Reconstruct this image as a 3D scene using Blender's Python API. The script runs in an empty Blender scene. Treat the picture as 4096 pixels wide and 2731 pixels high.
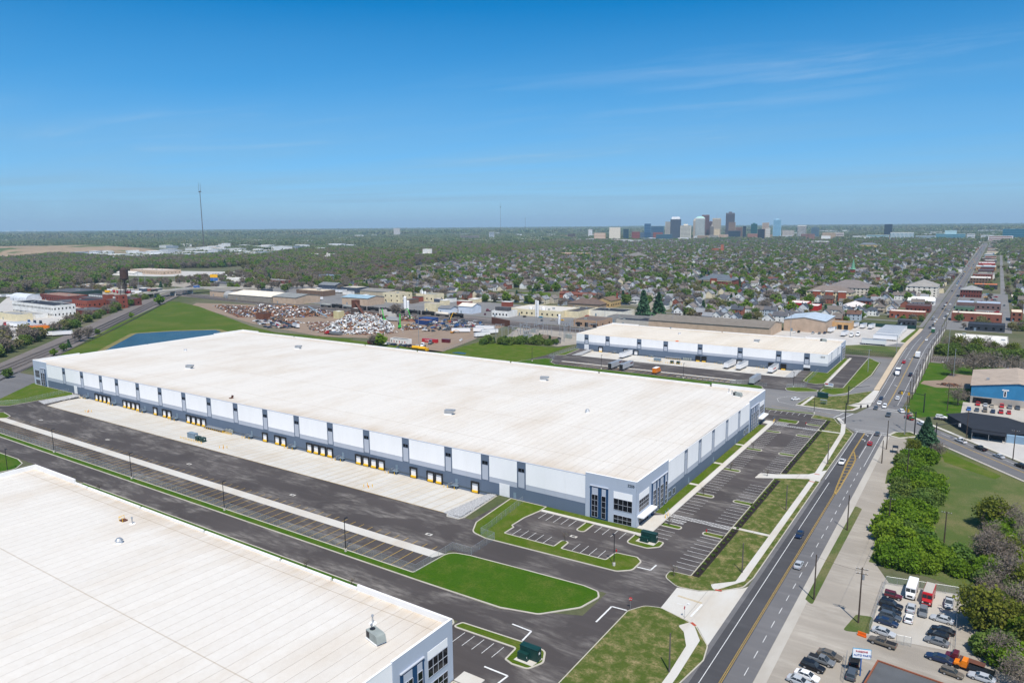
import bpy, bmesh, math, random
import numpy as np
from mathutils import Vector, Matrix
random.seed(7); rng = np.random.default_rng(11)
SC = bpy.context.scene
# ------------------------------------------------------------------ camera
F_PX, PITCH, ROLL, YAW, CAM_H = 2893.812, 0.1590035, -0.0082331, -0.5879670, 90.5
fw = np.array([math.sin(YAW)*math.cos(PITCH), math.cos(YAW)*math.cos(PITCH), -math.sin(PITCH)])
rt = np.array([math.cos(YAW), -math.sin(YAW), 0.0]); up = np.cross(rt, fw)
R2 = math.cos(ROLL)*rt + math.sin(ROLL)*up; U2 = -math.sin(ROLL)*rt + math.cos(ROLL)*up
cam_d = bpy.data.cameras.new('camera'); cam = bpy.data.objects.new('camera', cam_d); SC.collection.objects.link(cam)
cam_d.sensor_width = 36.0; cam_d.lens = F_PX/4096*36; cam_d.clip_start = 1.0; cam_d.clip_end = 90000.0
cam.matrix_world = Matrix(((R2[0], U2[0], -fw[0], 0), (R2[1], U2[1], -fw[1], 0), (R2[2], U2[2], -fw[2], CAM_H), (0, 0, 0, 1)))
SC.camera = cam
# ------------------------------------------------------------------ world: clear sky with thin cirrus
SUN_EL, SUN_AZ = math.radians(59), math.radians(-49)
sdir = Vector((math.cos(SUN_EL)*math.cos(SUN_AZ), math.cos(SUN_EL)*math.sin(SUN_AZ), math.sin(SUN_EL)))
W = bpy.data.worlds.new('World'); SC.world = W; W.use_nodes = True
nt = W.node_tree; N = nt.nodes; L = nt.links; N.clear()
def wn(t, **kw):
    n = N.new(t)
    for k, v in kw.items(): setattr(n, k, v)
    return n
out = wn('ShaderNodeOutputWorld'); bg = wn('ShaderNodeBackground'); bg.inputs[1].default_value = 0.125
sky = wn('ShaderNodeTexSky', sky_type='NISHITA', sun_disc=False, sun_elevation=SUN_EL, sun_rotation=math.atan2(sdir.x, sdir.y),
         altitude=200.0, air_density=0.55, dust_density=1.0, ozone_density=5.0)
hsv = wn('ShaderNodeHueSaturation'); hsv.inputs['Saturation'].default_value = 1.42; hsv.inputs['Value'].default_value = 1.20; hsv.inputs['Hue'].default_value = 0.488
gam = wn('ShaderNodeGamma'); gam.inputs[1].default_value = 1.0
L.new(sky.outputs[0], hsv.inputs['Color']); L.new(hsv.outputs[0], gam.inputs[0])
tc = wn('ShaderNodeTexCoord'); sep = wn('ShaderNodeSeparateXYZ'); L.new(tc.outputs['Generated'], sep.inputs[0])
# project the view direction on a flat cloud sheet
zz = wn('ShaderNodeMath', operation='MAXIMUM'); L.new(sep.outputs[2], zz.inputs[0]); zz.inputs[1].default_value = 0.03
vd = wn('ShaderNodeVectorMath', operation='DIVIDE'); cz = wn('ShaderNodeCombineXYZ')
for i in range(3): L.new(zz.outputs[0], cz.inputs[i])
L.new(tc.outputs['Generated'], vd.inputs[0]); L.new(cz.outputs[0], vd.inputs[1])
mp = wn('ShaderNodeMapping'); mp.inputs['Rotation'].default_value = (0, 0, 0.5); mp.inputs['Scale'].default_value = (0.16, 0.42, 0); mp.inputs['Location'].default_value = (-4.4, -0.7, 0)
L.new(vd.outputs[0], mp.inputs[0])
n1 = wn('ShaderNodeTexNoise'); n1.inputs['Scale'].default_value = 2.2; n1.inputs['Detail'].default_value = 9; n1.inputs['Roughness'].default_value = 0.62; n1.inputs['Distortion'].default_value = 0.6
n2 = wn('ShaderNodeTexNoise'); n2.inputs['Scale'].default_value = 0.75; n2.inputs['Detail'].default_value = 3
L.new(mp.outputs[0], n1.inputs[0]); L.new(mp.outputs[0], n2.inputs[0])
mr1 = wn('ShaderNodeMapRange'); mr1.inputs[1].default_value = 0.50; mr1.inputs[2].default_value = 0.80; L.new(n1.outputs[0], mr1.inputs[0])
mr2 = wn('ShaderNodeMapRange'); mr2.inputs[1].default_value = 0.50; mr2.inputs[2].default_value = 0.70; L.new(n2.outputs[0], mr2.inputs[0])
mu = wn('ShaderNodeMath', operation='MULTIPLY'); L.new(mr1.outputs[0], mu.inputs[0]); L.new(mr2.outputs[0], mu.inputs[1])
mu2 = wn('ShaderNodeMath', operation='MULTIPLY'); L.new(mu.outputs[0], mu2.inputs[0]); mu2.inputs[1].default_value = 0.6
mr3 = wn('ShaderNodeMapRange'); mr3.inputs[1].default_value = 0.03; mr3.inputs[2].default_value = 0.09; L.new(sep.outputs[2], mr3.inputs[0]); mu3 = wn('ShaderNodeMath', operation='MULTIPLY'); L.new(mu2.outputs[0], mu3.inputs[0]); L.new(mr3.outputs[0], mu3.inputs[1])
mix = wn('ShaderNodeMix', data_type='RGBA'); L.new(mu3.outputs[0], mix.inputs['Factor']); L.new(gam.outputs[0], mix.inputs['A']); mix.inputs['B'].default_value = (5.2, 5.9, 6.8, 1)
# thin high veil that pales the lower sky
ve = wn('ShaderNodeMapRange'); ve.inputs[1].default_value = 0.02; ve.inputs[2].default_value = 0.27; ve.inputs[3].default_value = 0.85; ve.inputs[4].default_value = 0.0; L.new(sep.outputs[2], ve.inputs[0])
vn = wn('ShaderNodeMapRange'); vn.inputs[1].default_value = 0.35; vn.inputs[2].default_value = 0.65; vn.inputs[3].default_value = 0.6; L.new(n2.outputs[0], vn.inputs[0]); vm = wn('ShaderNodeMath', operation='MULTIPLY'); L.new(ve.outputs[0], vm.inputs[0]); L.new(vn.outputs[0], vm.inputs[1])
mv = wn('ShaderNodeMix', data_type='RGBA'); L.new(vm.outputs[0], mv.inputs['Factor']); L.new(mix.outputs['Result'], mv.inputs['A']); mv.inputs['B'].default_value = (1.9, 3.4, 4.8, 1)
L.new(mv.outputs['Result'], bg.inputs[0]); L.new(bg.outputs[0], out.inputs[0])
# ------------------------------------------------------------------ sun
sl = bpy.data.lights.new('sun', 'SUN'); sl.energy = 4.5; sl.angle = math.radians(0.53); sl.color = (1.0, 0.945, 0.86)
sun = bpy.data.objects.new('sun', sl); SC.collection.objects.link(sun); sun.location = (0, 0, 400)
sun.rotation_euler = (-sdir).to_track_quat('-Z', 'Y').to_euler()
SC.view_settings.view_transform = 'Standard'; SC.view_settings.look = 'None'; SC.view_settings.exposure = 0.22; SC.view_settings.gamma = 1.0
SC.view_settings.use_curve_mapping = False
SC.cycles.use_denoising = True
SC.cycles.max_bounces = 5; SC.cycles.diffuse_bounces = 2; SC.cycles.glossy_bounces = 2; SC.cycles.transparent_max_bounces = 8; SC.cycles.volume_bounces = 0
SC.cycles.sample_clamp_indirect = 4.0
# ------------------------------------------------------------------ pixel -> ground
REG = {'a': (0, 800), 'b': (1000, 800), 'c': (2000, 800), 'd': (3000, 800), 'e': (0, 1400), 'f': (1000, 1400), 'g': (2000, 1400), 'h': (3000, 1400),
       'i': (0, 2031), 'j': (1000, 2031), 'k': (2000, 2031), 'l': (3000, 2031), 'A': (3400, 1300), 'B': (3650, 1050), 'C': (3500, 2200), 'D': (2500, 750), 'E': (1250, 1200), 'P': (0, 0)}
RSC = {'d': 1096/2352, 'h': 1096/2352, 'l': 1096/2352, 'A': 696/2347, 'B': 446/2331, 'C': 596/2336, 'D': 800/2352, 'E': 600/2352, 'P': 1.0}
def ray(r, x, y):
    s = RSC.get(r, 1100/2352); X = REG[r][0]+s*x; Y = REG[r][1]+s*y
    return fw + R2*(X-2048)/F_PX - U2*(Y-1365.5)/F_PX
def Z(r, x, y, z=0.0):
    d = ray(r, x, y); t = (z-CAM_H)/d[2]; return (float(d[0]*t), float(d[1]*t))
def AT(r, x, y, dist):
    """point on the pixel's ray at a given horizontal distance"""
    d = ray(r, x, y); t = dist/math.hypot(d[0], d[1]); return (float(d[0]*t), float(d[1]*t), float(CAM_H+d[2]*t))
# ------------------------------------------------------------------ mesh helpers
COL = SC.collection
class MB:
    def __init__(s): s.v = []; s.f = []; s.m = []
    def add(s, vs, fs, mi=0):
        b = len(s.v); s.v.extend([tuple(map(float, q)) for q in vs])
        for q in fs: s.f.append(tuple(b+i for i in q)); s.m.append(mi)
        return s
    def box(s, x0, y0, z0, x1, y1, z1, mi=0):
        return s.add([(x0,y0,z0),(x1,y0,z0),(x1,y1,z0),(x0,y1,z0),(x0,y0,z1),(x1,y0,z1),(x1,y1,z1),(x0,y1,z1)],
              [(0,3,2,1),(4,5,6,7),(0,1,5,4),(1,2,6,5),(2,3,7,6),(3,0,4,7)], mi)
    def poly(s, pts, z=0.0, mi=0):
        pts = ccw(pts); return s.add([(p[0], p[1], z if len(p) < 3 else p[2]) for p in pts], [tuple(range(len(pts)))], mi)
    def prism(s, pts, z0, z1, mi=0, mside=None):
        pts = ccw(pts); n = len(pts)
        s.add([(p[0], p[1], z1) for p in pts], [tuple(range(n))], mi)
        b = [(p[0], p[1], z0) for p in pts]+[(p[0], p[1], z1) for p in pts]
        return s.add(b, [(i, (i+1) % n, n+(i+1) % n, n+i) for i in range(n)], mi if mside is None else mside)
    def tube(s, p0, p1, r0, r1=None, n=6, mi=0, cap=True):
        r1 = r0 if r1 is None else r1; a = Vector(p0); b = Vector(p1); d = (b-a)
        if d.length < 1e-6: return s
        q = d.to_track_quat('Z', 'Y'); vs = []
        for (c, r) in ((a, r0), (b, r1)):
            for i in range(n):
                t = 2*math.pi*i/n; vs.append(c+q @ Vector((r*math.cos(t), r*math.sin(t), 0)))
        fs = [(i, (i+1) % n, n+(i+1) % n, n+i) for i in range(n)]
        if cap: fs += [tuple(range(n-1, -1, -1)), tuple(range(n, 2*n))]
        return s.add(vs, fs, mi)
    def strip(s, pts, w, z=0.0, mi=0):
        """flat ribbon along a polyline (2D or 3D points)"""
        P = [Vector((p[0], p[1], p[2] if len(p) > 2 else z)) for p in pts]; vs = []
        for i, p in enumerate(P):
            d = (P[min(i+1, len(P)-1)]-P[max(i-1, 0)]); n = Vector((-d.y, d.x, 0)).normalized()*w/2
            vs += [p+n, p-n]
        return s.add(vs, [(2*i, 2*i+1, 2*i+3, 2*i+2) for i in range(len(P)-1)], mi)
    def mesh(s, name, mats=(), smooth=False):
        me = bpy.data.meshes.new(name); me.from_pydata(s.v, [], s.f)
        for m in mats: me.materials.append(m)
        if len(mats) > 1: me.polygons.foreach_set('material_index', s.m)
        if smooth: me.polygons.foreach_set('use_smooth', [True]*len(me.polygons))
        me.update(); return me
    def obj(s, name, mats, parent=None, smooth=False, **kw):
        if not isinstance(mats, (list, tuple)): mats = [mats]
        return put(name, s.mesh(name, mats, smooth), parent, **kw)
def ccw(p):
    a = sum(p[i][0]*p[(i+1) % len(p)][1]-p[(i+1) % len(p)][0]*p[i][1] for i in range(len(p)))
    return list(p) if a > 0 else list(p)[::-1]
def put(name, data, parent=None, loc=None, rz=0.0, scale=None, label=None, cat=None, group=None, kind=None, paint=None):
    o = bpy.data.objects.new(name, data); COL.objects.link(o)
    if parent is not None: o.parent = parent
    if loc is not None: o.location = loc if len(loc) == 3 else (loc[0], loc[1], 0)
    if rz: o.rotation_euler = (0, 0, rz)
    if scale is not None: o.scale = scale if hasattr(scale, '__len__') else (scale,)*3
    if label: o['label'] = label
    if cat: o['category'] = cat
    if group: o['group'] = group
    if kind: o['kind'] = kind
    if paint is not None:
        o.material_slots[0].link = 'OBJECT'; o.material_slots[0].material = paint
    return o
def thing(name, label, cat, loc=(0, 0, 0), rz=0.0, group=None, scale=None):
    return put(name, None, None, loc, rz, scale, label, cat, group)
def rnd(pts, r, n=6):
    """round the corners of a polygon; r is one radius or a list"""
    out = []; k = len(pts)
    for i in range(k):
        R = r[i] if hasattr(r, '__len__') else r
        p = Vector(pts[i][:2]); a = Vector(pts[i-1][:2]); b = Vector(pts[(i+1) % k][:2])
        u = (a-p); v = (b-p); lu, lv = u.length, v.length
        if R <= 0.01 or lu < 1e-4 or lv < 1e-4: out.append(tuple(p)); continue
        u /= lu; v /= lv; c = max(-0.9999, min(0.9999, u.dot(v))); th = math.acos(c)
        if th > 3.05: out.append(tuple(p)); continue
        d = min(R/math.tan(th/2), lu*0.49, lv*0.49)
        A = p+u*d; B = p+v*d
        for j in range(n+1):
            t = j/n; q = A*(1-t)**2+p*2*t*(1-t)+B*t*t; out.append((q.x, q.y))
    return out
def inset(pts, d):
    pts = ccw(pts); n = len(pts); out = []
    for i in range(n):
        p = Vector(pts[i][:2]); a = Vector(pts[i-1][:2]); b = Vector(pts[(i+1) % n][:2])
        e1 = (p-a); e2 = (b-p)
        if e1.length < 1e-5 or e2.length < 1e-5: out.append(tuple(p)); continue
        n1 = Vector((-e1.y, e1.x)).normalized(); n2 = Vector((-e2.y, e2.x)).normalized(); m = n1+n2
        if m.length < 1e-3: m = n1
        m.normalize(); out.append(tuple(p+m*(d/max(0.35, m.dot(n1)))))
    return out
# ------------------------------------------------------------------ materials
def lin(r, g, b):
    return tuple(((c/255)/12.92 if c/255 <= 0.04045 else ((c/255+0.055)/1.055)**2.4) for c in (r, g, b))
class NB:
    """small node-graph helper for one material"""
    def __init__(s, name):
        s.m = bpy.data.materials.new(name); s.m.use_nodes = True; s.t = s.m.node_tree; s.n = s.t.nodes; s.l = s.t.links
        s.p = s.n['Principled BSDF']; s.geo = None
    def new(s, t, **kw):
        n = s.n.new(t)
        for k, v in kw.items(): setattr(n, k, v)
        return n
    def pos(s):
        if s.geo is None: s.geo = s.new('ShaderNodeNewGeometry')
        return s.geo.outputs['Position']
    def mapping(s, scale=(1, 1, 1), rot=(0, 0, 0)):
        m = s.new('ShaderNodeMapping'); m.inputs['Scale'].default_value = scale; m.inputs['Rotation'].default_value = rot; s.l.new(s.pos(), m.inputs[0]); return m.outputs[0]
    def noise(s, scale, detail=4, rough=0.55, vec=None, dist=0.0):
        n = s.new('ShaderNodeTexNoise'); n.inputs['Scale'].default_value = scale; n.inputs['Detail'].default_value = detail; n.inputs['Roughness'].default_value = rough; n.inputs['Distortion'].default_value = dist
        s.l.new(vec if vec is not None else s.pos(), n.inputs[0]); return n.outputs[0]
    def rng(s, v, a, b, c=0.0, d=1.0):
        n = s.new('ShaderNodeMapRange'); n.inputs[1].default_value = a; n.inputs[2].default_value = b; n.inputs[3].default_value = c; n.inputs[4].default_value = d; s.l.new(v, n.inputs[0]); return n.outputs[0]
    def math(s, op, a, b=None):
        n = s.new('ShaderNodeMath', operation=op)
        for i, v in enumerate((a, b)):
            if v is None: continue
            if isinstance(v, (int, float)): n.inputs[i].default_value = v
            else: s.l.new(v, n.inputs[i])
        return n.outputs[0]
    def mix(s, f, a, b, blend='MIX'):
        n = s.new('ShaderNodeMix', data_type='RGBA', blend_type=blend)
        if isinstance(f, (int, float)): n.inputs['Factor'].default_value = f
        else: s.l.new(f, n.inputs['Factor'])
        for k, v in (('A', a), ('B', b)):
            if isinstance(v, (tuple, list)): n.inputs[k].default_value = (*v[:3], 1)
            else: s.l.new(v, n.inputs[k])
        return n.outputs['Result']
    def orand(s):
        return s.new('ShaderNodeObjectInfo').outputs['Random']
    def sepv(s, v=None):
        n = s.new('ShaderNodeSeparateXYZ'); s.l.new(v if v is not None else s.pos(), n.inputs[0]); return n.outputs
    def done(s, col, rough=0.85, spec=0.3, metal=0.0, bump=None, bs=0.3, bd=0.05):
        if isinstance(col, (tuple, list)): s.p.inputs['Base Color'].default_value = (*col[:3], 1)
        else: s.l.new(col, s.p.inputs['Base Color'])
        if isinstance(rough, (int, float)): s.p.inputs['Roughness'].default_value = rough
        else: s.l.new(rough, s.p.inputs['Roughness'])
        s.p.inputs['Specular IOR Level'].default_value = spec; s.p.inputs['Metallic'].default_value = metal
        if bump is not None:
            b = s.new('ShaderNodeBump'); b.inputs['Strength'].default_value = bs; b.inputs['Distance'].default_value = bd; s.l.new(bump, b.inputs['Height']); s.l.new(b.outputs[0], s.p.inputs['Normal'])
        return s.m
def plain(name, c, rough=0.7, spec=0.3, metal=0.0, var=0.12, scale=0.6, dirt=None):
    """a colour with soft large-scale and fine mottling"""
    b = NB(name); n = b.noise(scale, 5); c2 = tuple(x*(1-var*1.6) for x in c) if dirt is None else dirt
    col = b.mix(b.rng(n, 0.35, 0.7), c, c2); n2 = b.noise(scale*9, 3)
    col = b.mix(b.rng(n2, 0.3, 0.75, 0, var*0.9), col, tuple(x*0.6 for x in c))
    return b.done(col, rough, spec, metal)
def asphalt(name, c, dust, stain=0.5, grain=0.25):
    b = NB(name)
    big = b.noise(0.035, 4); mid = b.noise(0.9, 5, 0.6, b.mapping((0.22, 1.0, 1))); fine = b.noise(7.0, 3, 0.7)
    col = b.mix(b.rng(big, 0.3, 0.7), c, tuple(x*1.35 for x in c))
    blot = b.noise(0.09, 6, 0.62, b.mapping((0.55, 1.3, 1)), 0.4)
    f = b.math('MULTIPLY', b.rng(blot, 0.47, 0.66), b.rng(mid, 0.35, 0.65)); f = b.math('MULTIPLY', f, stain)
    col = b.mix(f, col, dust)
    col = b.mix(b.rng(fine, 0.3, 0.7, 0, grain), col, tuple(x*0.45 for x in c))
    trk = b.noise(0.5, 3, 0.5, b.mapping((0.03, 0.9, 1)))
    col = b.mix(b.rng(trk, 0.52, 0.7, 0, 0.22), col, tuple(x*1.7 for x in c))
    return b.done(col, 0.9, 0.2, bump=fine, bs=0.25)
def concrete(name, c, joint=None, stain=(0.42, 0.33, 0.22)):
    b = NB(name); n = b.noise(0.12, 5, 0.6, b.mapping((1, 0.5, 1))); f = b.noise(3.0, 4)
    col = b.mix(b.rng(n, 0.42, 0.75, 0, 0.5), c, stain); col = b.mix(b.rng(f, 0.35, 0.7, 0, 0.14), col, tuple(x*0.6 for x in c))
    if joint:
        s = b.sepv()
        for ax, st in ((0, joint[0]), (1, joint[1])):
            m = b.math('FRACT', b.math('DIVIDE', s[ax], st)); e = b.math('LESS_THAN', b.math('ABSOLUTE', b.math('SUBTRACT', m, 0.5)), 0.09/st)
            col = b.mix(b.math('MULTIPLY', e, 0.4), col, tuple(x*0.4 for x in c))
    return b.done(col, 0.85, 0.25)
def grass(name, c1, c2, dry, dryamt=0.3, stripe=None, scale=0.15):
    b = NB(name); n = b.noise(scale, 6, 0.65); f = b.noise(2.2, 4, 0.7); g = b.noise(9.0, 2, 0.6)
    col = b.mix(b.rng(f, 0.3, 0.7), c1, c2)
    if stripe:
        w = b.new('ShaderNodeTexWave', wave_type='BANDS', bands_direction='X'); w.inputs['Scale'].default_value = stripe[0]; w.inputs['Distortion'].default_value = 1.2; w.inputs['Detail'].default_value = 2
        b.l.new(b.mapping((1, 1, 1), (0, 0, stripe[1])), w.inputs[0]); col = b.mix(b.rng(w.outputs[1], 0.2, 0.8, 0, 0.5), col, tuple(x*1.5 for x in c2))
    d = b.math('MULTIPLY', b.rng(n, 0.45, 0.66), b.rng(f, 0.3, 0.6)); col = b.mix(b.math('MULTIPLY', d, dryamt), col, dry)
    col = b.mix(b.rng(g, 0.35, 0.75, 0, 0.35), col, tuple(x*0.4 for x in c1))
    return b.done(col, 0.95, 0.1, bump=g, bs=0.6, bd=0.15)
M = {}
M['asphalt'] = asphalt('asphalt_new', (0.062, 0.054, 0.052), (0.25, 0.23, 0.21), 1.0)
M['asphalt2'] = asphalt('asphalt_lane', (0.060, 0.059, 0.062), (0.14, 0.14, 0.14), 0.3)
M['asphalt_old'] = asphalt('asphalt_old', (0.165, 0.162, 0.160), (0.27, 0.25, 0.23), 0.6, 0.3)
M['asphalt_mid'] = asphalt('asphalt_weathered', (0.125, 0.122, 0.124), (0.22, 0.21, 0.20), 0.5)
M['conc'] = concrete('concrete', (0.55, 0.53, 0.485))
M['conc_slab'] = concrete('concrete_slab', (0.55, 0.53, 0.485), (3.7, 5.4))
M['conc_old'] = concrete('concrete_old', (0.44, 0.41, 0.36), None, (0.27, 0.23, 0.18))
M['kerb'] = plain('kerb_concrete', (0.50, 0.465, 0.39), var=0.12, scale=0.3)
M['gravel'] = asphalt('gravel', (0.285, 0.255, 0.215), (0.46, 0.42, 0.36), 0.9, 0.35)
M['gravel2'] = concrete('limestone_gravel', (0.48, 0.46, 0.43), None, (0.33, 0.30, 0.27))
M['rock'] = plain('riprap', (0.50, 0.50, 0.50), var=0.35, scale=2.5)
M['dirt'] = concrete('dirt', (0.27, 0.20, 0.145), None, (0.16, 0.12, 0.09))
M['ballast'] = concrete('ballast', (0.155, 0.135, 0.125), None, (0.25, 0.22, 0.19))
M['mulch'] = plain('mulch', (0.030, 0.020, 0.015), var=0.4, scale=3.0)
M['lawn'] = grass('lawn', (0.044, 0.086, 0.004), (0.074, 0.120, 0.007), (0.22, 0.18, 0.07), 0.55, (0.45, 0.6))
M['lawn_vivid'] = grass('lawn_vivid', (0.030, 0.092, 0.003), (0.060, 0.128, 0.005), (0.17, 0.16, 0.04), 0.5)
M['lawn_dry'] = grass('lawn_patchy', (0.062, 0.098, 0.014), (0.095, 0.122, 0.026), (0.33, 0.26, 0.13), 1.0, None, 0.35)
M['field'] = grass('field', (0.060, 0.100, 0.022), (0.105, 0.140, 0.040), (0.26, 0.20, 0.11), 0.8, None, 0.05)
M['white_paint'] = plain('white_paint', (0.78, 0.78, 0.76), var=0.2, scale=2.0)
M['yellow_paint'] = plain('yellow_paint', (0.60, 0.38, 0.06), var=0.2, scale=2.0)
M['yellow'] = plain('safety_yellow', (0.85, 0.50, 0.01), var=0.1)
def wallmat(name, c):
    b = NB(name); n = b.noise(0.25, 4, 0.6, b.mapping((1, 1, 0.25))); f = b.noise(4, 3)
    col = b.mix(b.rng(n, 0.4, 0.8, 0, 0.22), c, tuple(x*0.72 for x in c)); col = b.mix(b.rng(f, 0.3, 0.7, 0, 0.06), col, tuple(x*0.5 for x in c)); return b.done(col, 0.75, 0.25)
M['w_white'] = wallmat('panel_white', (0.90, 0.89, 0.88)); M['w_light'] = wallmat('panel_light_grey', (0.44, 0.47, 0.53)); M['w_dark'] = wallmat('panel_slate_blue', (0.118, 0.155, 0.215))
M['w_corner'] = wallmat('panel_blue_grey', (0.42, 0.47, 0.55)); M['navy'] = wallmat('panel_navy', (0.012, 0.055, 0.135)); M['w_inner'] = wallmat('parapet_membrane', (0.80, 0.79, 0.77))
def glassm(name, c=(0.012, 0.014, 0.018), rough=0.06):
    b = NB(name); n = b.noise(0.5, 2); return b.done(b.mix(b.rng(n, 0.3, 0.7), c, tuple(x*2.2 for x in c)), rough, 0.28)
M['glass'] = glassm('dark_glass', (0.004, 0.005, 0.007), 0.1); M['carglass'] = glassm('car_glass', (0.02, 0.025, 0.03), 0.05)
M['metal'] = plain('galvanised_steel', (0.42, 0.44, 0.46), 0.45, 0.4, 0.5); M['steel_blue'] = plain('painted_steel', (0.20, 0.27, 0.33), 0.5)
M['black'] = plain('black_rubber', (0.018, 0.018, 0.020), 0.7); M['darkmetal'] = plain('dark_bronze_metal', (0.022, 0.022, 0.026), 0.5); M['rubber'] = plain('tyre', (0.014, 0.014, 0.015), 0.8)
M['hvac'] = plain('hvac_grey', (0.30, 0.33, 0.31), 0.55); M['door_white'] = plain('door_white', (0.82, 0.82, 0.82), 0.5, var=0.05); M['cabinet'] = plain('cabinet_green', (0.008, 0.045, 0.040), 0.4)
M['wood'] = plain('creosote_wood', (0.085, 0.062, 0.048), 0.9, var=0.3, scale=1.5); M['wood_grey'] = plain('weathered_pole', (0.13, 0.115, 0.10), 0.9, var=0.3)
M['rust'] = plain('rust', (0.16, 0.055, 0.03), 0.85, var=0.5, scale=0.8, dirt=(0.09, 0.05, 0.04)); M['red'] = plain('red_paint', (0.50, 0.012, 0.014), 0.45); M['orange'] = plain('orange_paint', (0.80, 0.14, 0.01), 0.5)
def roofmat(name, c, stain, W_):
    b = NB(name); tc_ = b.new('ShaderNodeTexCoord'); s = b.sepv(tc_.outputs['Object']); r = b.orand()
    col = b.mix(b.rng(r, 0, 1, 0, 0.35), c, tuple(x*0.88 for x in c))
    n = b.noise(0.045, 6, 0.65, b.mapping((1, 0.45, 1))); col = b.mix(b.rng(n, 0.46, 0.74, 0, 0.42), col, stain)
    e = b.math('MINIMUM', s[1], b.math('SUBTRACT', W_, s[1])); dr = b.noise(0.35, 5, 0.7, b.mapping((1, 0.12, 1)))
    col = b.mix(b.math('MULTIPLY', b.rng(e, 0.3, 9.0, 1, 0), b.rng(dr, 0.3, 0.7, 0.1, 0.75)), col, stain)
    lap = b.math('LESS_THAN', b.math('ABSOLUTE', b.math('SUBTRACT', b.math('FRACT', b.math('DIVIDE', s[1], 30.48)), 0.5)), 0.004)
    col = b.mix(b.math('MULTIPLY', lap, 0.55), col, tuple(x*0.75 for x in stain))
    f = b.noise(0.6, 5, 0.7); col = b.mix(b.rng(f, 0.4, 0.8, 0, 0.16), col, tuple(x*0.8 for x in stain))
    return b.done(col, 0.75, 0.2)
M['roof'] = roofmat('roof_membrane', (0.65, 0.615, 0.56), (0.45, 0.35, 0.24), 144.0); M['roof_near'] = roofmat('roof_membrane_near', (0.65, 0.615, 0.56), (0.45, 0.35, 0.24), 110.1); M['roof_seam'] = plain('roof_seam', (0.26, 0.21, 0.16), var=0.3, scale=0.2)
M['roof_tan'] = roofmat('roof_membrane_tan', (0.66, 0.60, 0.51), (0.47, 0.37, 0.25), 60.0)
def fencemat():
    b = NB('chain_link'); t = b.new('ShaderNodeBsdfTransparent'); mx = b.new('ShaderNodeMixShader'); mx.inputs[0].default_value = 0.17
    b.done((0.40, 0.46, 0.47), 0.5, 0.4); o = b.n['Material Output']; b.l.new(t.outputs[0], mx.inputs[1]); b.l.new(b.p.outputs[0], mx.inputs[2]); b.l.new(mx.outputs[0], o.inputs[0]); return b.m
M['fence'] = fencemat()
# ================================================================== GROUND AND SITE PAVING
def ground_sheet():
    b = NB('open_ground'); n = b.noise(0.004, 6, 0.6); n2 = b.noise(0.03, 6, 0.65); n3 = b.noise(0.6, 4, 0.6)
    c = b.mix(b.rng(n2, 0.35, 0.65), (0.060, 0.085, 0.030), (0.125, 0.120, 0.065)); c = b.mix(b.rng(n, 0.45, 0.62, 0, 0.7), c, (0.20, 0.175, 0.135))
    c = b.mix(b.rng(n3, 0.35, 0.7, 0, 0.4), c, (0.045, 0.055, 0.028)); m = b.done(c, 0.95, 0.1)
    xs = [-26000, -468, -416.6, -240, -134.4, -97, 26000]; ys = [-200, 171, 192.6, 441, 467.3, 30000]
    mb = MB()
    for i in range(len(xs)-1):
        for j in range(len(ys)-1):
            cx, cy = (xs[i]+xs[i+1])/2, (ys[j]+ys[j+1])/2
            if (-416.6 < cx < -134.4 and 171 < cy < 192.6) or (-240 < cx < -97 and 441 < cy < 467.3): continue
            mb.add([(xs[i], ys[j], -0.06), (xs[i+1], ys[j], -0.06), (xs[i+1], ys[j+1], -0.06), (xs[i], ys[j+1], -0.06)], [(0, 1, 2, 3)])
    mb.obj('ground', m, kind='structure')
ground_sheet()
def sheet(name, pts, mat, z=0.0, r=0):
    p = rnd(pts, r) if r else pts
    return MB().poly(p, z).obj(name, M[mat], kind='structure')
def island(pts, mat='lawn', r=0.0, kerb=0.42, z=0.0, name='lawn', h=0.13):
    p = rnd(pts, r) if r else ccw(pts)
    o = MB().poly(inset(p, kerb), z+h+0.015).obj(name, M[mat], kind='structure')
    MB().prism(p, z-0.2, z+h).obj('kerb', M['kerb'], o)
    return o
def lines(parent, segs, w, mat='white_paint', name='parking_line', z=0.012):
    cache = {}
    for (a, b) in segs:
        d = (b[0]-a[0], b[1]-a[1]); Ln = round(math.hypot(*d), 2)
        if Ln not in cache: cache[Ln] = MB().add([(0, -w/2, 0), (Ln, -w/2, 0), (Ln, w/2, 0), (0, w/2, 0)], [(0, 1, 2, 3)]).mesh(name, [M[mat]])
        put(name, cache[Ln], parent, (a[0], a[1], z+(a[2] if len(a) > 2 else 0)), math.atan2(d[1], d[0]))
# --- truck court of the long warehouse
yard = sheet('truck_court', [(-425, 134.6), (-122, 134.6), (-122, 150), (-116, 151), (-60, 153), (-60, 172), (-59.5, 172), (-59.5, 352), (-66.2, 352), (-66.2, 359.5), (-88.5, 358.5), (-88.5, 337.4), (-83.8, 337.4), (-83.8, 192.7), (-129.4, 192.7), (-129.6, 170.9), (-405, 170.9), (-417, 192.7), (-425, 192.7), (-440, 160)], 'asphalt')
road = sheet('access_road', [(-560, 122.2), (-560, 131.6), (-92, 131.9), (-74, 140), (-74, 153.2), (-60.2, 153.3), (-66.3, 148), (-66.3, 90), (-84.4, 90), (-84.4, 122.2)], 'asphalt', 0.012)
MB().add([(-416.4, 170.9, 0), (-134.3, 170.9, 0), (-134.3, 192.7, -1.2), (-416.4, 192.7, -1.2)], [(0, 1, 2, 3)]).obj('dock_apron', M['conc_slab'], kind='structure')
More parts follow.
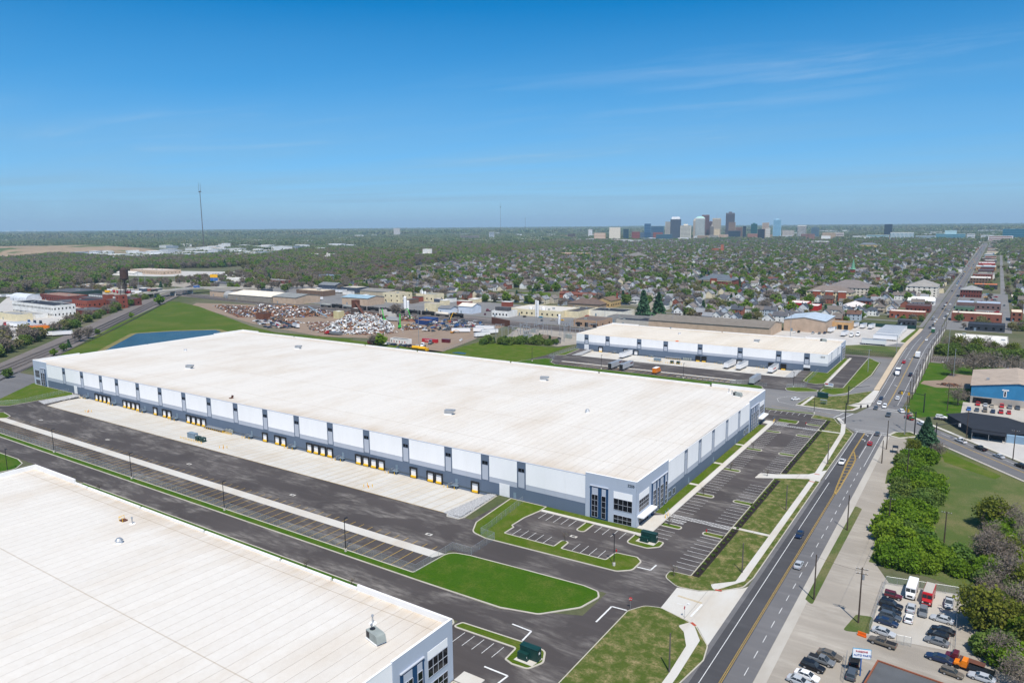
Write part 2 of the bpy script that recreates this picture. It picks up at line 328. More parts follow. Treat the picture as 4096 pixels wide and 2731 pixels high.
MB().add([(-417, 170.9, -1.6), (-416.4, 170.9, -1.6), (-416.4, 192.7, -1.6), (-416.4, 170.9, 0.0), (-416.4, 192.7, 0.0)], [(1, 2, 4, 3)]).add([(-134.3, 170.9, -1.6), (-134.3, 192.7, -1.6), (-134.3, 192.7, 0.0), (-134.3, 170.9, 0.0)], [(0, 3, 2, 1)]).obj('apron_retaining_wall', M['conc'], kind='structure')
def riprap(pts, z0, z1, dirx):
    """bank of broken stone beside a ramp"""
    mb = MB(); P = [Vector((*p, 0)) for p in pts]
    A, B, C, D = P
    for i in range(520):
        u, v = random.random(), random.random(); q = A.lerp(B, u).lerp(D.lerp(C, u), v); s = random.uniform(0.22, 0.5)
        z = z0+(z1-z0)*v
        a = random.random()*6.3; vs = []
        for k in range(4): vs.append((q.x+s*math.cos(a+k*1.57)*random.uniform(.6, 1.1), q.y+s*math.sin(a+k*1.57)*random.uniform(.6, 1.1), z-0.25))
        vs.append((q.x, q.y, z+s*0.6)); mb.add(vs, [(0, 1, 4), (1, 2, 4), (2, 3, 4), (3, 0, 4)])
    mb.add([(A.x, A.y, z0), (B.x, B.y, z0), (C.x, C.y, z1), (D.x, D.y, z1)], [(0, 1, 2, 3)])
    return mb.obj('riprap_bank', M['rock'], kind='stuff')
riprap([(-140.5, 170.6), (-138.2, 191.6), (-134.6, 191.6), (-133.2, 170.0)], 0.02, 0.5, 1)
island([(-139.5, 170.9), (-137.8, 168.6), (-133.2, 168.9), (-132.4, 171.2), (-134.3, 191.8), (-135.2, 191.8), (-134.2, 171)], 'rock', 0.8, 0.3, name='stone_bed')
riprap([(-409.5, 171.4), (-412, 190.8), (-417.4, 190.8), (-417.2, 172)], 0.02, 0.5, 1)
strip = sheet('landing_gear_strip', [(-398, 144.2), (-123.2, 144.2), (-121.6, 147.8), (-398, 147.8)], 'conc', 0.02)
x = -126.5; segs = []
while x > -432: segs += [((x, 134.8), (x, 144.1)), ((x, 147.9), (x, 150.3))]; x -= 3.63
lines(yard, segs, 0.16, 'yellow_paint', 'stall_line')
segs = []; x = -142
while x > -408: segs.append(((x, 171.2, -0.01), (x, 189.0, -0.99))); x -= 4.03
mbl = [((-405, 170.75), (-138, 170.75))]
lines(yard, mbl, 0.14, 'yellow_paint', 'edge_line')
mb0 = MB().add([(0, -.05, 0), (0, .05, 0), (17.8, .05, -0.98), (17.8, -.05, -0.98)], [(0, 3, 2, 1)]).mesh('dock_line', [M['yellow_paint']])
for (a, b) in segs: put('dock_line', mb0, yard, (a[0], a[1], 0.02), math.pi/2)
for dx, dy in ((-315.4, 155.3), (-254.7, 155.1), (-376.2, 155.3), (-194.1, 154.9), (-133.9, 155.4), (-96.9, 177.2)):
    d = MB().box(-1.1, -.6, 0.01, 1.1, .6, 0.03).obj('drain_surround', M['conc'], yard, loc=(dx, dy, 0)); MB().box(-.55, -.3, 0.03, .55, .3, 0.04).obj('drain_grate', M['darkmetal'], d)
# --- lawns of the truck court
island([(-560, 131.6), (-117, 131.8), (-92.4, 132.2), (-82.9, 134.6), (-75.9, 142.8), (-74.4, 149.6), (-76, 152.2), (-80.5, 152.9), (-98, 152), (-115, 150.9), (-121.4, 149.6), (-122, 134.8), (-440, 134.7), (-560, 134.7)], 'lawn_vivid', [0, 0, 3, 3, 3, 2, 2, 2, 0, 0, 4, 0.3, 0, 0])
island([(-129.3, 192.4), (-127.4, 170), (-124, 163.4), (-118, 162), (-76.8, 164.0), (-73.4, 167.0), (-73.4, 172.9), (-75.5, 174.9), (-82, 174.3), (-82.4, 168.8), (-95.8, 168.4), (-95.9, 173.2), (-98.6, 173.4), (-98.6, 168.5), (-115.2, 168.3), (-115.2, 173.3), (-116.4, 174.1), (-116.4, 181), (-115.1, 188.2), (-115.1, 192.4)], 'lawn', [0, 3, 4, 3, 2.5, 2.5, 2, 1, 1, .3, .3, 1.4, 1.4, .3, .3, .5, .5, 1, .5, 0])
island([(-115.05, 189.6), (-81.2, 189.6), (-81.2, 192.4), (-115.05, 192.4)], 'lawn', 0, 0.02)
MB().box(-115, 188.25, -0.1, -78.8, 189.6, 0.15).obj('sidewalk', M['conc'], kind='structure')
MB().prism([(-83.7, 192.7), (-83.7, 203.8), (-80.6, 206.4), (-80.6, 331), (-83.7, 332), (-83.7, 337), (-79, 337), (-78.6, 331), (-78.6, 189.7), (-81.1, 189.7), (-81.1, 192.7)], -0.1, 0.15).obj('sidewalk', M['conc'], kind='structure')
for (y0, y1) in ((206.8, 237), (238.6, 263.8), (265.4, 291.8), (293.4, 328)):
    island([(-83.75, y0), (-80.7, y0), (-80.7, y1), (-83.75, y1)], 'lawn', 0, 0.02, h=0.14)
for yy in (237.8, 264.6, 292.6): MB().box(-83.7, yy-.75, -.1, -80.65, yy+.75, 0.153).obj('sidewalk', M['conc'], kind='structure')
def isl_h(xa, xb, y, w=2.7, end='r', **k):
    return island([(xa, y-w/2), (xb, y-w/2), (xb, y+w/2), (xa, y+w/2)], 'lawn', [0.05, 1.3, 1.3, 0.05] if end == 'r' else [1.3, .05, .05, 1.3], **k)
for y in (199.6, 229.6, 259.8, 289.4, 319.5): isl_h(-78.5, -72.2, y)
for y in (199.9, 229.8, 259.9, 289.4, 319.5, 340): isl_h(-65.9, -59.6, y, end='l')
isl_h(-78.4, -69.5, 340.6, 6.2)
island([(-98.7, 181.2), (-95.6, 181.2), (-95.6, 188.1), (-98.7, 188.1)], 'lawn', [1.5, 1.5, .05, .05])
island([(-82.4, 181.4), (-75.5, 181.2), (-72.6, 184), (-72.8, 187.6), (-78.6, 188.1), (-82.4, 188.1)], 'lawn', [2, 2, 2, 1, .1, .1])
seg = []
def stalls(xa, xb, y0, y1, st=2.68):
    y = y0
    while y <= y1+.01: seg.append(((xa, y), (xb, y))); y += st
for (y0, y1) in ((190.2, 196.0), (212, 227.5), (231.6, 257.7), (261.8, 287.6), (291.6, 317.3), (321.6, 330)): stalls(-78.5, -72.8, y0, y1)
for (y0, y1) in ((175.5, 197.2), (203.5, 206.3), (211, 227.3), (232.2, 250), (263, 287), (291.8, 317), (322, 337), (343, 350)): stalls(-65.6, -59.7, y0, y1)
for xx in (-112.6, -109.9, -107.2, -104.5, -101.8, -93.0, -90.4, -87.7, -85.0): seg.append(((xx, 182.9), (xx, 188)))
for xx in (-112.9, -110.2, -107.6, -104.9, -102.2): seg.append(((xx, 168.6), (xx, 173.6)))
for xx in (-92.9, -90.2, -87.5, -84.8): seg.append(((xx, 168.9), (xx, 173.9)))
for xx in (-86, -83.3, -80.6, -77.9, -75.2, -72.5, -69.8): seg.append(((xx, 353.6), (xx, 358.6)))
lines(yard, seg, 0.13)
# hatched crossings and accessible bays
def hatch(xa, xb, y0, y1, n, sl=0.6):
    s = [((xa, y0), (xb, y0)), ((xa, y1), (xb, y1))]
    for i in range(n):
        t = xa+(xb-xa)*(i+.5)/n; s.append(((t-sl, y0), (t+sl, y1)))
    lines(yard, s, 0.2, name='hatch_line')
hatch(-78.4, -59.8, 206.6, 208.6, 20); hatch(-78.3, -72.9, 203.0, 205.2, 6); hatch(-78.4, -59.8, 331.4, 333.2, 20); hatch(-78.3, -72.9, 334.0, 336.4, 6)
lines(yard, [((-70.1, 139.2), (-70.1, 147.4)), ((-70.1, 147.4), (-66.3, 147.7)), ((-73.3, 169.5), (-69.6, 169.7)), ((-69.6, 169.7), (-69.4, 173.3)), ((-85.9, 128), (-80.6, 127.8)), ((-80.6, 127.8), (-80.3, 123.6)), ((-81.8, 111.3), (-75.9, 111.3)), ((-75.9, 111.3), (-76.2, 108.2))], 0.42, name='stop_line', z=0.03)
# --- strip beside the near building
island([(-268, 117), (-98.4, 117), (-97.2, 118.6), (-97.2, 121), (-98.6, 122.2), (-268, 122.2)], 'lawn_vivid', [0, 1, 1, 1, 1, 0])
sheet('near_car_park', [(-97.1, 104.5), (-66.4, 104.5), (-66.4, 122.1), (-97.1, 122.1)], 'asphalt', .016); MB().box(-262, 104.5, -.1, -97.4, 117, 0.02).obj('service_strip', M['lawn_vivid'], kind='structure')
island([(-97.0, 119.6), (-80, 120.2), (-79.7, 115.6), (-77.5, 114.9), (-73.6, 115.2), (-71.9, 119), (-73.8, 123), (-78, 123.4), (-96, 122.4)], 'lawn', [1, .6, .6, 1, 1.5, 2, 2, 1, 1])
MB().prism([(-77.9, 116.5), (-73.4, 116.5), (-72.8, 120.0), (-77.6, 120.2)], 0, 0.2).obj('cabinet_pad', M['conc'], kind='structure')
MB().prism([(-80.2, 183.9), (-74.6, 183.7), (-74.4, 187.4), (-80.0, 187.5)], 0, 0.2).obj('cabinet_pad', M['conc'], kind='structure')
lines(yard, [((x, 114.8), (x+.1, 119.3)) for x in (-93, -90.35, -87.7, -85.05, -82.4)], 0.13, z=0.03)
MB().box(-84.2, 104.2, -.1, -79, 107.6, 0.14).obj('sidewalk', M['conc'], kind='structure')
island([(-84.2, 95), (-79, 95), (-76.5, 99), (-76.5, 103.9), (-84.2, 103.9)], 'lawn', 0.5)
# --- lawns along the main road
island([(-66.1, 80), (-66.1, 147.6), (-63.6, 152.0), (-60.0, 153.2), (-52.7, 151.0), (-50.0, 149.8), (-45.2, 143.6), (-44.2, 138), (-45.6, 128), (-45.8, 80)], 'lawn_dry', [0, 2, 3, 2, 1, 1, 3, 2, 2, 0], 0.25)
MB().prism(rnd([(-48.7, 80), (-48.7, 130), (-49.2, 141), (-51.6, 146), (-53.6, 147.8), (-51.6, 150.9), (-50.3, 149.4), (-47.4, 144.6), (-46.9, 130), (-46.9, 80)], .8), 0, 0.16).obj('sidewalk', M['conc'], kind='structure')
sheet('concrete_entrance', [(-60.3, 164.6), (-60.0, 153.3), (-52.6, 151.2), (-49.7, 149.7), (-45.2, 143.7), (-44.0, 139), (-43.8, 178), (-46, 173.5), (-50.2, 169.0), (-55, 165.6)], 'conc', 0.016)
island([(-65.2, 172.2), (-65, 168), (-60.4, 164.7), (-55, 165.7), (-50.1, 168.9), (-46.2, 173.6), (-45.4, 180), (-45.4, 266.4), (-49.7, 265.5), (-60, 264.5), (-60, 259.0), (-59.6, 172.4)], 'lawn_dry', [1.5, 3, 4, 2, 2, 3, 1, 2, .5, .5, .3, .3], 0.25)
island([(-59.4, 264.2), (-50.4, 269.0), (-45.6, 277.2), (-45.4, 335), (-49, 342), (-54, 349), (-57, 357), (-66.3, 359.4), (-66.3, 352.2), (-59.5, 351.9), (-59.5, 280)], 'lawn_dry', [1, 2, 3, 2, 2, 2, 2, 1, .5, .3, 0], 0.25)
MB().prism(rnd([(-48.8, 175.5), (-48.8, 271), (-50.2, 332), (-52.4, 348), (-56.4, 358.6), (-55.0, 359.4), (-50.8, 349.5), (-48.6, 334), (-47.0, 271), (-46.9, 177), (-50.4, 170.6), (-52, 167.8), (-53.7, 170.6)], 1), 0, 0.165).obj('sidewalk', M['conc'], kind='structure')
sheet('concrete_entrance', rnd([(-66, 255.4), (-59.4, 259.2), (-49.7, 264.6), (-45.6, 263.8), (-45.6, 278.5), (-50.4, 270), (-59.6, 264), (-65.6, 261.8)], .5), 'conc', 0.17)
for (y0, y1) in ((172.4, 207.3), (209.3, 257.5), (266, 330.5), (333.8, 351)): MB().box(-59.2, y0, 0.1, -57.3, y1, 0.19).obj('mulch_bed', M['mulch'], kind='structure')
for yy in (208.3, 332.2): MB().box(-59.4, yy-.7, 0, -48.8, yy+.7, 0.18).obj('sidewalk', M['conc'], kind='structure')
M['red_pad'] = plain('red_paving', (.45, .09, .05))
# --- main road with its ramp over the railway
def zr(y):
    if y < 400 or y > 715: return 0.02
    t = (y-400)/(556-400) if y < 556 else (715-y)/(715-556)
    t = max(0, min(1, t)); return 0.02+5.0*(t*t*(3-2*t))
YS = [60, 120, 200, 300, 345, 375, 400]+list(range(412, 716, 12))+[730, 900, 1200, 1800, 2600, 3700]
def xw(y):   # west kerb, east kerb
    if y < 345: return (-45.4, -33.6)
    if y < 430: return (-45.4-(y-345)*0.016, -33.6+(y-345)*0.02)
    if y < 715: return (-46.8, -31.6)
    return (-47.3, -34.6)
def road_ribbon(name, fa, fb, mat, dz=0.0, ys=YS, parent=None, kind='structure'):
    mb = MB(); vs = []
    for y in ys: vs += [(fa(y), y, zr(y)+dz), (fb(y), y, zr(y)+dz)]
    mb.add(vs, [(2*i, 2*i+1, 2*i+3, 2*i+2) for i in range(len(ys)-1)]); return mb.obj(name, M[mat], parent, kind=kind)
mroad = road_ribbon('main_road', lambda y: xw(y)[0], lambda y: xw(y)[1], 'asphalt_mid')
road_ribbon('resurfaced_lane', lambda y: -44.3, lambda y: -38.6, 'asphalt2', 0.008, [60, 120, 200, 300, 341], kind='structure')
def rl(x, y0, y1, w=0.13, mat='white_paint', dash=None, name='lane_line'):
    if dash is None: ys = [y for y in np.arange(y0, y1, 10)]+[y1]; road_ribbon(name, lambda y: x-w/2, lambda y: x+w/2, mat, 0.022, ys, mroad, None)
    else:
        y = y0
        while y < y1: road_ribbon(name, lambda q: x-w/2, lambda q: x+w/2, mat, 0.022, [y, min(y+dash, y1)], mroad, None); y += dash*2.2
rl(-42.6, 60, 265, .14); rl(-44.4, 268, 340, .14); rl(-35.7, 60, 290, .12, dash=3.2); rl(-35.0, 290, 340, .14)
for dx in (-.17, .17): rl(-39.05+dx, 60, 254, .10, 'yellow_paint')
YEL = [(-39.0, 254), (-39.6, 262), (-41.0, 290), (-41.4, 308), (-41.4, 338)]; YE2 = [(-38.7, 254), (-38.5, 262), (-38.7, 290), (-39.0, 298), (-41.1, 308)]
for q in (YEL, YE2):
    for dx in (-.15, .15): MB().strip([(a+dx, b) for a, b in q], .14, 0.05).obj('lane_line', M['yellow_paint'], mroad)
for i in range(11):
    y = 262+i*4.0; t = (y-262)/40; xa = -39.6-1.6*t; xb = -38.5-.3*t; MB().strip([(xa, y), (xb, y+.7)], .3, 0.05).obj('hatch_line', M['yellow_paint'], mroad)
rl(-38.1, 300, 338.5, .16)
lines(mroad, [((-46, 342.6), (-32, 342.6)), ((-45.2, 339.6), (-33, 339.6)), ((-48, 391), (-33, 389)), ((-48, 387.4), (-33, 385.4)), ((-57.5, 358), (-55, 370)), ((-54.5, 357), (-51, 371))], .35, name='crosswalk_line', z=0.05)
for dx in (-.17, .17): rl(-39.2+dx, 395, 700, .13, 'yellow_paint')
rl(-43.0, 395, 640, .14); rl(-46.0, 400, 560, .12); rl(-35.0, 400, 690, .14); rl(-41.0, 730, 2600, .2, 'yellow_paint')
def arrow(x, y, rot=0.0, s=1.0, parent=mroad, z=None):
    mb = MB().add([(-.1, 0, 0), (.1, 0, 0), (.1, 1.6, 0), (-.1, 1.6, 0)], [(0, 1, 2, 3)]).add([(-.1, 1.5, 0), (.1, 1.3, 0), (-.55, 2.2, 0), (-.7, 2.0, 0)], [(0, 1, 2, 3)]).add([(-.5, 2.6, 0), (-1.3, 2.1, 0), (-.5, 1.6, 0)], [(0, 1, 2)])
    mb.obj('turn_arrow', M['white_paint'], parent, loc=(x, y, (zr(y) if z is None else z)+.03), rz=rot, scale=s)
for (x, y) in ((-39.6, 325), (-39.6, 333.5)): arrow(x, y, 0, 1.3)
for y in (402, 446, 520): arrow(-41, y, math.pi, 1.3)
# ramp walls, walk and parapets
def side_wall(name, x0, x1, ys, top, mat, base=-0.2):
    mb = MB(); vs = []
    for y in ys: z = zr(y)+top; vs += [(x0, y, base), (x0, y, z), (x1, y, z), (x1, y, base)]
    fs = []
    for i in range(len(ys)-1):
        a = 4*i; fs += [(a, a+4, a+5, a+1), (a+1, a+5, a+6, a+2), (a+2, a+6, a+7, a+3)]
    fs += [(0, 1, 2, 3), tuple(4*(len(ys)-1)+k for k in (3, 2, 1, 0))]
    mb.add(vs, fs); return mb.obj(name, M[mat], label=None)
YR = [430]+[y for y in range(442, 712, 12)]
M['tan_conc'] = concrete('tan_concrete', (0.52, 0.42, 0.30), None, (0.36, 0.29, 0.2))
w1 = side_wall('retaining_wall', -49.6, -46.9, YR, .18, 'tan_conc'); w1['label'] = 'long tan concrete retaining wall carrying the road walk beside the trailer lot'; w1['category'] = 'retaining wall'
w2 = side_wall('retaining_wall', -31.5, -30.6, YR, 1.0, 'conc_old'); w2['label'] = 'grey concrete retaining wall with parapet under the row of wooden poles'; w2['category'] = 'retaining wall'
MB().prism([(-49.5, 385), (-46.3, 391), (-46.8, 432), (-49.4, 432), (-52, 396), (-56, 387)], -.1, 0.17).obj('sidewalk', M['conc'], kind='structure')
# --- junction and streets
sheet('junction', [(-50, 372), (-46.3, 390), (-32, 392), (-24, 375), (-19, 343), (-33, 338), (-45.4, 338), (-50, 345), (-56, 357.5), (-56.5, 372)], 'asphalt_old', 0.035, 1.0)
east = MB().strip([(-28, 366), (-19, 356), (-6, 340), (14, 315), (40, 284), (80, 236)], 12.5, 0.03).obj('side_street', M['asphalt_mid'], kind='structure')
for off, mt in ((0.25, 'yellow_paint'), (-.1, 'yellow_paint'), (3.2, 'white_paint')):
    MB().strip([(-17+off, 352.8+off*.8), (14+off, 314.5+off*.8), (40+off, 283.5+off*.8)], .15, 0.05).obj('lane_line', M[mt], east)
MB().strip([(-27, 379), (-19.5, 370), (-3.2, 349.5), (16, 326), (44, 292)], 1.7, 0.12).obj('sidewalk', M['conc'], kind='structure')
MB().strip([(-19, 343.5), (-11.5, 335), (14, 303.5), (40, 272)], 1.2, 0.10).obj('sidewalk', M['conc_old'], kind='structure')
west = sheet('west_street', [(-56.5, 357.5), (-88, 361), (-110, 362), (-110, 404.6), (-90, 405.2), (-84, 404.5), (-76, 397), (-78.4, 375.4), (-56.5, 372.5)], 'asphalt_old', 0.015)
sheet('west_street_curve', rnd([(-75, 397), (-62, 408), (-50, 427), (-46.9, 440), (-46.9, 612), (-57, 612), (-82, 541), (-70, 537), (-57, 520), (-55.8, 474), (-59.2, 432), (-66.5, 412), (-90, 405.5), (-90, 362), (-78.4, 372)], .8), 'asphalt_old', 0.022)
MB().strip([(-60, 366), (-75, 371), (-87, 377), (-89.5, 384), (-86, 391), (-75.8, 397)], .16, 0.045).obj('lane_line', M['white_paint'], west)
MB().strip([(-58, 363), (-88, 366)], .16, 0.045).obj('lane_line', M['yellow_paint'], west)
island([(-78.3, 375.3), (-56.4, 373), (-53.5, 376), (-50.6, 385), (-48.8, 402), (-47.8, 428), (-51, 427), (-62, 408), (-72, 398.6), (-76, 396)], 'lawn_dry', [1.5, 1, 1, 1, 1, 2, 2, 2, 2, 2], .3)
MB().strip([(-75.4, 374.4), (-74.2, 398)], 1.5, 0.17).obj('sidewalk', M['conc'], kind='structure'); MB().strip([(-78, 374.2), (-66, 373.6), (-56.5, 374.2), (-52.6, 377), (-50.6, 384)], 1.6, 0.175).obj('sidewalk', M['conc'], kind='structure')
island([(-88.3, 357.6), (-66.4, 360.2), (-66.4, 362.4), (-88.3, 359.9)], 'lawn', .3, .2)
# --- site of the northern warehouse
MB().add([(-240, 441, 0), (-97, 441, 0), (-97, 467.4, -.9), (-240, 467.4, -.9)], [(0, 1, 2, 3)]).obj('dock_apron', M['conc_slab'], kind='structure')
MB().add([(-240, 441, -1.4), (-240, 467.4, -1.4), (-240, 467.4, 0), (-240, 441, 0)], [(0, 1, 2, 3)]).add([(-97, 441, -1.4), (-97, 467.4, -1.4), (-97, 467.4, 0), (-97, 441, 0)], [(0, 3, 2, 1)]).obj('apron_retaining_wall', M['conc'], kind='structure')
yf = sheet('truck_court', [(-270, 399.6), (-88, 399.6), (-88, 406), (-75, 412), (-75, 434), (-88, 434), (-89.8, 467), (-97, 467), (-97, 441), (-240, 441), (-244, 467), (-252.8, 467), (-254, 436), (-258, 432), (-263.4, 470), (-263.4, 530), (-268, 530), (-268, 440)], 'asphalt', 0.008)
sheet('access_road', [(-560, 340), (-90, 340), (-90, 404.5), (-110, 404.5), (-136, 399.4), (-236, 398.9), (-262, 399), (-262, 396), (-560, 396)], 'asphalt', 0.002)
sheet('landing_gear_strip', [(-238, 416.2), (-121, 416.2), (-121, 418.4), (-238, 418.4)], 'conc', 0.03)
x = -234; s2 = []; s3 = []
while x > -240 and x < -122: s2 += [((x, 406.6), (x, 416)), ((x, 418.5), (x, 420.8))]; x += 3.66
lines(yf, s2, .15, 'yellow_paint', 'stall_line', .03)
for i in range(12): MB().box(-1.3, -.15, 0, 1.3, .15, .25).obj('wheel_stop', M['conc'], yf, loc=(-153+3.66*i*.9, 409.5, .03))
island([(-262, 397.2), (-110, 397.2), (-103.5, 399), (-101.5, 404), (-104, 409), (-110, 410.2), (-120, 406), (-236, 405.2), (-242, 410), (-246, 420), (-252, 421), (-262, 405)], 'lawn_vivid', [2, 3, 3, 3, 3, 2, 2, 2, 3, 3, 3, 3], .35)
island([(-253.2, 434), (-247, 438), (-250.9, 466.6), (-253, 466.6)], 'lawn', [1, 1, 0, 0], .3)
riprap([(-243.5, 441), (-244.5, 466), (-240.3, 466.5), (-236.5, 441.5)], 0.02, .5, 1); riprap([(-99, 441.4), (-99.5, 465), (-94.8, 466), (-94, 441)], .02, .5, 1)
island([(-88.2, 466.5), (-87.6, 436), (-85, 432), (-80, 430.2), (-75.6, 434.2), (-76.2, 460), (-77, 523), (-80, 524), (-80.1, 466.5)], 'lawn', [0, 2, 2, 1, 1, 0, .5, .5, 0], .3)
MB().strip([(-74.8, 433), (-76.2, 527)], 1.5, .16).obj('sidewalk', M['conc'], kind='structure')
sheet('parking_lane', rnd([(-74, 431), (-65, 427), (-66.6, 535.5), (-80, 538), (-79.6, 526), (-75.4, 529)], 1.0), 'asphalt', .03)
island([(-66.4, 535.5), (-64.9, 427.5), (-73.8, 421), (-74, 413), (-66.4, 406.2), (-60.5, 416), (-59.4, 432), (-56.4, 474), (-57.4, 518.5)], 'lawn', [1, 3, 1, 2, 3, 3, 3, 4, 4], .35)
island([(-89.8, 405.6), (-84, 405.2), (-75, 411), (-75, 415), (-81.5, 418), (-88, 416), (-92, 411)], 'lawn', [2, 2, 1, 1, 1, 2, 3], .35)
# --- west end of the truck court
island([(-560, 178), (-471, 190), (-471.4, 193.5), (-466, 192.5), (-423.5, 192.4), (-417.6, 189.8), (-421, 174), (-421.1, 160), (-430, 154), (-440, 152)], 'lawn', 1.0, .3)
sheet('west_drive', [(-560, 178.5), (-442.7, 164), (-471.2, 192.4), (-478, 240), (-478, 330), (-488, 330), (-486, 230), (-496, 204), (-560, 200)], 'asphalt_mid', .16)
island([(-420, 134.8), (-398.5, 145), (-393.8, 147.6), (-397, 150.8), (-408, 152.4), (-424, 140)], 'lawn', 1.4)
island([(-560, 118), (-336, 121.6), (-318.7, 121.9), (-311.2, 120.4), (-305.8, 115.7), (-308, 105), (-560, 100)], 'lawn_vivid', [0, 2, 3, 3, 3, 3, 0])
for (x, y, w, d, a) in ((-51.0, 168.6, 1.6, .7, .3), (-50.9, 150.2, 1.5, .7, -.6), (-47.9, 262.4, 1.8, .6, 0), (-47.9, 271.5, 1.8, .6, 0), (-52.8, 379.2, 1.4, .7, .5)): MB().box(-w/2, -d/2, 0, w/2, d/2, .02).obj('tactile_pad', M['red_pad'], mroad, loc=(x, y, .175), rz=a)
arrow(-57.5, 157.2, -math.pi/2+.1, 1.2, yard, .02); lines(yard, [((-52.2, 160), (-52.6, 153.2))], .5, name='stop_line', z=.05); lines(yard, [((-58.6, 160.6), (-52.4, 160.3)), ((-58.6, 161.0), (-52.4, 160.7))], .12, 'yellow_paint', 'lane_line', .05)
# ================================================================== WAREHOUSES
UNIT = {}
def ubox(mat):
    if mat not in UNIT: UNIT[mat] = MB().box(0, 0, 0, 1, 1, 1).mesh('block', [M[mat]])
    return UNIT[mat]
class Wall:
    """places parts on a wall plane: 'f' faces -y at y=Y, 'r' faces +x at x=X, 'b' faces +y, 'l' faces -x"""
    def __init__(s, root, side, at): s.root, s.side, s.at = root, side, at
    def part(s, name, a0, a1, z0, z1, o0, o1, mat, parent=None):
        """o0..o1: outward offsets from the plane"""
        p = parent or s.root
        if s.side == 'f': lo, hi = (a0, s.at-o1, z0), (a1, s.at-o0, z1)
        elif s.side == 'b': lo, hi = (a0, s.at+o0, z0), (a1, s.at+o1, z1)
        elif s.side == 'r': lo, hi = (s.at+o0, a0, z0), (s.at+o1, a1, z1)
        else: lo, hi = (s.at-o1, a0, z0), (s.at-o0, a1, z1)
        ox, oy, oz = s.off(p)
        return put(name, ubox(mat), p, (lo[0]-ox, lo[1]-oy, lo[2]-oz), 0, (hi[0]-lo[0], hi[1]-lo[1], hi[2]-lo[2]))
    def off(s, p):
        return (0, 0, 0) if p is s.root and s.root.get('_o') is None else (0, 0, 0)
    def window(s, a0, a1, z0, z1, cols, rows, mat='glass', o=0.16, frame='w_light', name='window'):
        """glazing: a frame part with one pane sub-part per light"""
        t = 0.055; mb = MB()
        def bx(c0, c1, d0, d1):
            if s.side == 'f': mb.box(c0, s.at-o-.05, d0, c1, s.at-o+.12, d1)
            elif s.side == 'r': mb.box(s.at+o-.12, c0, d0, s.at+o+.05, c1, d1)
            elif s.side == 'l': mb.box(s.at-o-.05, c0, d0, s.at-o+.12, c1, d1)
            else: mb.box(c0, s.at+o-.12, d0, c1, s.at+o+.05, d1)
        for i in range(cols+1): c = a0+(a1-a0)*i/cols; bx(c-t/2, c+t/2, z0, z1)
        for j in range(rows+1): d = z0+(z1-z0)*j/rows; bx(a0, a1, d-t/2+.001, d+t/2-.001)
        w = mb.obj(name, M[frame], s.root)
        for i in range(cols):
            for j in range(rows):
                c0 = a0+(a1-a0)*i/cols; d0 = z0+(z1-z0)*j/rows
                s.part('pane', c0+t/2, c0+(a1-a0)/cols-t/2, d0+t/2, d0+(z1-z0)/rows-t/2, o-.08, o-.03, mat, w)
        return w
def glazed(w, a0, a1, z0, z1, cols, rows): return w.window(a0, a1, z0, z1, cols, rows)
def bays(w, spans, ztop, zdark=4.06, zl=5.84, zbot=-0.02, split=2):
    """tilt-up panels between pilasters: white, light band, slate base"""
    for (a, b) in spans:
        n = max(1, round((b-a)/8.2)); st = (b-a)/n
        for i in range(n):
            c0, c1 = a+i*st+.015, a+(i+1)*st-.015
            w.part('wall_panel', c0, c1, zl+.01, ztop, 0, .12, 'w_white'); w.part('wall_panel', c0, c1, zdark+.01, zl-.01, 0, .12, 'w_light'); w.part('wall_panel', c0, c1, zbot, zdark-.01, 0, .12, 'w_dark')
def pilaster(w, a, b, ztop, zdark=4.06, zw=(9.8, 11.1), zbot=-0.02, win=True):
    w.part('pilaster', a+.005, b-.005, zdark+.01, ztop, 0, .06, 'w_dark'); w.part('wall_panel', a, b, zbot, zdark-.01, 0, .115, 'w_dark')
    w.part('wall_panel', a+.55, b-.55, zdark+.35, zw[0]-.15, .06, .13, 'w_light')
    if win: w.window(a+.55, b-.55, zw[0], zw[1], 2, 1, frame='w_dark', o=.12)
    else: w.part('wall_panel', a+.5, b-.5, zw[0], ztop-1.2, .06, .1, 'w_light')
DD = MB().box(-1.35, -.10, .05, 1.35, .02, 3.0).mesh('dock_door', [M['door_white']])
DS = MB().box(-1.72, -.42, -.25, -1.3, .0, 3.15).box(1.3, -.42, -.25, 1.72, .0, 3.15).box(-1.72, -.5, 2.9, 1.72, .0, 3.5).mesh('dock_seal', [M['black']])
DL = MB().box(-1.2, -.5, -.35, 1.2, .02, .3).mesh('dock_leveler', [M['yellow']])
DB = MB().box(-1.6, -.3, -.7, -1.25, .02, -.2).box(1.25, -.3, -.7, 1.6, .02, -.2).mesh('bumper', [M['black']])
DO = MB().box(-1.35, -.09, .05, 1.35, .02, 3.0).mesh('dock_opening', [M['black']])
def dock(root, x, y, z=0.0, open_=False, lev=True):
    d = put('dock_door', DO if open_ else DD, root, (x, y-.13, z)); put('dock_seal', DS, d); put('bumper', DB, d)
    if lev: put('dock_leveler', DL, d)
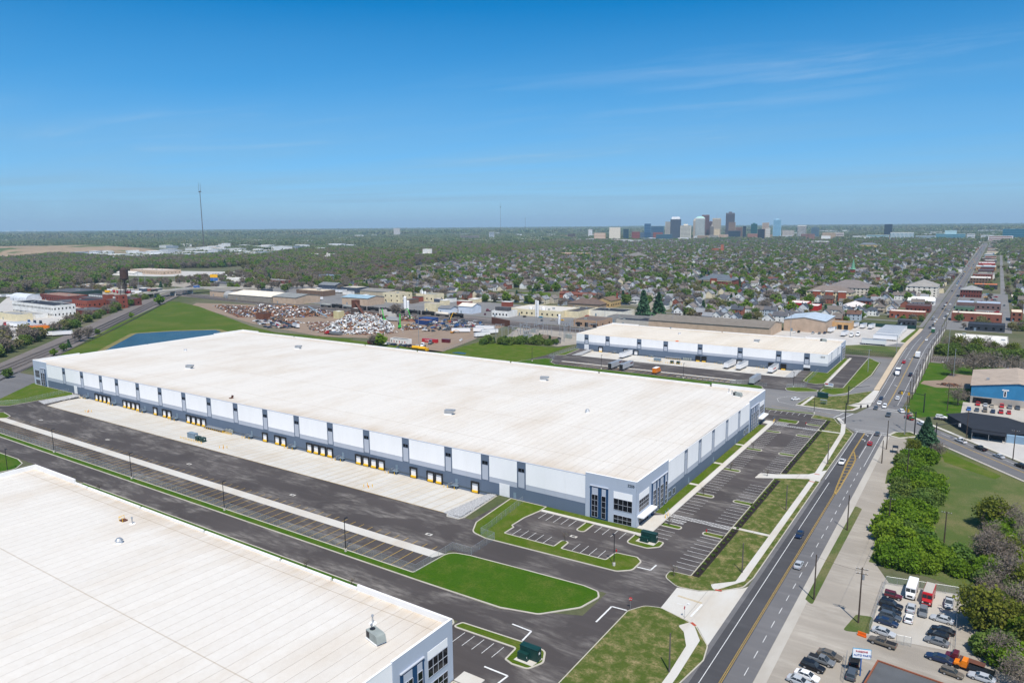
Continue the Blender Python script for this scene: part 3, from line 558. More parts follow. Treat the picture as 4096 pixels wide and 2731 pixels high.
def stair_mesh():
    fl = MB()
    for i in range(7): fl.box(-3.6+i*.32, -1.2, -1.1+i*.17, -3.28+i*.32, -.1, -1.05+i*.17)
    fl.tube((-3.6, -1.2, -1.2), (-1.3, -1.2, 0.05), .09); fl.tube((-3.6, -.1, -1.2), (-1.3, -.1, .05), .09)
    la = MB().box(-1.3, -1.35, .0, 1.2, -.02, .1).box(-1.2, -1.25, -1.2, -1.1, -1.15, 0).box(1.0, -1.25, -1.2, 1.1, -1.15, 0)
    ra = MB()
    for (p, q) in (((-3.6, -1.2, -.1), (-1.3, -1.2, 1.1)), ((-1.3, -1.3, 1.1), (1.2, -1.3, 1.1)), ((1.2, -1.3, 1.1), (1.2, -.1, 1.1)), ((-3.6, -1.2, -.5), (-1.3, -1.2, .6)), ((-1.3, -1.3, .6), (1.2, -1.3, .6)), ((-3.6, -.1, -.1), (-1.3, -.1, 1.1))): ra.tube(p, q, .05)
    for p in ((-3.6, -1.2, -1.2, -.1), (-2.4, -1.2, -.6, .5), (-1.3, -1.3, 0, 1.1), (0, -1.3, 0, 1.1), (1.2, -1.3, 0, 1.1)): ra.tube((p[0], p[1], p[2]), (p[0], p[1], p[3]), .045)
    return fl.mesh('stair_flight', [M['steel_blue']]), la.mesh('landing', [M['steel_blue']]), ra.mesh('railing', [M['metal']])
SF, SLD, SRL = stair_mesh()
BOL = MB().tube((0, 0, 0), (0, 0, 1.1), .11, n=8).mesh('post', [M['yellow']])
def bollard(x, y, z=0.0, label='yellow steel bollard standing on the concrete dock apron', group='yellow bollards on the dock aprons', s=1.0):
    return put('bollard', BOL, None, (x, y, z), 0, s, label, 'bollard', group)
def dock_stair(x, y, z, label, group):
    t = thing('dock_stair', label, 'stair', (x, y-.13, z), 0, group); put('flight', SF, t); put('landing', SLD, t); put('railing', SRL, t)
    for dx in (-4.0, -2.6, .4): bollard(x+dx, y-1.9-(.3 if dx < -3 else 0), z-1.15)
def roof_sheets(root, x0, x1, y0, y1, z, ridge, mat='roof', st=3.05):
    W_ = y1-y0; mb = MB(); n = 6; vs = []
    prof = [(0, 0), (W_*.25, ridge*.52), (W_*.5, ridge), (W_*.75, ridge*.52), (W_, 0)]
    n = round((x1-x0)/st); st = (x1-x0)/n
    for (yy, zz_) in prof: vs += [(0, yy, zz_+.03), (st-.07, yy, zz_+.03), (0, yy, zz_-.02), (st-.07, yy, zz_-.02)]
    fs = []
    for i in range(4): a = 4*i; fs += [(a, a+1, a+5, a+4), (a+1, a+3, a+7, a+5), (a+2, a, a+4, a+6)]
    me = MB().add(vs, fs).mesh('roof_sheet', [M[mat]])
    vs = []
    for (yy, zz_) in prof: vs += [(x0, y0+yy, z+zz_), (x1, y0+yy, z+zz_)]
    deck = MB().add(vs, [(2*i, 2*i+1, 2*i+3, 2*i+2) for i in range(4)]).obj('roof', M['roof_seam'], root)
    for i in range(n): put('roof_sheet', me, deck, (x0+i*st+.06, y0, z))
    return deck
def rz_at(y, y0, y1, z, ridge):
    t = abs((y-(y0+y1)/2)/((y1-y0)/2)); return z+ridge*(1-t)
# ---------- the long warehouse
X0, X1, Y0, Y1, ZT, ZC = -468.6, -83.9, 192.6, 337.2, 13.25, 14.37
ma = thing('warehouse', 'long white and slate-blue warehouse with a row of truck docks and number 2255', 'warehouse')
MB().box(X0+.3, Y0+.3, -1.4, X1-.3, Y1-.3, ZT-.35).obj('wall', M['w_dark'], ma)
roof_sheets(ma, X0+.3, X1-.3, Y0+.25, Y1-.3, ZT-.12, 0.75)
wf = Wall(ma, 'f', Y0+.3); wr = Wall(ma, 'r', X1-.3); wl = Wall(ma, 'l', X0+.3); wb = Wall(ma, 'b', Y1-.3)
PILF = [(-434.3, -430.8), (-414.3, -410.8), (-394.3, -391.0), (-378.4, -374.9), (-358.5, -355.1), (-338.6, -335.1), (-318.6, -315.1), (-298.7, -295.2), (-279.0, -275.5), (-258.5, -255.0), (-238.3, -234.8), (-218.2, -214.7), (-198.1, -194.6), (-178.0, -174.5), (-157.9, -154.4), (-141.8, -138.3), (-127.0, -123.5)]
a = -452.3
sp = []
for (p, q) in PILF: sp.append((a, p)); a = q
sp.append((a, -101.2)); bays(wf, sp, ZT, zbot=-1.35)
for (p, q) in PILF: pilaster(wf, p, q, ZT, zbot=-1.35)
def corner_front(w, a0, a1, flip, num=None):
    w.part('corner_wall', a0, a1, -.1, ZC, 0, .3, 'w_corner')
def bay_navy(w, a0, a1, z1, cols, o=.3, zwin=(0.7, 7.9), rows=4):
    """navy projecting bay with vertical glazing strips"""
    w.part('bay', a0, a1, 0.0, z1, o, o+.25, 'navy'); w.part('bay_cap', a0-.1, a1+.1, z1+.01, z1+.22, o, o+.42, 'w_light')
    n = len(cols)
    for (c0, c1, nc) in cols:
        w.part('wall_panel', c0, c1, zwin[1]+.05, z1-.4, o+.25, o+.29, 'w_light'); w.window(c0, c1, zwin[0], zwin[1], nc, rows, o=o+.36)
def canopy(w, a0, a1, z):
    w.part('canopy', a0, a1, z, z+.45, .3, 2.3, 'w_white')
# right-hand corner block
wf.part('corner_wall', -101.2, -83.9, -.1, ZC, 0, .30, 'w_corner'); wr.part('corner_wall', 192.6, 217.9, -.1, ZC, 0, .30, 'w_corner')
bay_navy(wf, -99.4, -93.3, 10.5, [(-98.8, -96.7, 2), (-95.4, -94.0, 1)])
wf.part('wall_panel', -91.5, -85.3, 8.05, 10.2, .3, .36, 'w_white'); wf.window(-91.4, -85.3, 4.4, 8.0, 4, 2, o=.36); wf.window(-91.4, -85.4, .2, 2.8, 4, 2, o=.36)
bay_navy(wr, 203.9, 216.8, 10.6, [(204.6, 206.9, 2), (208.1, 209.3, 1), (210.6, 213.0, 2), (214.6, 216.1, 1)], zwin=(.4, 7.9), rows=5)
wr.part('wall_panel', 194.4, 202.0, 8.2, 10.2, .3, .36, 'w_white'); wr.window(194.4, 201.8, 4.4, 8.1, 5, 3, o=.36); wr.window(194.5, 201.8, .15, 2.9, 5, 2, o=.36); canopy(wr, 193.4, 204.1, 3.05)
# far right corner block
wr.part('corner_wall', 312.2, 337.2, -.1, ZC, 0, .30, 'w_corner'); wb.part('corner_wall', -109, -83.9, -.1, ZC, 0, .3, 'w_corner')
bay_navy(wr, 313.4, 326.2, 10.6, [(314.2, 315.7, 1), (317.2, 319.4, 2), (320.8, 322, 1), (323.4, 325.7, 2)], zwin=(.4, 7.9), rows=5)
wr.part('wall_panel', 328.2, 335.6, 8.2, 10.2, .3, .36, 'w_white'); wr.window(328.3, 335.5, 4.4, 8.1, 5, 3, o=.36); wr.window(328.3, 335.5, .15, 2.9, 5, 2, o=.36); canopy(wr, 326.4, 336.8, 3.05)
# left corner block
wf.part('corner_wall', -468.6, -452.3, -.1, ZC, 0, .3, 'w_corner'); bay_navy(wf, -459.8, -453.8, 10.5, [(-459.3, -457.6, 1), (-456.9, -454.6, 2)])
wf.window(-466.8, -461.4, 4.6, 8.8, 4, 2, o=.36); wf.window(-466.6, -461.4, .4, 3.2, 4, 1, o=.36)
# right wall bays
PILR = [(233.1, 236.4), (247.4, 250.7), (262.3, 265.6), (279.2, 282.5), (295.8, 299.0)]
a = 217.9; sp = []
for (p, q) in PILR: sp.append((a, p)); a = q
sp.append((a, 312.2)); bays(wr, sp, ZT)
for (p, q) in PILR: pilaster(wr, p, q, ZT, win=False)
for (a0, a1) in ((218.8, 221.1), (222.7, 225.0), (304.7, 307.0), (308.8, 311.1)): wr.window(a0, a1, .8, 2.9, 2, 1, o=.16, frame='w_corner')
for yy in (237.9, 264.7, 292.7): wr.part('door', yy-.5, yy+.5, 0, 2.15, .12, .17, 'steel_blue')
# parapets and copings seen over the roof
wf.part('coping', -452.3, -101.2, ZT, ZT+.10, -.35, .16, 'w_light'); wr.part('coping', 217.9, 312.2, ZT, ZT+.22, -.3, .16, 'w_white')
for (a0, a1) in ((-101.2, -83.9), (-468.6, -452.3)): wf.part('coping', a0, a1, ZC, ZC+.08, -.12, .34, 'w_white')
for (a0, a1) in ((192.7, 217.9), (312.2, 337.1)): wr.part('coping', a0, a1, ZC, ZC+.08, -.12, .34, 'w_white')
for (a0, a1, h) in ((-468.6, -450, ZC+.3), (-449.8, -411, ZT+.75), (-410, -341, ZT+.75), (-340, -296, ZT+.75), (-295, -226, ZT+.75), (-225, -170, ZT+.75), (-169, -110, ZT+.75), (-109, -84.3, ZC+.3)): wb.part('parapet', a0, a1, ZT-.6, h, -.25, .08, 'w_inner')
for (a0, a1, h) in ((192.7, 219, ZC+.3), (219.2, 262, ZT+.75), (263, 312, ZT+.75), (312.3, 337, ZC+.3)): wl.part('parapet', a0, a1, -.1, h, -.25, .2, 'w_inner')
# docks, drive-in doors, stairs
for xx in (-397.8, -393.7, -389.6, -385.4, -369.8, -365.8, -361.6, -357.5, -341.6, -333.6, -329.5, -313.6, -309.5, -305.5, -301.5, -257.2, -249.1, -245.1, -228.9, -224.9, -220.9, -216.8, -200.7, -196.7, -192.6, -188.6, -172.4, -164.3, -160.4, -144.2): dock(ma, xx, Y0+.18, -.55)
for (a0, a1) in ((-134.1, -130.0), (-422.2, -418.9)): wf.part('drive_in_door', a0, a1, 0, 4.4, .12, .18, 'door_white')
for xx in (-127.9, -407.5, -379.4, -351.3, -323.4, -266.6, -238.2, -209.6, -181.0, -152.6): wf.part('door', xx-.5, xx+.5, .05 if xx < -130 else 0, 2.2, .12, .16, 'steel_blue')
for xx in (-407.9, -379.7, -351.6, -323.7, -266.9, -238.5, -209.9, -181.3, -152.9): dock_stair(xx+.4, Y0+.1, .02, 'galvanised steel stair with railings at a dock door of the long warehouse', 'dock stairs along the long warehouse')
pl = thing('dock_platform', 'long raised steel platform on a row of yellow posts against the long warehouse', 'platform', (-291.5, Y0-.0, 0))
MB().box(-6.5, -1.9, -.1, 6.5, -.02, .08).obj('deck', M['metal'], pl)
for i in range(9): MB().box(-6.3+i*1.55, -1.85, -1.2, -6.15+i*1.55, -1.7, -.1).obj('post', M['yellow'], pl)
rl_ = MB()
for z_ in (.55, 1.1): rl_.tube((-6.5, -1.85, z_), (6.5, -1.85, z_), .045)
for i in range(8): rl_.tube((-6.5+i*1.857, -1.85, .05), (-6.5+i*1.857, -1.85, 1.1), .04)
rl_.obj('railing', M['metal'], pl); put('flight', SF, pl, (-5.2, 0, 0))
for i, (dx, w_, h_) in enumerate(((-283.6, .9, 1.9), (-282.4, .7, 1.4), (-281.2, 1.2, 2.1), (-279.8, 1.0, 2.0))):
    c = thing('switch_cabinet', 'grey electrical switch cabinet beside the raised platform of the long warehouse', 'cabinet', (dx, Y0-.5, -1.15), 0, 'electrical cabinets by the raised platform')
    MB().box(-w_/2, -.4, 0, w_/2, .3, h_).obj('housing', M['hvac'], c); MB().box(-w_/2+.05, -.43, .1, w_/2-.05, -.4, h_-.1).obj('door', M['metal'], c)
for i in range(8): bollard(-285+i*.9, Y0-1.8, -1.1)
for (cx, cy) in ((-373.3, 175.9), (-261.8, 175.1), (-178.0, 174.7)):
    for (dx, dy) in ((-1.2, -.9), (1.2, -.9), (-1.2, .9), (1.2, .9)): bollard(cx+dx, cy+dy, -.25)
    h = thing('fire_hydrant', 'small red hydrant ringed by yellow bollards on the dock apron', 'hydrant', (cx, cy, -.25), 0, 'hydrants on the dock apron')
    MB().tube((0, 0, 0), (0, 0, .65), .13, n=8).tube((-.25, 0, .45), (.25, 0, .45), .08).obj('barrel', M['red'], h); MB().tube((0, 0, .65), (0, 0, .82), .14, .05, 8).obj('cap', M['red'], h)
def cabinet(name, label, loc, w, d, h, mat, cat='transformer', rz=0.0, group=None, z=0.0, second=None):
    t = thing(name, label, cat, (loc[0], loc[1], z), rz, group)
    MB().box(-w/2, -d/2, 0, w/2, d/2, h*.94).obj('housing', M[mat], t); MB().box(-w/2-.06, -d/2-.06, h*.94, w/2+.06, d/2+.06, h).obj('lid', M[mat], t)
    for k in range(max(1, int(w/1.2))): MB().box(-w/2+.1+k*(w-.2)/max(1, int(w/1.2)), -d/2-.04, .12, -w/2+.02+(k+1)*(w-.2)/max(1, int(w/1.2)), -d/2, h*.86).obj('door', M[mat], t)
    if second:
        dx, dy, w2, d2, h2 = second; s_ = MB().box(dx-w2/2, dy-d2/2, 0, dx+w2/2, dy+d2/2, h2).obj('side_cabinet', M[mat], t); MB().box(dx+w2/2-.1, dy-d2/2-.03, h2*.5, dx+w2/2, dy-d2/2, h2*.7).obj('plate', M['white_paint'], s_)
    MB().box(w/2-.02, -.25, h*.55, w/2+.04, .25, h*.72).obj('plate', M['white_paint'], t)
    return t
cabinet('backflow_cabinet', 'tall dark green utility cabinet with a lower box, by the front car park island', (-76.9, 186.1), 4.6, 1.6, 2.7, 'cabinet', second=(-.9, -1.4, 2.4, .9, 1.5), z=.2)
cabinet('backflow_cabinet', 'tall dark green utility cabinet with a lower box, beside the near warehouse', (-75.2, 118.9), 4.4, 1.5, 2.7, 'cabinet', second=(-1.0, -1.3, 2.4, .9, 1.6), z=.2)
cabinet('backflow_cabinet', 'dark green windowless utility cabinet on the roadside lawn north of the turning circle', (-69.6, 397.4), 5.2, 1.8, 2.6, 'cabinet', z=.15)
cabinet('generator', 'dark grey generator inside a small fence on the apron of the long warehouse', (-287.2, 177.6), 5.0, 2.0, 2.3, 'steel_blue', 'generator', z=-.35)
for i, xx in enumerate((-281.1, -277.8)): cabinet('transformer', 'green pad transformer among bollards on the apron of the long warehouse', (xx, 176.4), 2.1, 1.8, 1.9, 'cabinet', z=-.3, group='pad transformers on the long apron')
for i in range(14): bollard(-290.8+i*1.2, 174.0, -.2, s=.9)
# roof equipment
def rooftop(x, y, z, label, kind='unit', rz=0.0, s=1.0, group=None):
    t = thing('rooftop_unit' if kind != 'vent' else 'roof_vent', label, 'rooftop unit' if kind != 'vent' else 'vent', (x, y, z), rz, group, s)
    if kind == 'unit':
        MB().box(-1.9, -1.1, 0, 1.9, 1.1, .25).obj('curb', M['w_white'], t); MB().box(-1.8, -1.0, .25, 1.4, 1.0, 1.9).obj('casing', M['hvac'], t)
        MB().add([(1.4, -1, .4), (1.4, 1, .4), (1.4, 1, 1.9), (1.4, -1, 1.9), (2.3, -1, .4), (2.3, 1, .4), (1.9, 1, 1.75), (1.9, -1, 1.75)], [(0, 1, 5, 4), (3, 7, 6, 2), (4, 5, 6, 7), (0, 4, 7, 3), (1, 2, 6, 5)]).obj('intake_hood', M['hvac'], t)
        MB().tube((-1.0, 0, 1.9), (-1.0, 0, 2.0), .55, n=12).obj('fan', M['darkmetal'], t); MB().box(-1.7, -1.03, .5, -.6, -1.0, 1.7).obj('grille', M['darkmetal'], t)
    elif kind == 'hood':
        MB().box(-1.3, -.9, 0, 1.6, .9, .3).obj('curb', M['w_white'], t)
        MB().add([(-1.2, -.8, .3), (-1.2, .8, .3), (-1.2, .8, 1.7), (-1.2, -.8, 1.7), (2.6, -.8, 1.2), (2.6, .8, 1.2), (2.6, .8, 1.8), (2.6, -.8, 1.8), (1.4, -.8, .3), (1.4, .8, .3)], [(0, 3, 2, 1), (3, 7, 6, 2), (4, 5, 6, 7), (0, 8, 4, 7, 3), (1, 2, 6, 5, 9), (8, 9, 5, 4)]).obj('duct', M['metal'], t)
    else:
        MB().tube((0, 0, 0), (0, 0, .7), .8, .7, 10).obj('curb', M['w_white'], t); MB().tube((0, 0, .7), (0, 0, 1.3), 1.0, .5, 12).obj('hood', M['metal'], t)
    return t
for (x, y) in ((-184.7, 304.9), (-368.7, 228.9), (-369.3, 305.2), (-183.8, 227.6)): rooftop(x, y, rz_at(y, Y0, Y1, ZT-.1, .75), 'galvanised intake duct with a slanted end on the long white roof', 'hood', .3, 1.15, 'slanted intake ducts on the long roof')
rooftop(-135.8, 259.6, rz_at(259.6, Y0, Y1, ZT-.1, .75), 'low ridge vent near the middle of the long white roof', 'vent'); rooftop(-422.2, 260.8, rz_at(260, Y0, Y1, ZT-.1, .75), 'small round vent at the far end of the long white roof', 'vent')
rooftop(-92.5, 322.5, 13.3, 'grey air conditioner near the raised corner of the long white roof', 'unit', -.2, .95)
def flue(x, y, z, label):
    t = thing('roof_flue', label, 'flue', (x, y, z)); MB().tube((0, 0, 0), (0, 0, 1.6), .16, n=8).obj('pipe', M['metal'], t); MB().tube((0, 0, 1.6), (0, 0, 1.9), .3, .22, 8).obj('cap', M['metal'], t); MB().tube((0, 0, 0), (0, 0, .06), .8, n=10).obj('flashing', M['w_white'], t)
flue(-95.6, 324.7, 13.25, 'thin metal flue between the grey air conditioner and a second pipe on the long roof'); flue(-98.0, 327.9, 13.25, 'thin metal flue closest to the back parapet of the long roof')
ht = thing('roof_hatch', 'open rust-red roof hatch at the dock edge of the long white roof', 'hatch', (-287.2, 197.9, 13.2)); MB().box(-.8, -.6, 0, .8, .6, .3).obj('curb', M['rust'], ht); MB().add([(-.8, .6, .3), (.8, .6, .3), (.8, 1.0, 1.3), (-.8, 1.0, 1.3)], [(0, 1, 2, 3), (3, 2, 1, 0)]).obj('cover', M['rust'], ht)
# house number
def digits(text, loc, rotx, rz, size, parent, mat='black'):
    c = bpy.data.curves.new('house_number', 'FONT'); c.body = text; c.size = size; c.extrude = .05; c.align_x = 'LEFT'; c.materials.append(M[mat])
    o = bpy.data.objects.new('house_number', c); dg = bpy.context.evaluated_depsgraph_get(); COL.objects.link(o); dg.update()
    me = bpy.data.meshes.new_from_object(o.evaluated_get(bpy.context.evaluated_depsgraph_get())); bpy.data.objects.remove(o)
    p = put('house_number' if parent else 'lettering', me, parent, loc); p.rotation_euler = (rotx, 0, rz); return p
digits('2255', (-86.9, 192.55, 12.5), math.pi/2, 0, 1.15, ma)
# ---------- the near warehouse
NX0, NX1, NY0, NY1, NT, NC = -260.4, -84.5, -6.0, 104.4, 12.0, 13.16
na = thing('warehouse', 'near warehouse with a wide white roof and blue-grey corner with tall dark windows', 'warehouse')
MB().box(NX0+.3, NY0, -.1, NX1-.3, NY1-.3, NT-.35).obj('wall', M['w_dark'], na)
roof_sheets(na, NX0+.3, NX1-.3, NY0, NY1-.3, NT-.1, .9, 'roof_near')
nb = Wall(na, 'b', NY1-.3); nr = Wall(na, 'r', NX1-.3); nl = Wall(na, 'l', NX0+.3)
for (a0, a1, h) in ((-260.4, -234, NC+.25), (-233.8, -226.6, NT+.45), (-225.9, -197.2, NT+.45), (-196.4, -167, NT+.45), (-166.2, -136.6, NT+.45), (-135.9, -119, NT+.45), (-118.2, -110.7, NT+.45), (-110.5, -84.9, NC+.1)): nb.part('parapet', a0, a1, -.1, h, -.2, .3, 'w_inner')
for (a0, a1, h) in ((80, 104.1, NC+.25), (50, 79.8, NT+.5), (NY0, 49.5, NT+.5)): nl.part('parapet', a0, a1, -.1, h, -.2, .3, 'w_inner')
nr.part('corner_wall', 87.1, 104.4, -.1, NC, 0, .3, 'w_corner'); nr.part('coping', 87.1, 104.4, NC, NC+.1, -.15, .34, 'w_white')
bays(nr, [(60, 87.1)], NT+.8); nr.part('coping', 60, 87.1, NT+.8, NT+.95, -.2, .16, 'w_white')
bay_navy(nr, 88.9, 95.4, 9.7, [(89.6, 92.0, 2), (93.4, 94.8, 1)], zwin=(.5, 7.6), rows=4)
nr.part('wall_panel', 96.7, 102.7, 8.3, 10.0, .3, .36, 'w_white'); nr.window(96.7, 102.7, 4.5, 8.2, 4, 2, o=.36); nr.window(96.7, 102.6, .3, 3.1, 4, 2, o=.36)
rooftop(-93.2, 91.8, rz_at(91.8, NY0, NY1, NT, .9), 'grey air conditioner beside tall flues on the near warehouse roof', 'unit', -.25, 1.0)
flue(-95.7, 93.3, 12.15, 'metal flue on a small frame next to the near roof air conditioner'); flue(-98.0, 95.9, 12.1, 'metal flue with a cap nearest the back parapet of the near roof')
rooftop(-178.6, 88.3, 12.2, 'lone blue-grey ridge vent on the near warehouse roof', 'vent')
ht = thing('roof_hatch', 'red roof hatch with yellow rails on the near warehouse roof', 'hatch', (-191.9, 96.6, 12.05)); MB().box(-.9, -.7, 0, .9, .7, .35).obj('curb', M['rust'], ht)
g_ = MB()
for (p, q) in (((-.9, -.7, 1.2), (.9, -.7, 1.2)), ((-.9, -.7, 0), (-.9, -.7, 1.2)), ((.9, -.7, 0), (.9, -.7, 1.2)), ((-.9, .7, 0), (-.9, .7, 1.2)), ((-.9, -.7, 1.2), (-.9, .7, 1.2))): g_.tube(p, q, .06)
g_.obj('guard_rail', M['yellow'], ht)
flue(-187.9, 96.8, 12.05, 'white vent pipe beside the red roof hatch of the near warehouse')
# ---------- the northern warehouse
FX0, FX1, FY0, FY1, FT = -254.2, -80.1, 467.3, 527.9, 11.0
fa = thing('warehouse', 'smaller white and slate-blue warehouse with parked trailers and number 2210', 'warehouse')
MB().box(FX0+.3, FY0+.3, -1.2, FX1-.3, FY1-.3, FT-.35).obj('wall', M['w_dark'], fa)
roof_sheets(fa, FX0+.3, FX1-.3, FY0+.25, FY1-.3, FT-.12, .5, 'roof_tan')
ff = Wall(fa, 'f', FY0+.3); fr = Wall(fa, 'r', FX1-.3); fb = Wall(fa, 'b', FY1-.3); fl_ = Wall(fa, 'l', FX0+.3)
PF = [(-247.5, -244.1), (-230.4, -227.0), (-205.9, -202.5), (-186.2, -182.8), (-161.9, -158.5), (-135.2, -131.8), (-111.0, -107.6), (-94.1, -90.7)]
a = FX0; sp = []
for (p, q) in PF: sp.append((a, p)); a = q
sp.append((a, FX1)); bays(ff, sp, FT, 3.9, 5.6, -1.15)
for (p, q) in PF: pilaster(ff, p, q, FT, 3.9, (7.4, 8.5), -1.15)
bays(fr, [(FY0+.2, 478.8), (481.2, 500), (502.4, 512)], FT, 3.9, 5.6)
for (p, q) in ((478.8, 481.2), (500, 502.4)): pilaster(fr, p, q, FT, 3.9, (7.4, 8.5), -.02, False)
fr.part('corner_wall', 512, 527.9, -.1, FT+.9, 0, .3, 'w_corner'); bay_navy(fr, 513, 519.5, 9.6, [(513.6, 515.6, 1), (516.8, 518.9, 1)], rows=4); fr.window(521, 526.8, .3, 7.6, 3, 4, o=.36)
ff.part('coping', FX0, FX1, FT, FT+.1, -.3, .16, 'w_white'); fr.part('coping', FY0, 512, FT, FT+.2, -.3, .16, 'w_white')
for (a0, a1, h) in ((-254, -231, FT+1.2), (-230.5, -205, FT+.6), (-204, -165, FT+.6), (-164, -106.5, FT+.6), (-106, -80.4, FT+1.2)): fb.part('parapet', a0, a1, FT-.5, h, -.25, .1, 'w_inner')
for (a0, a1, h) in ((467.6, 500, FT+.3), (500.4, 527.6, FT+.9)): fl_.part('parapet', a0, a1, -.1, h, -.2, .2, 'w_inner')
for (xx, op) in ((-234, 0), (-214.3, 0), (-206.3, 0), (-161.3, 1), (-157.2, 1), (-133.7, 0), (-113.5, 1), (-106, 1)): dock(fa, xx, FY0+.18, -.45, bool(op), op or xx == -234)
ff.part('drive_in_door', -247.5, -243.9, 0, 3.7, .12, .18, 'door_white'); ff.part('drive_in_door', -94.1, -90.2, 1.9, 3.7, .12, .18, 'door_white'); ff.part('drive_in_opening', -94.1, -90.2, 0, 1.9, .10, .13, 'black')
for xx in (-222.3, -194.2, -145.3, -118.1): dock_stair(xx, FY0+.1, -.1, 'galvanised steel stair with railings at a dock door of the northern warehouse', 'dock stairs along the northern warehouse')
pl = thing('dock_platform', 'long steel platform on yellow posts against the northern warehouse', 'platform', (-178.2, FY0, .1)); MB().box(-5.5, -1.8, -.1, 5.5, -.02, .08).obj('deck', M['metal'], pl)
for i in range(8): MB().box(-5.4+i*1.5, -1.75, -1.0, -5.2+i*1.5, -1.6, -.1).obj('post', M['yellow'], pl)
MB().tube((-5.5, -1.75, 1.1), (5.5, -1.75, 1.1), .05).tube((-5.5, -1.75, .6), (5.5, -1.75, .6), .05).obj('railing', M['metal'], pl)
for dx in (-171, -169.5, -168, -166.3): cabinet('switch_cabinet', 'grey electrical switch cabinet against the northern warehouse', (dx, FY0-.6), 1.0, .6, 1.8, 'hvac', 'cabinet', 0, 'electrical cabinets by the northern docks', -.8)
cabinet('generator', 'dark grey generator behind a small fence on the apron of the northern warehouse', (-183.5, 451), 4.6, 2, 2.2, 'steel_blue', 'generator', z=-.35)
for xx in (-172.5, -168.2): cabinet('transformer', 'green pad transformer among bollards before the northern warehouse', (xx, 449), 2.0, 1.8, 1.8, 'cabinet', group='pad transformers on the northern apron', z=-.25)
for i in range(10): bollard(-176+i*1.2, 446.8, -.15); bollard(-189+i*1.1, 448, -.2)
digits('2210', (-84.4, 467.22, 9.2), math.pi/2, 0, 1.25, fa)
rooftop(-130.5, 493, 11.3, 'grey rooftop intake unit mid-way along the northern roof', 'hood'); rooftop(-92.8, 519, 11.1, 'pale green air conditioner near the corner of the northern roof', 'unit'); rooftop(-187, 500, 11.4, 'small pale vent towards the far end of the northern roof', 'vent')
ht = thing('roof_hatch', 'small orange roof hatch at the front edge of the northern roof', 'hatch', (-177.5, 470.5, 11)); MB().box(-.9, -.6, 0, .9, .6, .4).obj('curb', M['orange'], ht); MB().box(-.9, -.55, .42, .9, .65, .5).obj('cover', M['orange'], ht)
# ================================================================== VEHICLES
def paint(name, c, metal=0.0):
    b = NB(name); n = b.noise(1.5, 2); return b.done(b.mix(b.rng(n, .3, .7, 0, .1), c, tuple(x*.8 for x in c)), 0.28, 0.5, metal)
PAINT = {k: paint('paint_'+k, v) for k, v in dict(white=(.80, .80, .80), silver=(.42, .44, .46), grey=(.16, .17, .18), slate=(.07, .085, .105), black=(.012, .012, .014), navy=(.014, .028, .07), blue=(.03, .12, .36), red=(.42, .015, .02),
         maroon=(.10, .012, .022), bronze=(.13, .11, .085), beige=(.36, .31, .24), green=(.03, .12, .05), orange=(.75, .20, .01), yellow=(.80, .42, .01), teal=(.05, .28, .45)).items()}
M['lamp_red'] = plain('tail_lamp', (.35, .01, .01), .3); M['lamp_clear'] = plain('head_lamp', (.75, .75, .72), .2); M['rim'] = plain('alloy_rim', (.45, .46, .48), .35, .5, .6)
def loft(mb, st, ring, mi=0):
    """st: list of (x, ring params); ring(params)-> list of (y,z) for the full closed section"""
    vs = []; n = None
    for s in st:
        r = ring(*s[1:]); n = len(r); vs += [(s[0], y, z) for (y, z) in r]
    fs = []
    for i in range(len(st)-1):
        for k in range(n): fs.append((i*n+k, i*n+(k+1) % n, (i+1)*n+(k+1) % n, (i+1)*n+k))
    fs += [tuple(range(n-1, -1, -1)), tuple((len(st)-1)*n+k for k in range(n))]
    return mb.add(vs, fs, mi)
def bring(w, zb, zt):
    h = w/2; m = zb+(zt-zb)*.5
    half = [(h*.86, zb), (h*.98, zb+.12), (h, m), (h*.97, zt-.10), (h*.86, zt)]
    return [(-y, z) for (y, z) in half]+[(y, z) for (y, z) in half[::-1]]
WHL = {}
def wheel_meshes(r, w):
    k = (r, w)
    if k not in WHL:
        WHL[k] = (MB().tube((0, -w/2, 0), (0, w/2, 0), r, n=16).mesh('tyre', [M['rubber']]), MB().tube((0, -w/2-.012, 0), (0, w/2+.012, 0), r*.62, n=12).mesh('rim', [M['rim']]))
    return WHL[k]
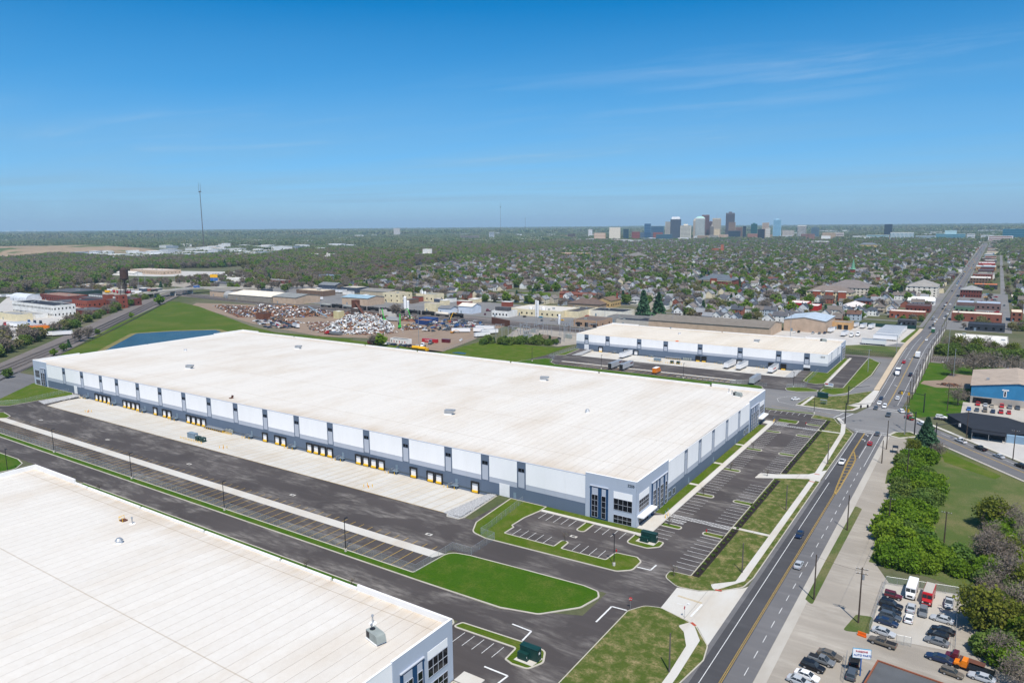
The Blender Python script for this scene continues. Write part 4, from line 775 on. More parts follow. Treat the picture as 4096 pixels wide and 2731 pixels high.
KIND = {  # L, W, body stations (x,w,zb,zt), greenhouse: base x0,x1,z ; roof x0,x1,z ; inset ; wheels x, r
 'sedan': dict(st=[(-2.40, 1.50, .42, .80), (-2.32, 1.72, .30, .98), (-1.75, 1.80, .22, 1.03), (-.6, 1.82, .20, 1.0), (.9, 1.82, .20, .97), (1.55, 1.80, .22, .90), (2.15, 1.72, .26, .80), (2.38, 1.46, .38, .68)], g=(-1.80, 1.12, .99, -1.05, .32, 1.45, .17), wx=(-1.38, 1.40), wr=.33),
 'suv': dict(st=[(-2.34, 1.62, .45, 1.02), (-2.25, 1.82, .34, 1.12), (-1.4, 1.88, .28, 1.12), (.6, 1.88, .28, 1.10), (1.4, 1.86, .30, 1.04), (2.05, 1.78, .34, .95), (2.34, 1.56, .44, .82)], g=(-2.22, 1.05, 1.10, -1.95, .30, 1.72, .15), wx=(-1.36, 1.40), wr=.37),
 'hatch': dict(st=[(-2.02, 1.50, .42, .90), (-1.95, 1.70, .30, 1.02), (-1.2, 1.76, .22, 1.02), (.6, 1.76, .20, .98), (1.3, 1.74, .24, .90), (1.85, 1.66, .28, .80), (2.05, 1.42, .40, .68)], g=(-1.92, 1.0, 1.0, -1.35, .28, 1.48, .16), wx=(-1.22, 1.26), wr=.32),
 'pickup': dict(st=[(-2.75, 1.80, .52, 1.10), (-2.7, 1.88, .42, 1.14), (-.5, 1.92, .40, 1.14), (1.0, 1.92, .40, 1.14), (1.7, 1.90, .42, 1.10), (2.45, 1.84, .44, 1.02), (2.72, 1.66, .50, .88)], g=(-.55, 1.45, 1.13, -.40, .62, 1.82, .16), wx=(-1.65, 1.75), wr=.41, bed=(-2.62, -.70)),
 'jeep': dict(st=[(-1.95, 1.50, .50, 1.08), (-1.9, 1.58, .46, 1.12), (.3, 1.60, .44, 1.12), (.9, 1.45, .46, 1.10), (1.85, 1.36, .5, 1.02), (1.95, 1.30, .55, .9)], g=(-1.9, .55, 1.10, -1.85, .30, 1.80, .10), wx=(-1.15, 1.25), wr=.40)}
CM = {}
def car_meshes(kind):
    if kind in CM: return CM[kind]
    k = KIND[kind]; b = MB(); loft(b, k['st'], bring)
    x0, x1, zb, r0, r1, zt, ins = k['g']; W2 = k['st'][3][1]/2*.93
    # roof skin, pillars
    loft(b, [(r0-.05, 1, 1), (r0+.1, 1.02, 1), (r1-.15, 1.02, 1), (r1+.06, 1, 1)], lambda a, c: [(-(W2-ins)*a, zt-.06), (-(W2-ins)*.9, zt), ((W2-ins)*.9, zt), ((W2-ins)*a, zt-.06)])
    for s in (-1, 1):
        for (xa, xb, rr) in ((x0+.02, r0, .055), (x1-.02, r1, .045), ((x0+x1)/2-.1, (r0+r1)/2-.02, .04)): b.tube((xa, s*W2, zb-.02), (xb, s*(W2-ins), zt-.04), rr, n=4)
        b.box(x1-.25, s*(W2+.02)-(.1 if s < 0 else 0), zb-.02, x1-.1, s*(W2+.02)+(.1 if s > 0 else 0), zb+.12)
    if 'bed' in k:
        a0, a1 = k['bed']
    g = 0.012
    bl, br, tl, tr = (x0, -W2), (x1, -W2), (r0, -(W2-ins)), (r1, -(W2-ins))
    ws = MB().add([(x1-g, -W2+.03, zb), (x1-g, W2-.03, zb), (r1-g, W2-ins-.03, zt-.05), (r1-g, -(W2-ins)+.03, zt-.05)], [(0, 1, 2, 3)])
    rw = MB().add([(x0+g, -W2+.03, zb), (x0+g, W2-.03, zb), (r0+g, W2-ins-.03, zt-.05), (r0+g, -(W2-ins)+.03, zt-.05)], [(3, 2, 1, 0)])
    sw = MB().add([(x0+.05, -W2, zb), (x1-.05, -W2, zb), (r1-.02, -(W2-ins), zt-.05), (r0+.02, -(W2-ins), zt-.05)], [(0, 1, 2, 3)])
    sw2 = MB().add([(x0+.05, W2, zb), (x1-.05, W2, zb), (r1-.02, (W2-ins), zt-.05), (r0+.02, (W2-ins), zt-.05)], [(3, 2, 1, 0)])
    xf = k['st'][-2][0]; wf_ = k['st'][-2][1]/2; zf = k['st'][-2][3]; xr = k['st'][1][0]; zq = k['st'][1][3]
    hl = MB().box(xf-.02, -.19, zf-.22, xf+.14, .19, zf-.08); tl_ = MB().box(xr-.07, -.16, zq-.28, xr+.06, .16, zq-.08)
    bed = None
    if 'bed' in k: bed = MB().box(k['bed'][0], -.78, 1.12, k['bed'][1], .78, 1.16)
    P_ = [PAINT['white']]
    CM[kind] = dict(body=b.mesh('body', P_, True if False else False), windshield=ws.mesh('windshield', [M['carglass']]), rear=rw.mesh('rear_window', [M['carglass']]), sl=sw.mesh('side_window', [M['carglass']]), sr=sw2.mesh('side_window', [M['carglass']]),
        head=hl.mesh('headlight', [M['lamp_clear']]), tail=tl_.mesh('taillight', [M['lamp_red']]), bed=bed.mesh('cargo_bed', [M['black']]) if bed else None, hy=wf_-.24, ty=k['st'][1][1]/2-.2)
    # simplified one-mesh version for distant traffic
    s = MB(); s.v, s.f, s.m = list(b.v), list(b.f), [0]*len(b.f)
    for q in (ws, rw, sw, sw2): s.add(q.v, q.f, 1)
    for wx in k['wx']:
        for sd in (-1, 1): s.tube((wx, sd*(W2-.12), k['wr']), (wx, sd*(W2+.06), k['wr']), k['wr'], n=10, mi=2)
    CM[kind]['far'] = s.mesh('body', [PAINT['white'], M['carglass'], M['rubber']])
    return CM[kind]
HD = {'+x': 0.0, '-x': math.pi, '+y': math.pi/2, '-y': -math.pi/2}
CARNAME = {'sedan': 'car', 'suv': 'suv', 'hatch': 'hatchback', 'pickup': 'pickup_truck', 'jeep': 'jeep'}
def car(kind, x, y, hd, col, label, group=None, z=0.0, far=False, cat=None, s=1.0):
    m = car_meshes(kind); k = KIND[kind]; rz = HD[hd] if isinstance(hd, str) else hd
    nm = {'sedan': 'parked_car' if group and 'parked' in group else 'car', 'suv': 'suv', 'hatch': 'hatchback', 'pickup': 'pickup_truck', 'jeep': 'off_road_car'}[kind]
    cat = cat or {'pickup': 'pickup truck', 'suv': 'suv'}.get(kind, 'car')
    if far: return put(nm, m['far'], None, (x, y, z), rz, s, label, cat, group, None, PAINT[col])
    t = thing(nm, label, cat, (x, y, z), rz, group, s)
    put('body', m['body'], t, paint=PAINT[col]); put('windshield', m['windshield'], t); put('rear_window', m['rear'], t); put('side_window', m['sl'], t); put('side_window', m['sr'], t)
    if m['bed']: put('cargo_bed', m['bed'], t)
    for sd in (-1, 1): put('headlight', m['head'], t, (0, sd*m['hy'], 0)); put('taillight', m['tail'], t, (0, sd*m['ty'], 0))
    W2 = k['st'][3][1]/2*.93; ty, rm = wheel_meshes(k['wr'], .22)
    for wx in k['wx']:
        for sd in (-1, 1): w = put('wheel', ty, t, (wx, sd*(W2-.03), k['wr'])); put('rim', rm, w)
    return t
def trailer(x, y, rz, label, L=16.1, col='white', open_=False, group=None, z=0.0, roofc=None, far=False):
    """box trailer, rear at local -x end of the box"""
    t = thing('box_trailer', label, 'trailer', (x, y, z), rz, group)
    b = MB(); b.box(0, -1.3, 1.15, L, 1.3, 4.05); body = b.obj('box', PAINT[col], t)
    MB().box(.02, -1.27, 4.05, L-.02, 1.27, 4.09).obj('roof', M['metal'] if roofc is None else M[roofc], t)
    if open_: MB().box(-.03, -1.18, 1.25, .0, 1.18, 3.95).obj('rear_opening', M['black'], t)
    else:
        for s in (-1, 1): MB().box(-.05, min(s*.04, s*1.2), 1.25, -.0, max(s*.04, s*1.2), 3.95).obj('rear_door', PAINT[col], t)
    MB().box(.3, -.5, .85, L-1, .5, 1.15).obj('chassis', M['darkmetal'], t); MB().box(.0, -1.2, .45, .12, 1.2, .6).obj('underride_bar', M['darkmetal'], t)
    ty, rm = wheel_meshes(.5, .5)
    for wx in (1.5, 2.8):
        for s in (-1, 1): w = put('wheel', ty, t, (wx, s*1.0, .5)); put('rim', rm, w)
    for s in (-1, 1): MB().tube((L-3, s*.8, 0), (L-3, s*.8, 1.1), .09).obj('landing_leg', M['darkmetal'], t)
    return t
def far_trailer(x, y, rz, label, group, L=15.0, col='white', roofc='roof_tan'):
    k = ('ft', L)
    if k not in CM: CM[k] = MB().box(0, -1.3, 1.1, L, 1.3, 4.05, 0).box(.02, -1.27, 4.05, L-.02, 1.27, 4.10, 1).box(.4, -1.1, .1, 3.4, 1.1, 1.0, 2).box(.3, -.5, .8, L-1, .5, 1.1, 2).box(L-3, -.9, 0, L-2.8, .9, 1.1, 2).mesh('box', [PAINT['white'], M['metal'], M['rubber']])
    return put('box_trailer', CM[k], None, (x, y, 0), rz, None, label, 'trailer', group, None, PAINT[col])
def box_truck(x, y, rz, label, cab='white', box='white', L=7.5, z=0.0, name='box_truck', boxh=3.6, step=False, roofm=None):
    t = thing(name, label, 'truck', (x, y, z), rz)
    if step:
        b = MB(); loft(b, [(-L/2, 2.1, .6, 3.0), (-L/2+.1, 2.2, .5, 3.05), (L/2-1.3, 2.2, .5, 3.05), (L/2-.9, 2.2, .5, 2.95)], bring); b.obj('body', PAINT[box], t)
        n = MB(); loft(n, [(L/2-.95, 2.1, .5, 1.75), (L/2-.2, 2.0, .5, 1.6), (L/2, 1.8, .55, 1.45)], bring); n.obj('bonnet', PAINT[cab], t)
        for s in (-1, 1): MB().add([(L/2-.86, min(.06*s, .98*s), 1.75), (L/2-.86, max(.06*s, .98*s), 1.75), (L/2-.87, max(.06*s, .98*s), 2.65), (L/2-.87, min(.06*s, .98*s), 2.65)], [(0, 1, 2, 3)]).obj('windshield', M['carglass'], t)
        MB().box(L/2-.02, -.55, .85, L/2+.03, .55, 1.3).obj('grille', M['darkmetal'], t)
        MB().box(-L/2+.2, -.95, 3.06, L/2-1.5, .95, 3.09).obj('roof', roofm or PAINT[box], t)
    else:
        MB().box(-L/2, -1.25, .9, L/2-2.3, 1.25, boxh).obj('box', PAINT[box], t); MB().box(-L/2+.02, -1.22, boxh, L/2-2.32, 1.22, boxh+.05).obj('roof', M['door_white'], t)
        c = MB(); loft(c, [(L/2-2.2, 2.2, .6, 2.5), (L/2-1.2, 2.2, .6, 2.5), (L/2-.8, 2.1, .6, 1.7), (L/2, 2.0, .6, 1.5), (L/2+.2, 1.8, .7, 1.3)], bring); c.obj('cab', PAINT[cab], t)
        MB().add([(L/2-.85, -.95, 1.72), (L/2-.85, .95, 1.72), (L/2-1.22, .9, 2.4), (L/2-1.22, -.9, 2.4)], [(0, 1, 2, 3)]).obj('windshield', M['carglass'], t)
    for s in (-1, 1): MB().box(L/2+(.0 if step else .15), s*.75-.15, .95, L/2+(.05 if step else .22), s*.75+.15, 1.2).obj('headlight', M['lamp_clear'], t)
    ty, rm = wheel_meshes(.45, .3)
    for wx in (-L/2+1.7, L/2-.8):
        for s in (-1, 1): w = put('wheel', ty, t, (wx, s*1.0, .45)); put('rim', rm, w)
    return t
# --- cars in the fenced lot and around it
def lc(r, x, y, kind, hd, col, label, **k):
    p = Z(r, x, y, k.pop('pz', 0.5)); return car(kind, p[0], p[1], hd, col, label, **k)
lc('C', 290, 722, 'jeep', -.06, 'maroon', 'maroon off-road car with a black soft top in the fenced corner')
lc('C', 250, 865, 'suv', -.1, 'black', 'long black suv beside the maroon off-road car', s=1.08)
lc('C', 245, 960, 'suv', -.12, 'black', 'black suv parked between the long black suv and a slate one', s=.97)
lc('C', 243, 1040, 'suv', -.1, 'slate', 'slate-blue suv with an orange cone at its tail in the fenced lot', s=.97)
lc('C', 185, 1125, 'sedan', -.1, 'navy', 'dark navy saloon parked next to the slate suv')
lc('C', 140, 1285, 'sedan', -.12, 'silver', 'silver saloon with a sunroof just inside the gate')
lc('C', 568, 905, 'sedan', '+y', 'silver', 'silver saloon parked nose-in below the white step van'); lc('C', 533, 1070, 'hatch', '+y', 'white', 'small white hatchback behind the silver saloon in the fenced lot')
lc('C', 755, 970, 'suv', '-y', 'grey', 'grey crossover parked below the red step van', s=.95)
lc('C', 1050, 1082, 'sedan', math.pi-.1, 'silver', 'silver saloon facing into the lot from the far fence'); lc('C', 1068, 1255, 'sedan', math.pi-.12, 'black', 'black saloon facing into the lot from the far fence')
lc('C', 988, 1330, 'hatch', math.pi-.12, 'black', 'black coupe between the black saloon and a grey one', s=1.04); lc('C', 968, 1430, 'sedan', math.pi-.1, 'grey', 'grey saloon nearest the sliding gate by the far fence')
lc('C', 1160, 830, 'pickup', '-y', 'silver', 'silver pickup with a grey bed cover in the wooded corner of the lot', s=.95)
lc('C', 120, 1450, 'pickup', math.pi-.13, 'bronze', 'bronze pickup with an open cluttered bed outside the gate')
p = Z('C', 575, 640, .8); box_truck(p[0], p[1], -math.pi/2-.03, 'white step van parked nose-out in the fenced lot', L=7.4, step=True, name='step_van')
p = Z('C', 838, 735, .8); box_truck(p[0], p[1], -math.pi/2-.06, 'red step van with a scuffed pale roof in the fenced lot', 'red', 'red', 7.6, step=True, name='step_van', roofm=M['conc_old'])
lc('l', 685, 1262, 'sedan', -.12, 'bronze', 'bronze saloon topmost in the roadside row by the fence', s=1.02); lc('l', 615, 1308, 'pickup', -.12, 'grey', 'grey pickup in the roadside row by the fence', s=.95)
lc('l', 540, 1362, 'suv', -.12, 'black', 'black suv in the roadside row by the fence'); lc('l', 490, 1440, 'sedan', -.12, 'white', 'white saloon in the roadside row by the fence'); lc('l', 425, 1487, 'sedan', -.12, 'silver', 'silver saloon lowest in the roadside row by the fence')
lc('l', 905, 1305, 'pickup', '+y', 'black', 'black pickup parked under the auto parts sign', s=.95); lc('l', 875, 1425, 'suv', '+y', 'slate', 'slate-grey suv beside the post of the auto parts sign', s=.95)
lc('l', 1625, 1290, 'sedan', math.pi-.1, 'navy', 'navy saloon with a glinting bonnet on the gravel forecourt', s=1.05); lc('l', 1735, 1415, 'suv', -.15, 'bronze', 'bronze compact suv on the gravel forecourt', s=.88); lc('l', 1990, 1455, 'sedan', math.pi-.1, 'silver', 'silver saloon at the edge of the gravel forecourt beside flatbed trucks')
for (px, py, cb, bd, lab) in ((1850, 1310, 'maroon', 'maroon', 'old maroon flatbed tow truck at the edge of the woods'), (1930, 1375, 'orange', 'black', 'black flatbed tow truck with an orange cab')):
    p = Z('l', px, py, .8); t = thing('tow_truck', lab, 'truck', (p[0], p[1], 0), math.pi-.15)
    MB().box(-3.4, -1.15, .95, 1.2, 1.15, 1.1).obj('flatbed', PAINT[bd] if bd != 'maroon' else M['rust'], t); c = MB(); loft(c, [(1.3, 2.0, .6, 2.2), (2.2, 2.0, .6, 2.2), (2.6, 1.9, .6, 1.4), (3.6, 1.8, .6, 1.25)], bring); c.obj('cab', PAINT[cb], t)
    MB().box(2.25, -.85, 1.5, 2.45, .85, 2.05).obj('windshield', M['carglass'], t); ty, rm = wheel_meshes(.45, .3)
    for wx in (-2.2, 2.9):
        for s in (-1, 1): put('wheel', ty, t, (wx, s*.95, .45))
# --- traffic on the main road
def rc(r, x, y, kind, hd, col, label, far=False, **k):
    p = Z(r, x, y, .5); zz_ = zr(p[1]); p = Z(r, x, y, zz_+.5); return car(kind, p[0], p[1], hd, col, label, z=zr(p[1])+.03, far=far, **k)
rc('l', 425, 228, 'sedan', '-y', 'navy', 'dark blue saloon driving alone past the verge sidewalk'); rc('l', 418, 488, 'sedan', '+y', 'silver', 'silver-blue saloon driving beside the double yellow line')
rc('h', 790, 962, 'pickup', '-y', 'white', 'white pickup driving beside the yellow hatched median'); rc('h', 1093, 718, 'sedan', '+y', 'slate', 'dark slate saloon waiting at the crosswalk'); rc('h', 1030, 803, 'hatch', '+y', 'red', 'dark red hatchback approaching the crosswalk')
TR = [(420, 990, 'sedan', '-y', 'navy', 'navy saloon queued behind a white car at the junction'), (395, 1050, 'sedan', '-y', 'white', 'white saloon in front of the navy saloon at the junction'), (467, 1098, 'suv', '-y', 'white', 'white suv stopped on the crosswalk at the junction'), (348, 1118, 'sedan', '-y', 'slate', 'blue-grey saloon entering the junction'),
      (690, 903, 'suv', '+y', 'bronze', 'bronze suv leaving the junction beside the turn lane'), (643, 990, 'suv', '+y', 'white', 'white suv leaving the junction beside the yellow signal'), (518, 1213, 'pickup', '-y', 'slate', 'slate pickup in the middle of the junction'), (690, 1162, 'suv', 2.0, 'white', 'white suv turning at the corner of the junction'),
      (795, 1195, 'sedan', 2.2, 'beige', 'beige saloon on the corner behind a red pickup'), (797, 1255, 'pickup', -.9+math.pi, 'red', 'red pickup on the corner of the side street'), (965, 1335, 'suv', 2.25, 'white', 'white suv on the side street behind the green street sign'), (1230, 1243, 'suv', 0.1, 'white', 'white suv loaded on a low car trailer'),
      (728, 483, 'suv', '-y', 'red', 'bright red suv coming down the ramp'), (820, 655, 'pickup', '+y', 'navy', 'navy pickup driving up the ramp'), (1030, 215, 'sedan', '-y', 'white', 'white saloon high on the ramp near the bridge')]
for q in TR: rc('A', *q)
ct = Z('A', 1235, 1275); t = thing('car_trailer', 'low black car trailer under a white suv by the black roofed bar', 'trailer', (ct[0], ct[1], 0), .1); MB().box(-3.2, -1.0, .35, 2.6, 1.0, .45).obj('deck', M['darkmetal'], t)
for wx in (-.9, .1):
    for s in (-1, 1): put('wheel', wheel_meshes(.33, .22)[0], t, (wx, s*1.1, .33))
def rt_(r, x, y, hd, label, cab, box, L, name='dump_truck'):
    p = Z(r, x, y, .5); zz_ = zr(p[1]); p = Z(r, x, y, zz_+.5); box_truck(p[0], p[1], HD[hd], label, cab, box, L, zr(p[1])+.03, name)
rt_('A', 645, 640, '-y', 'white truck with a dark blue tipper body coming down the ramp', 'white', 'navy', 7.5); rt_('A', 915, 415, '+y', 'white box truck climbing the ramp', 'white', 'white', 7.5, 'box_truck'); rt_('A', 1122, 95, '+y', 'dark green tipper truck at the top of the ramp', 'green', 'green', 7.5)
TR2 = [(430, 1310, 'black'), (365, 1370, 'slate'), (505, 1195, 'white'), (465, 1245, 'white'), (440, 1145, 'silver'), (415, 1190, 'grey'), (670, 912, 'navy'), (692, 888, 'white'), (630, 970, 'black'), (690, 995, 'grey'), (766, 1002, 'silver'), (790, 880, 'white'), (716, 845, 'maroon'), (930, 482, 'white'), (1010, 500, 'maroon'), (1030, 298, 'slate'), (1025, 225, 'white'), (1150, 70, 'navy'), (1135, 85, 'white'), (1185, 15, 'blue'), (735, 1080, 'white'), (690, 1135, 'slate'), (660, 1170, 'white'), (1918, 900, 'slate'), (2100, 890, 'silver'), (2150, 850, 'white'), (1800, 955, 'navy')]
for i, (x, y, c) in enumerate(TR2):
    p = Z('B', x, y, .4); car(['sedan', 'suv', 'sedan', 'hatch'][i % 4], p[0], p[1], '-y' if i % 2 else '+y', c, f'{c} car on the straight avenue beyond the ramp', 'cars along the straight avenue', zr(p[1])+.03, True)
for (x, y, k, c, lab) in ((1725, 1065, 'pickup', 'red', 'red pickup nearest the doors of the blue hall'), (1825, 1080, 'sedan', 'silver', 'silver saloon beside the red pickup at the blue hall'), (1912, 1092, 'sedan', 'beige', 'beige saloon in the upper row at the blue hall'), (2048, 1095, 'suv', 'red', 'red suv in the upper row at the blue hall'), (2155, 1108, 'suv', 'grey', 'grey suv in the upper row at the blue hall'), (2262, 1118, 'pickup', 'slate', 'slate pickup under the lamp post at the blue hall'),
                          (1603, 1132, 'sedan', 'blue', 'blue saloon first in the lower row at the blue hall'), (1712, 1145, 'sedan', 'slate', 'slate saloon in the lower row at the blue hall'), (1820, 1152, 'suv', 'bronze', 'bronze suv in the lower row at the blue hall'), (1928, 1165, 'sedan', 'navy', 'dark navy saloon in the lower row at the blue hall'), (2037, 1172, 'pickup', 'red', 'red pickup in the lower row at the blue hall'), (2143, 1183, 'hatch', 'red', 'small red hatchback last in the lower row at the blue hall')):
    lc('A', x, y, k, '-y', c, lab)
for (x, y, k, c, lab) in ((1808, 780, 'pickup', 'white', 'white pickup at the stop line of the side street'), (1978, 845, 'pickup', 'black', 'black pickup second in the side street queue'), (2135, 910, 'sedan', 'silver', 'silver saloon third in the side street queue'), (2325, 995, 'suv', 'black', 'black suv last in the side street queue')): lc('h', x, y, k, 2.27, c, lab)
p = Z('P', 3000+.2551*715, 1250+.2551*1358, .4); car('sedan', p[0], p[1], math.pi/2-.6, 'white', 'white and orange car parked in the turning circle')
# --- trailers
G1 = 'white trailers at the northern docks'
trailer(-208.3, 446.8, math.pi/2, 'white trailer backed to the far docks of the northern warehouse, nose out', 16, group=G1, z=-.3)
trailer(-136.5, 447.8, math.pi/2-.03, 'white trailer first of two standing at the middle northern docks', 16, group=G1, z=-.3); trailer(-128.7, 447.6, math.pi/2-.03, 'white trailer second of two standing at the middle northern docks', 16, group=G1, z=-.3); t4 = trailer(-109.3, 448.0, math.pi/2, 'white trailer with red lettering at the northern docks by the stone bank', 15.5, group=G1, z=-.3)
MB().box(2.5, 1.302, 2.2, 8.5, 1.31, 2.9).obj('lettering', M['red'], t4); MB().box(2.5, -1.31, 2.2, 8.5, -1.302, 2.9).obj('lettering', M['red'], t4)
a_ = trailer(-197.6, 407.4, math.pi/2, 'silver trailer with its rear doors open, farther of the pair on the striped stalls', 15.8, 'silver', True); b_ = trailer(-190.0, 407.9, math.pi/2, 'silver trailer with its rear doors open, nearer of the pair on the striped stalls', 15.8, 'silver', True)
for o in (a_, b_): MB().box(11, -1.31, 2.7, 15, -1.302, 3.6).obj('lettering', PAINT['maroon'], o)
trailer(-109.7, 408.8, math.pi/2, 'silver trailer alone at the end of the striped stalls by the fence', 15.6, 'silver')
box_truck(-168.3, 413, math.pi/2, 'yellow-orange box truck on the striped stalls', 'orange', 'orange', 8.5, name='box_truck', boxh=3.7)
# freight yard beyond the northern warehouse
GT = 'white trailers in the freight yard'
for (x, y) in ((-98.2, 683), (-91.6, 680.5), (-85.2, 681)): trailer(x, y, math.pi/2-.12, 'short white trailer in the row of three by the green fence', 12, group=GT)
for i, (x, y) in enumerate(((-79.6, 597), (-79.0, 593.6), (-74.8, 622), (-74.4, 627), (-74.8, 637), (-74.5, 643), (-74.9, 650), (-74.6, 656), (-75.0, 663), (-74.8, 669.5), (-74.6, 676), (-74.4, 682), (-74.2, 687.5))):
    trailer(x, y, -.02, 'white trailer parked side-on in the stacked rows of the freight yard', 16.5, group='side-on trailers in the freight yard')
trailer(-110.5, 641, math.pi/2-.1, 'white trailer at the dock of the tan freight building', 12); trailer(-97.5, 625, math.pi/2-.1, 'white trailer standing alone on the freight yard tarmac', 12)
def tractor(x, y, rz, label, col='white', group=None):
    t = thing('truck_tractor', label, 'truck', (x, y, 0), rz, group); c = MB(); loft(c, [(-1.2, 2.3, .8, 3.6), (.3, 2.3, .7, 3.4), (.9, 2.2, .7, 2.2), (2.6, 2.0, .7, 1.9), (2.9, 1.8, .8, 1.6)], bring); c.obj('cab', PAINT[col], t)
    MB().box(-4.2, -.5, .8, -1.2, .5, 1.05).obj('chassis', M['darkmetal'], t); MB().add([(.95, -1, 2.25), (.95, 1, 2.25), (.4, .95, 3.2), (.4, -.95, 3.2)], [(0, 1, 2, 3)]).obj('windshield', M['carglass'], t); ty, rm = wheel_meshes(.5, .4)
    for wx in (-3.6, -2.3, 2.0):
        for s in (-1, 1): put('wheel', ty, t, (wx, s*1.0, .5))
tractor(-91.6, 629, -math.pi/2, 'white road tractor beside the lone freight yard trailer'); tractor(-87.6, 634, -math.pi/2, 'white road tractor behind another, by the freight yard dock')
for i, (r, x, y, k, c) in enumerate((('d', 380, 1137, 'sedan', 'white'), ('d', 418, 1137, 'suv', 'black'), ('d', 540, 1145, 'pickup', 'silver'), ('d', 595, 1150, 'suv', 'grey'), ('d', 640, 1147, 'suv', 'navy'))): p = Z(r, x, y); car(k, p[0], p[1], '-y', c, f'{c} {"pickup" if k=="pickup" else k} parked along the tan gabled freight building', None, far=True)
# ================================================================== POLES, LAMPS, FENCES, SIGNS
def utility_pole(x, y, h, label, arms=1, mat='wood', transformer=False, z=0.0, rot=0.0, group=None):
    t = thing('utility_pole', label, 'utility pole', (x, y, z), rot, group)
    MB().tube((0, 0, 0), (0, 0, h), .20, .13, 8).obj('pole', M[mat], t)
    for i in range(arms):
        zz_ = h-.5-i*1.1; c = MB().box(-1.25, -.07, zz_, 1.25, .07, zz_+.14).obj('crossarm', M['wood_grey'], t)
        for dx in (-1.15, -.5, .5, 1.15): MB().tube((dx, 0, zz_+.14), (dx, 0, zz_+.34), .05).obj('insulator', M['door_white'], c)
    if transformer: MB().tube((.35, .1, h-2.9), (.35, .1, h-1.9), .28, n=10).obj('transformer', M['metal'], t)
    return t
POLES = [(-30.2, 176.9, 11.6, 0), (-19.5, 171.4, 13.5, 2), (-30.4, 224.9, 11, 0), (-20.0, 281.6, 12, 1), (-29.9, 298, 9, 0), (-30.6, 318.1, 12, 0)]
LB = ['bare wooden pole standing in a weed patch beside the road', 'wooden pole with two crossarms and a transformer outside the fenced lot', 'bare wooden pole on the weedy strip beside the gravel lane', 'wooden pole with a crossarm rising from the hedge', 'short wooden pole with a small blue sign by the gravel apron', 'wooden pole by the bus shelter at the crosswalk']
for (q, lb) in zip(POLES, LB): utility_pole(q[0], q[1], q[2], lb, q[3], transformer=q[3] == 2, rot=.15)
for (x, y, h, lb) in ((-48.8, 130.2, 8.7, 'slim dark pole on the patchy verge south of the concrete entrance'), (-48.8, 181.2, 8.3, 'slim dark pole on the verge just north of the concrete entrance'), (-49.3, 230.9, 8.4, 'slim dark pole on the verge beside the middle of the car park'), (-46.9, 285.6, 8.4, 'slim dark pole on the verge near the curved concrete drive')):
    utility_pole(x, y, h, lb, 0, 'wood_grey')
p = Z('l', 1665, 300); utility_pole(p[0], p[1], 9.5, 'wooden pole with a crossarm alone in the rough field', 1)
p = Z('l', 1185, 215); utility_pole(p[0], p[1], 11, 'wooden pole half hidden in the bright green hedge', 1)
GP = 'wooden poles along the ramp parapet'
for i, y in enumerate((402, 418, 436, 455, 474, 495, 516, 538, 560, 584, 610, 640, 672, 702)): utility_pole(-30.2, y, 12.5, 'wooden utility pole in the row along the ramp parapet', 1, z=0, group=GP)
for (r, x, y, h, lb) in (('A', 1310, 520, 22, 'tall pale steel pole beside the railway'), ('A', 1395, 700, 17, 'pale pole with an orange sign by the dirt mound'), ('A', 1310, 1160, 13, 'wooden pole on the lawn before the blue hall'), ('A', 240, 630, 14, 'tall wooden pole behind a grey box on the striped lawn'), ('A', 620, 430, 15, 'pale pole below the ramp wall by the trailer lot'), ('A', 740, 1470, 17, 'tall slim pole on the corner island of the junction'),
                         ('h', 1325, 725, 13, 'slim grey pole beside the fire hydrant island'), ('h', 1855, 760, 12, 'wooden pole with transformers at the front of the black bar'), ('h', 2255, 945, 12, 'wooden pole on the sidewalk beside the black bar forecourt')):
    p = Z(r, x, y); utility_pole(p[0], p[1], h, lb, 1 if h < 15 else 0, 'metal' if 'pale' in lb or 'grey' in lb else 'wood')
for (r, x, y, h, lb) in (('c', 897, 1060, 17, 'tall grey monopole behind the ruined tan building'), ('c', 1475, 1100, 17, 'tall lattice pole behind the northern warehouse roof'), ('c', 313, 1080, 24, 'tall white monopole by the rail yard substation'), ('d', 345, 1180, 20, 'tall lattice pole rising behind the right end of the northern warehouse'), ('b', 1445, 1240, 30, 'slender mast among the cars of the scrap office'), ('b', 605, 940, 12, 'slender pole beside the rail sidings'), ('a', 1190, 780, 30, 'tall pale pole near the road bridge approach'), ('a', 1245, 770, 28, 'second tall pole near the road bridge approach'), ('b', 258, 625, 34, 'lone tall lamp mast in front of the woods'), ('a', 1500, 760, 26, 'pole standing at the road bridge parapet')):
    p = Z(r, x, y); utility_pole(p[0], p[1], h, lb, 0, 'metal')
def lamp_post(x, y, h, label, az=0.0, base=True, group=None, z=0.0):
    t = thing('lamp_post', label, 'lamp post', (x, y, z), az, group)
    if base: MB().tube((0, 0, 0), (0, 0, .95), .38, n=10).obj('base', M['conc'], t)
    MB().tube((0, 0, .9 if base else 0), (0, 0, h), .13, .10, 8).obj('pole', M['darkmetal'], t); MB().box(-.05, -.06, h-.1, .8, .06, h).obj('arm', M['darkmetal'], t); MB().box(.3, -.28, h-.02, 1.15, .28, h+.14).obj('lamp_head', M['darkmetal'], t)
GL = 'lamp posts along the truck court lawn'
for x in (-315.4, -256.9, -201.7, -146.1, -374): lamp_post(x, 133.7, 9.8, 'black lamp post on a concrete base along the truck court lawn', math.pi/2, group=GL)
lamp_post(-78.8, 166.7, 8.6, 'black lamp post on the kerbed lawn corner of the front car park', math.pi*.75); lamp_post(-66.8, 361.4, 9, 'black lamp post beside the west street at the car park corner', -.9); lamp_post(-88.3, 415.1, 8.5, 'black lamp post on the curved lawn by the sliding gate', 2)
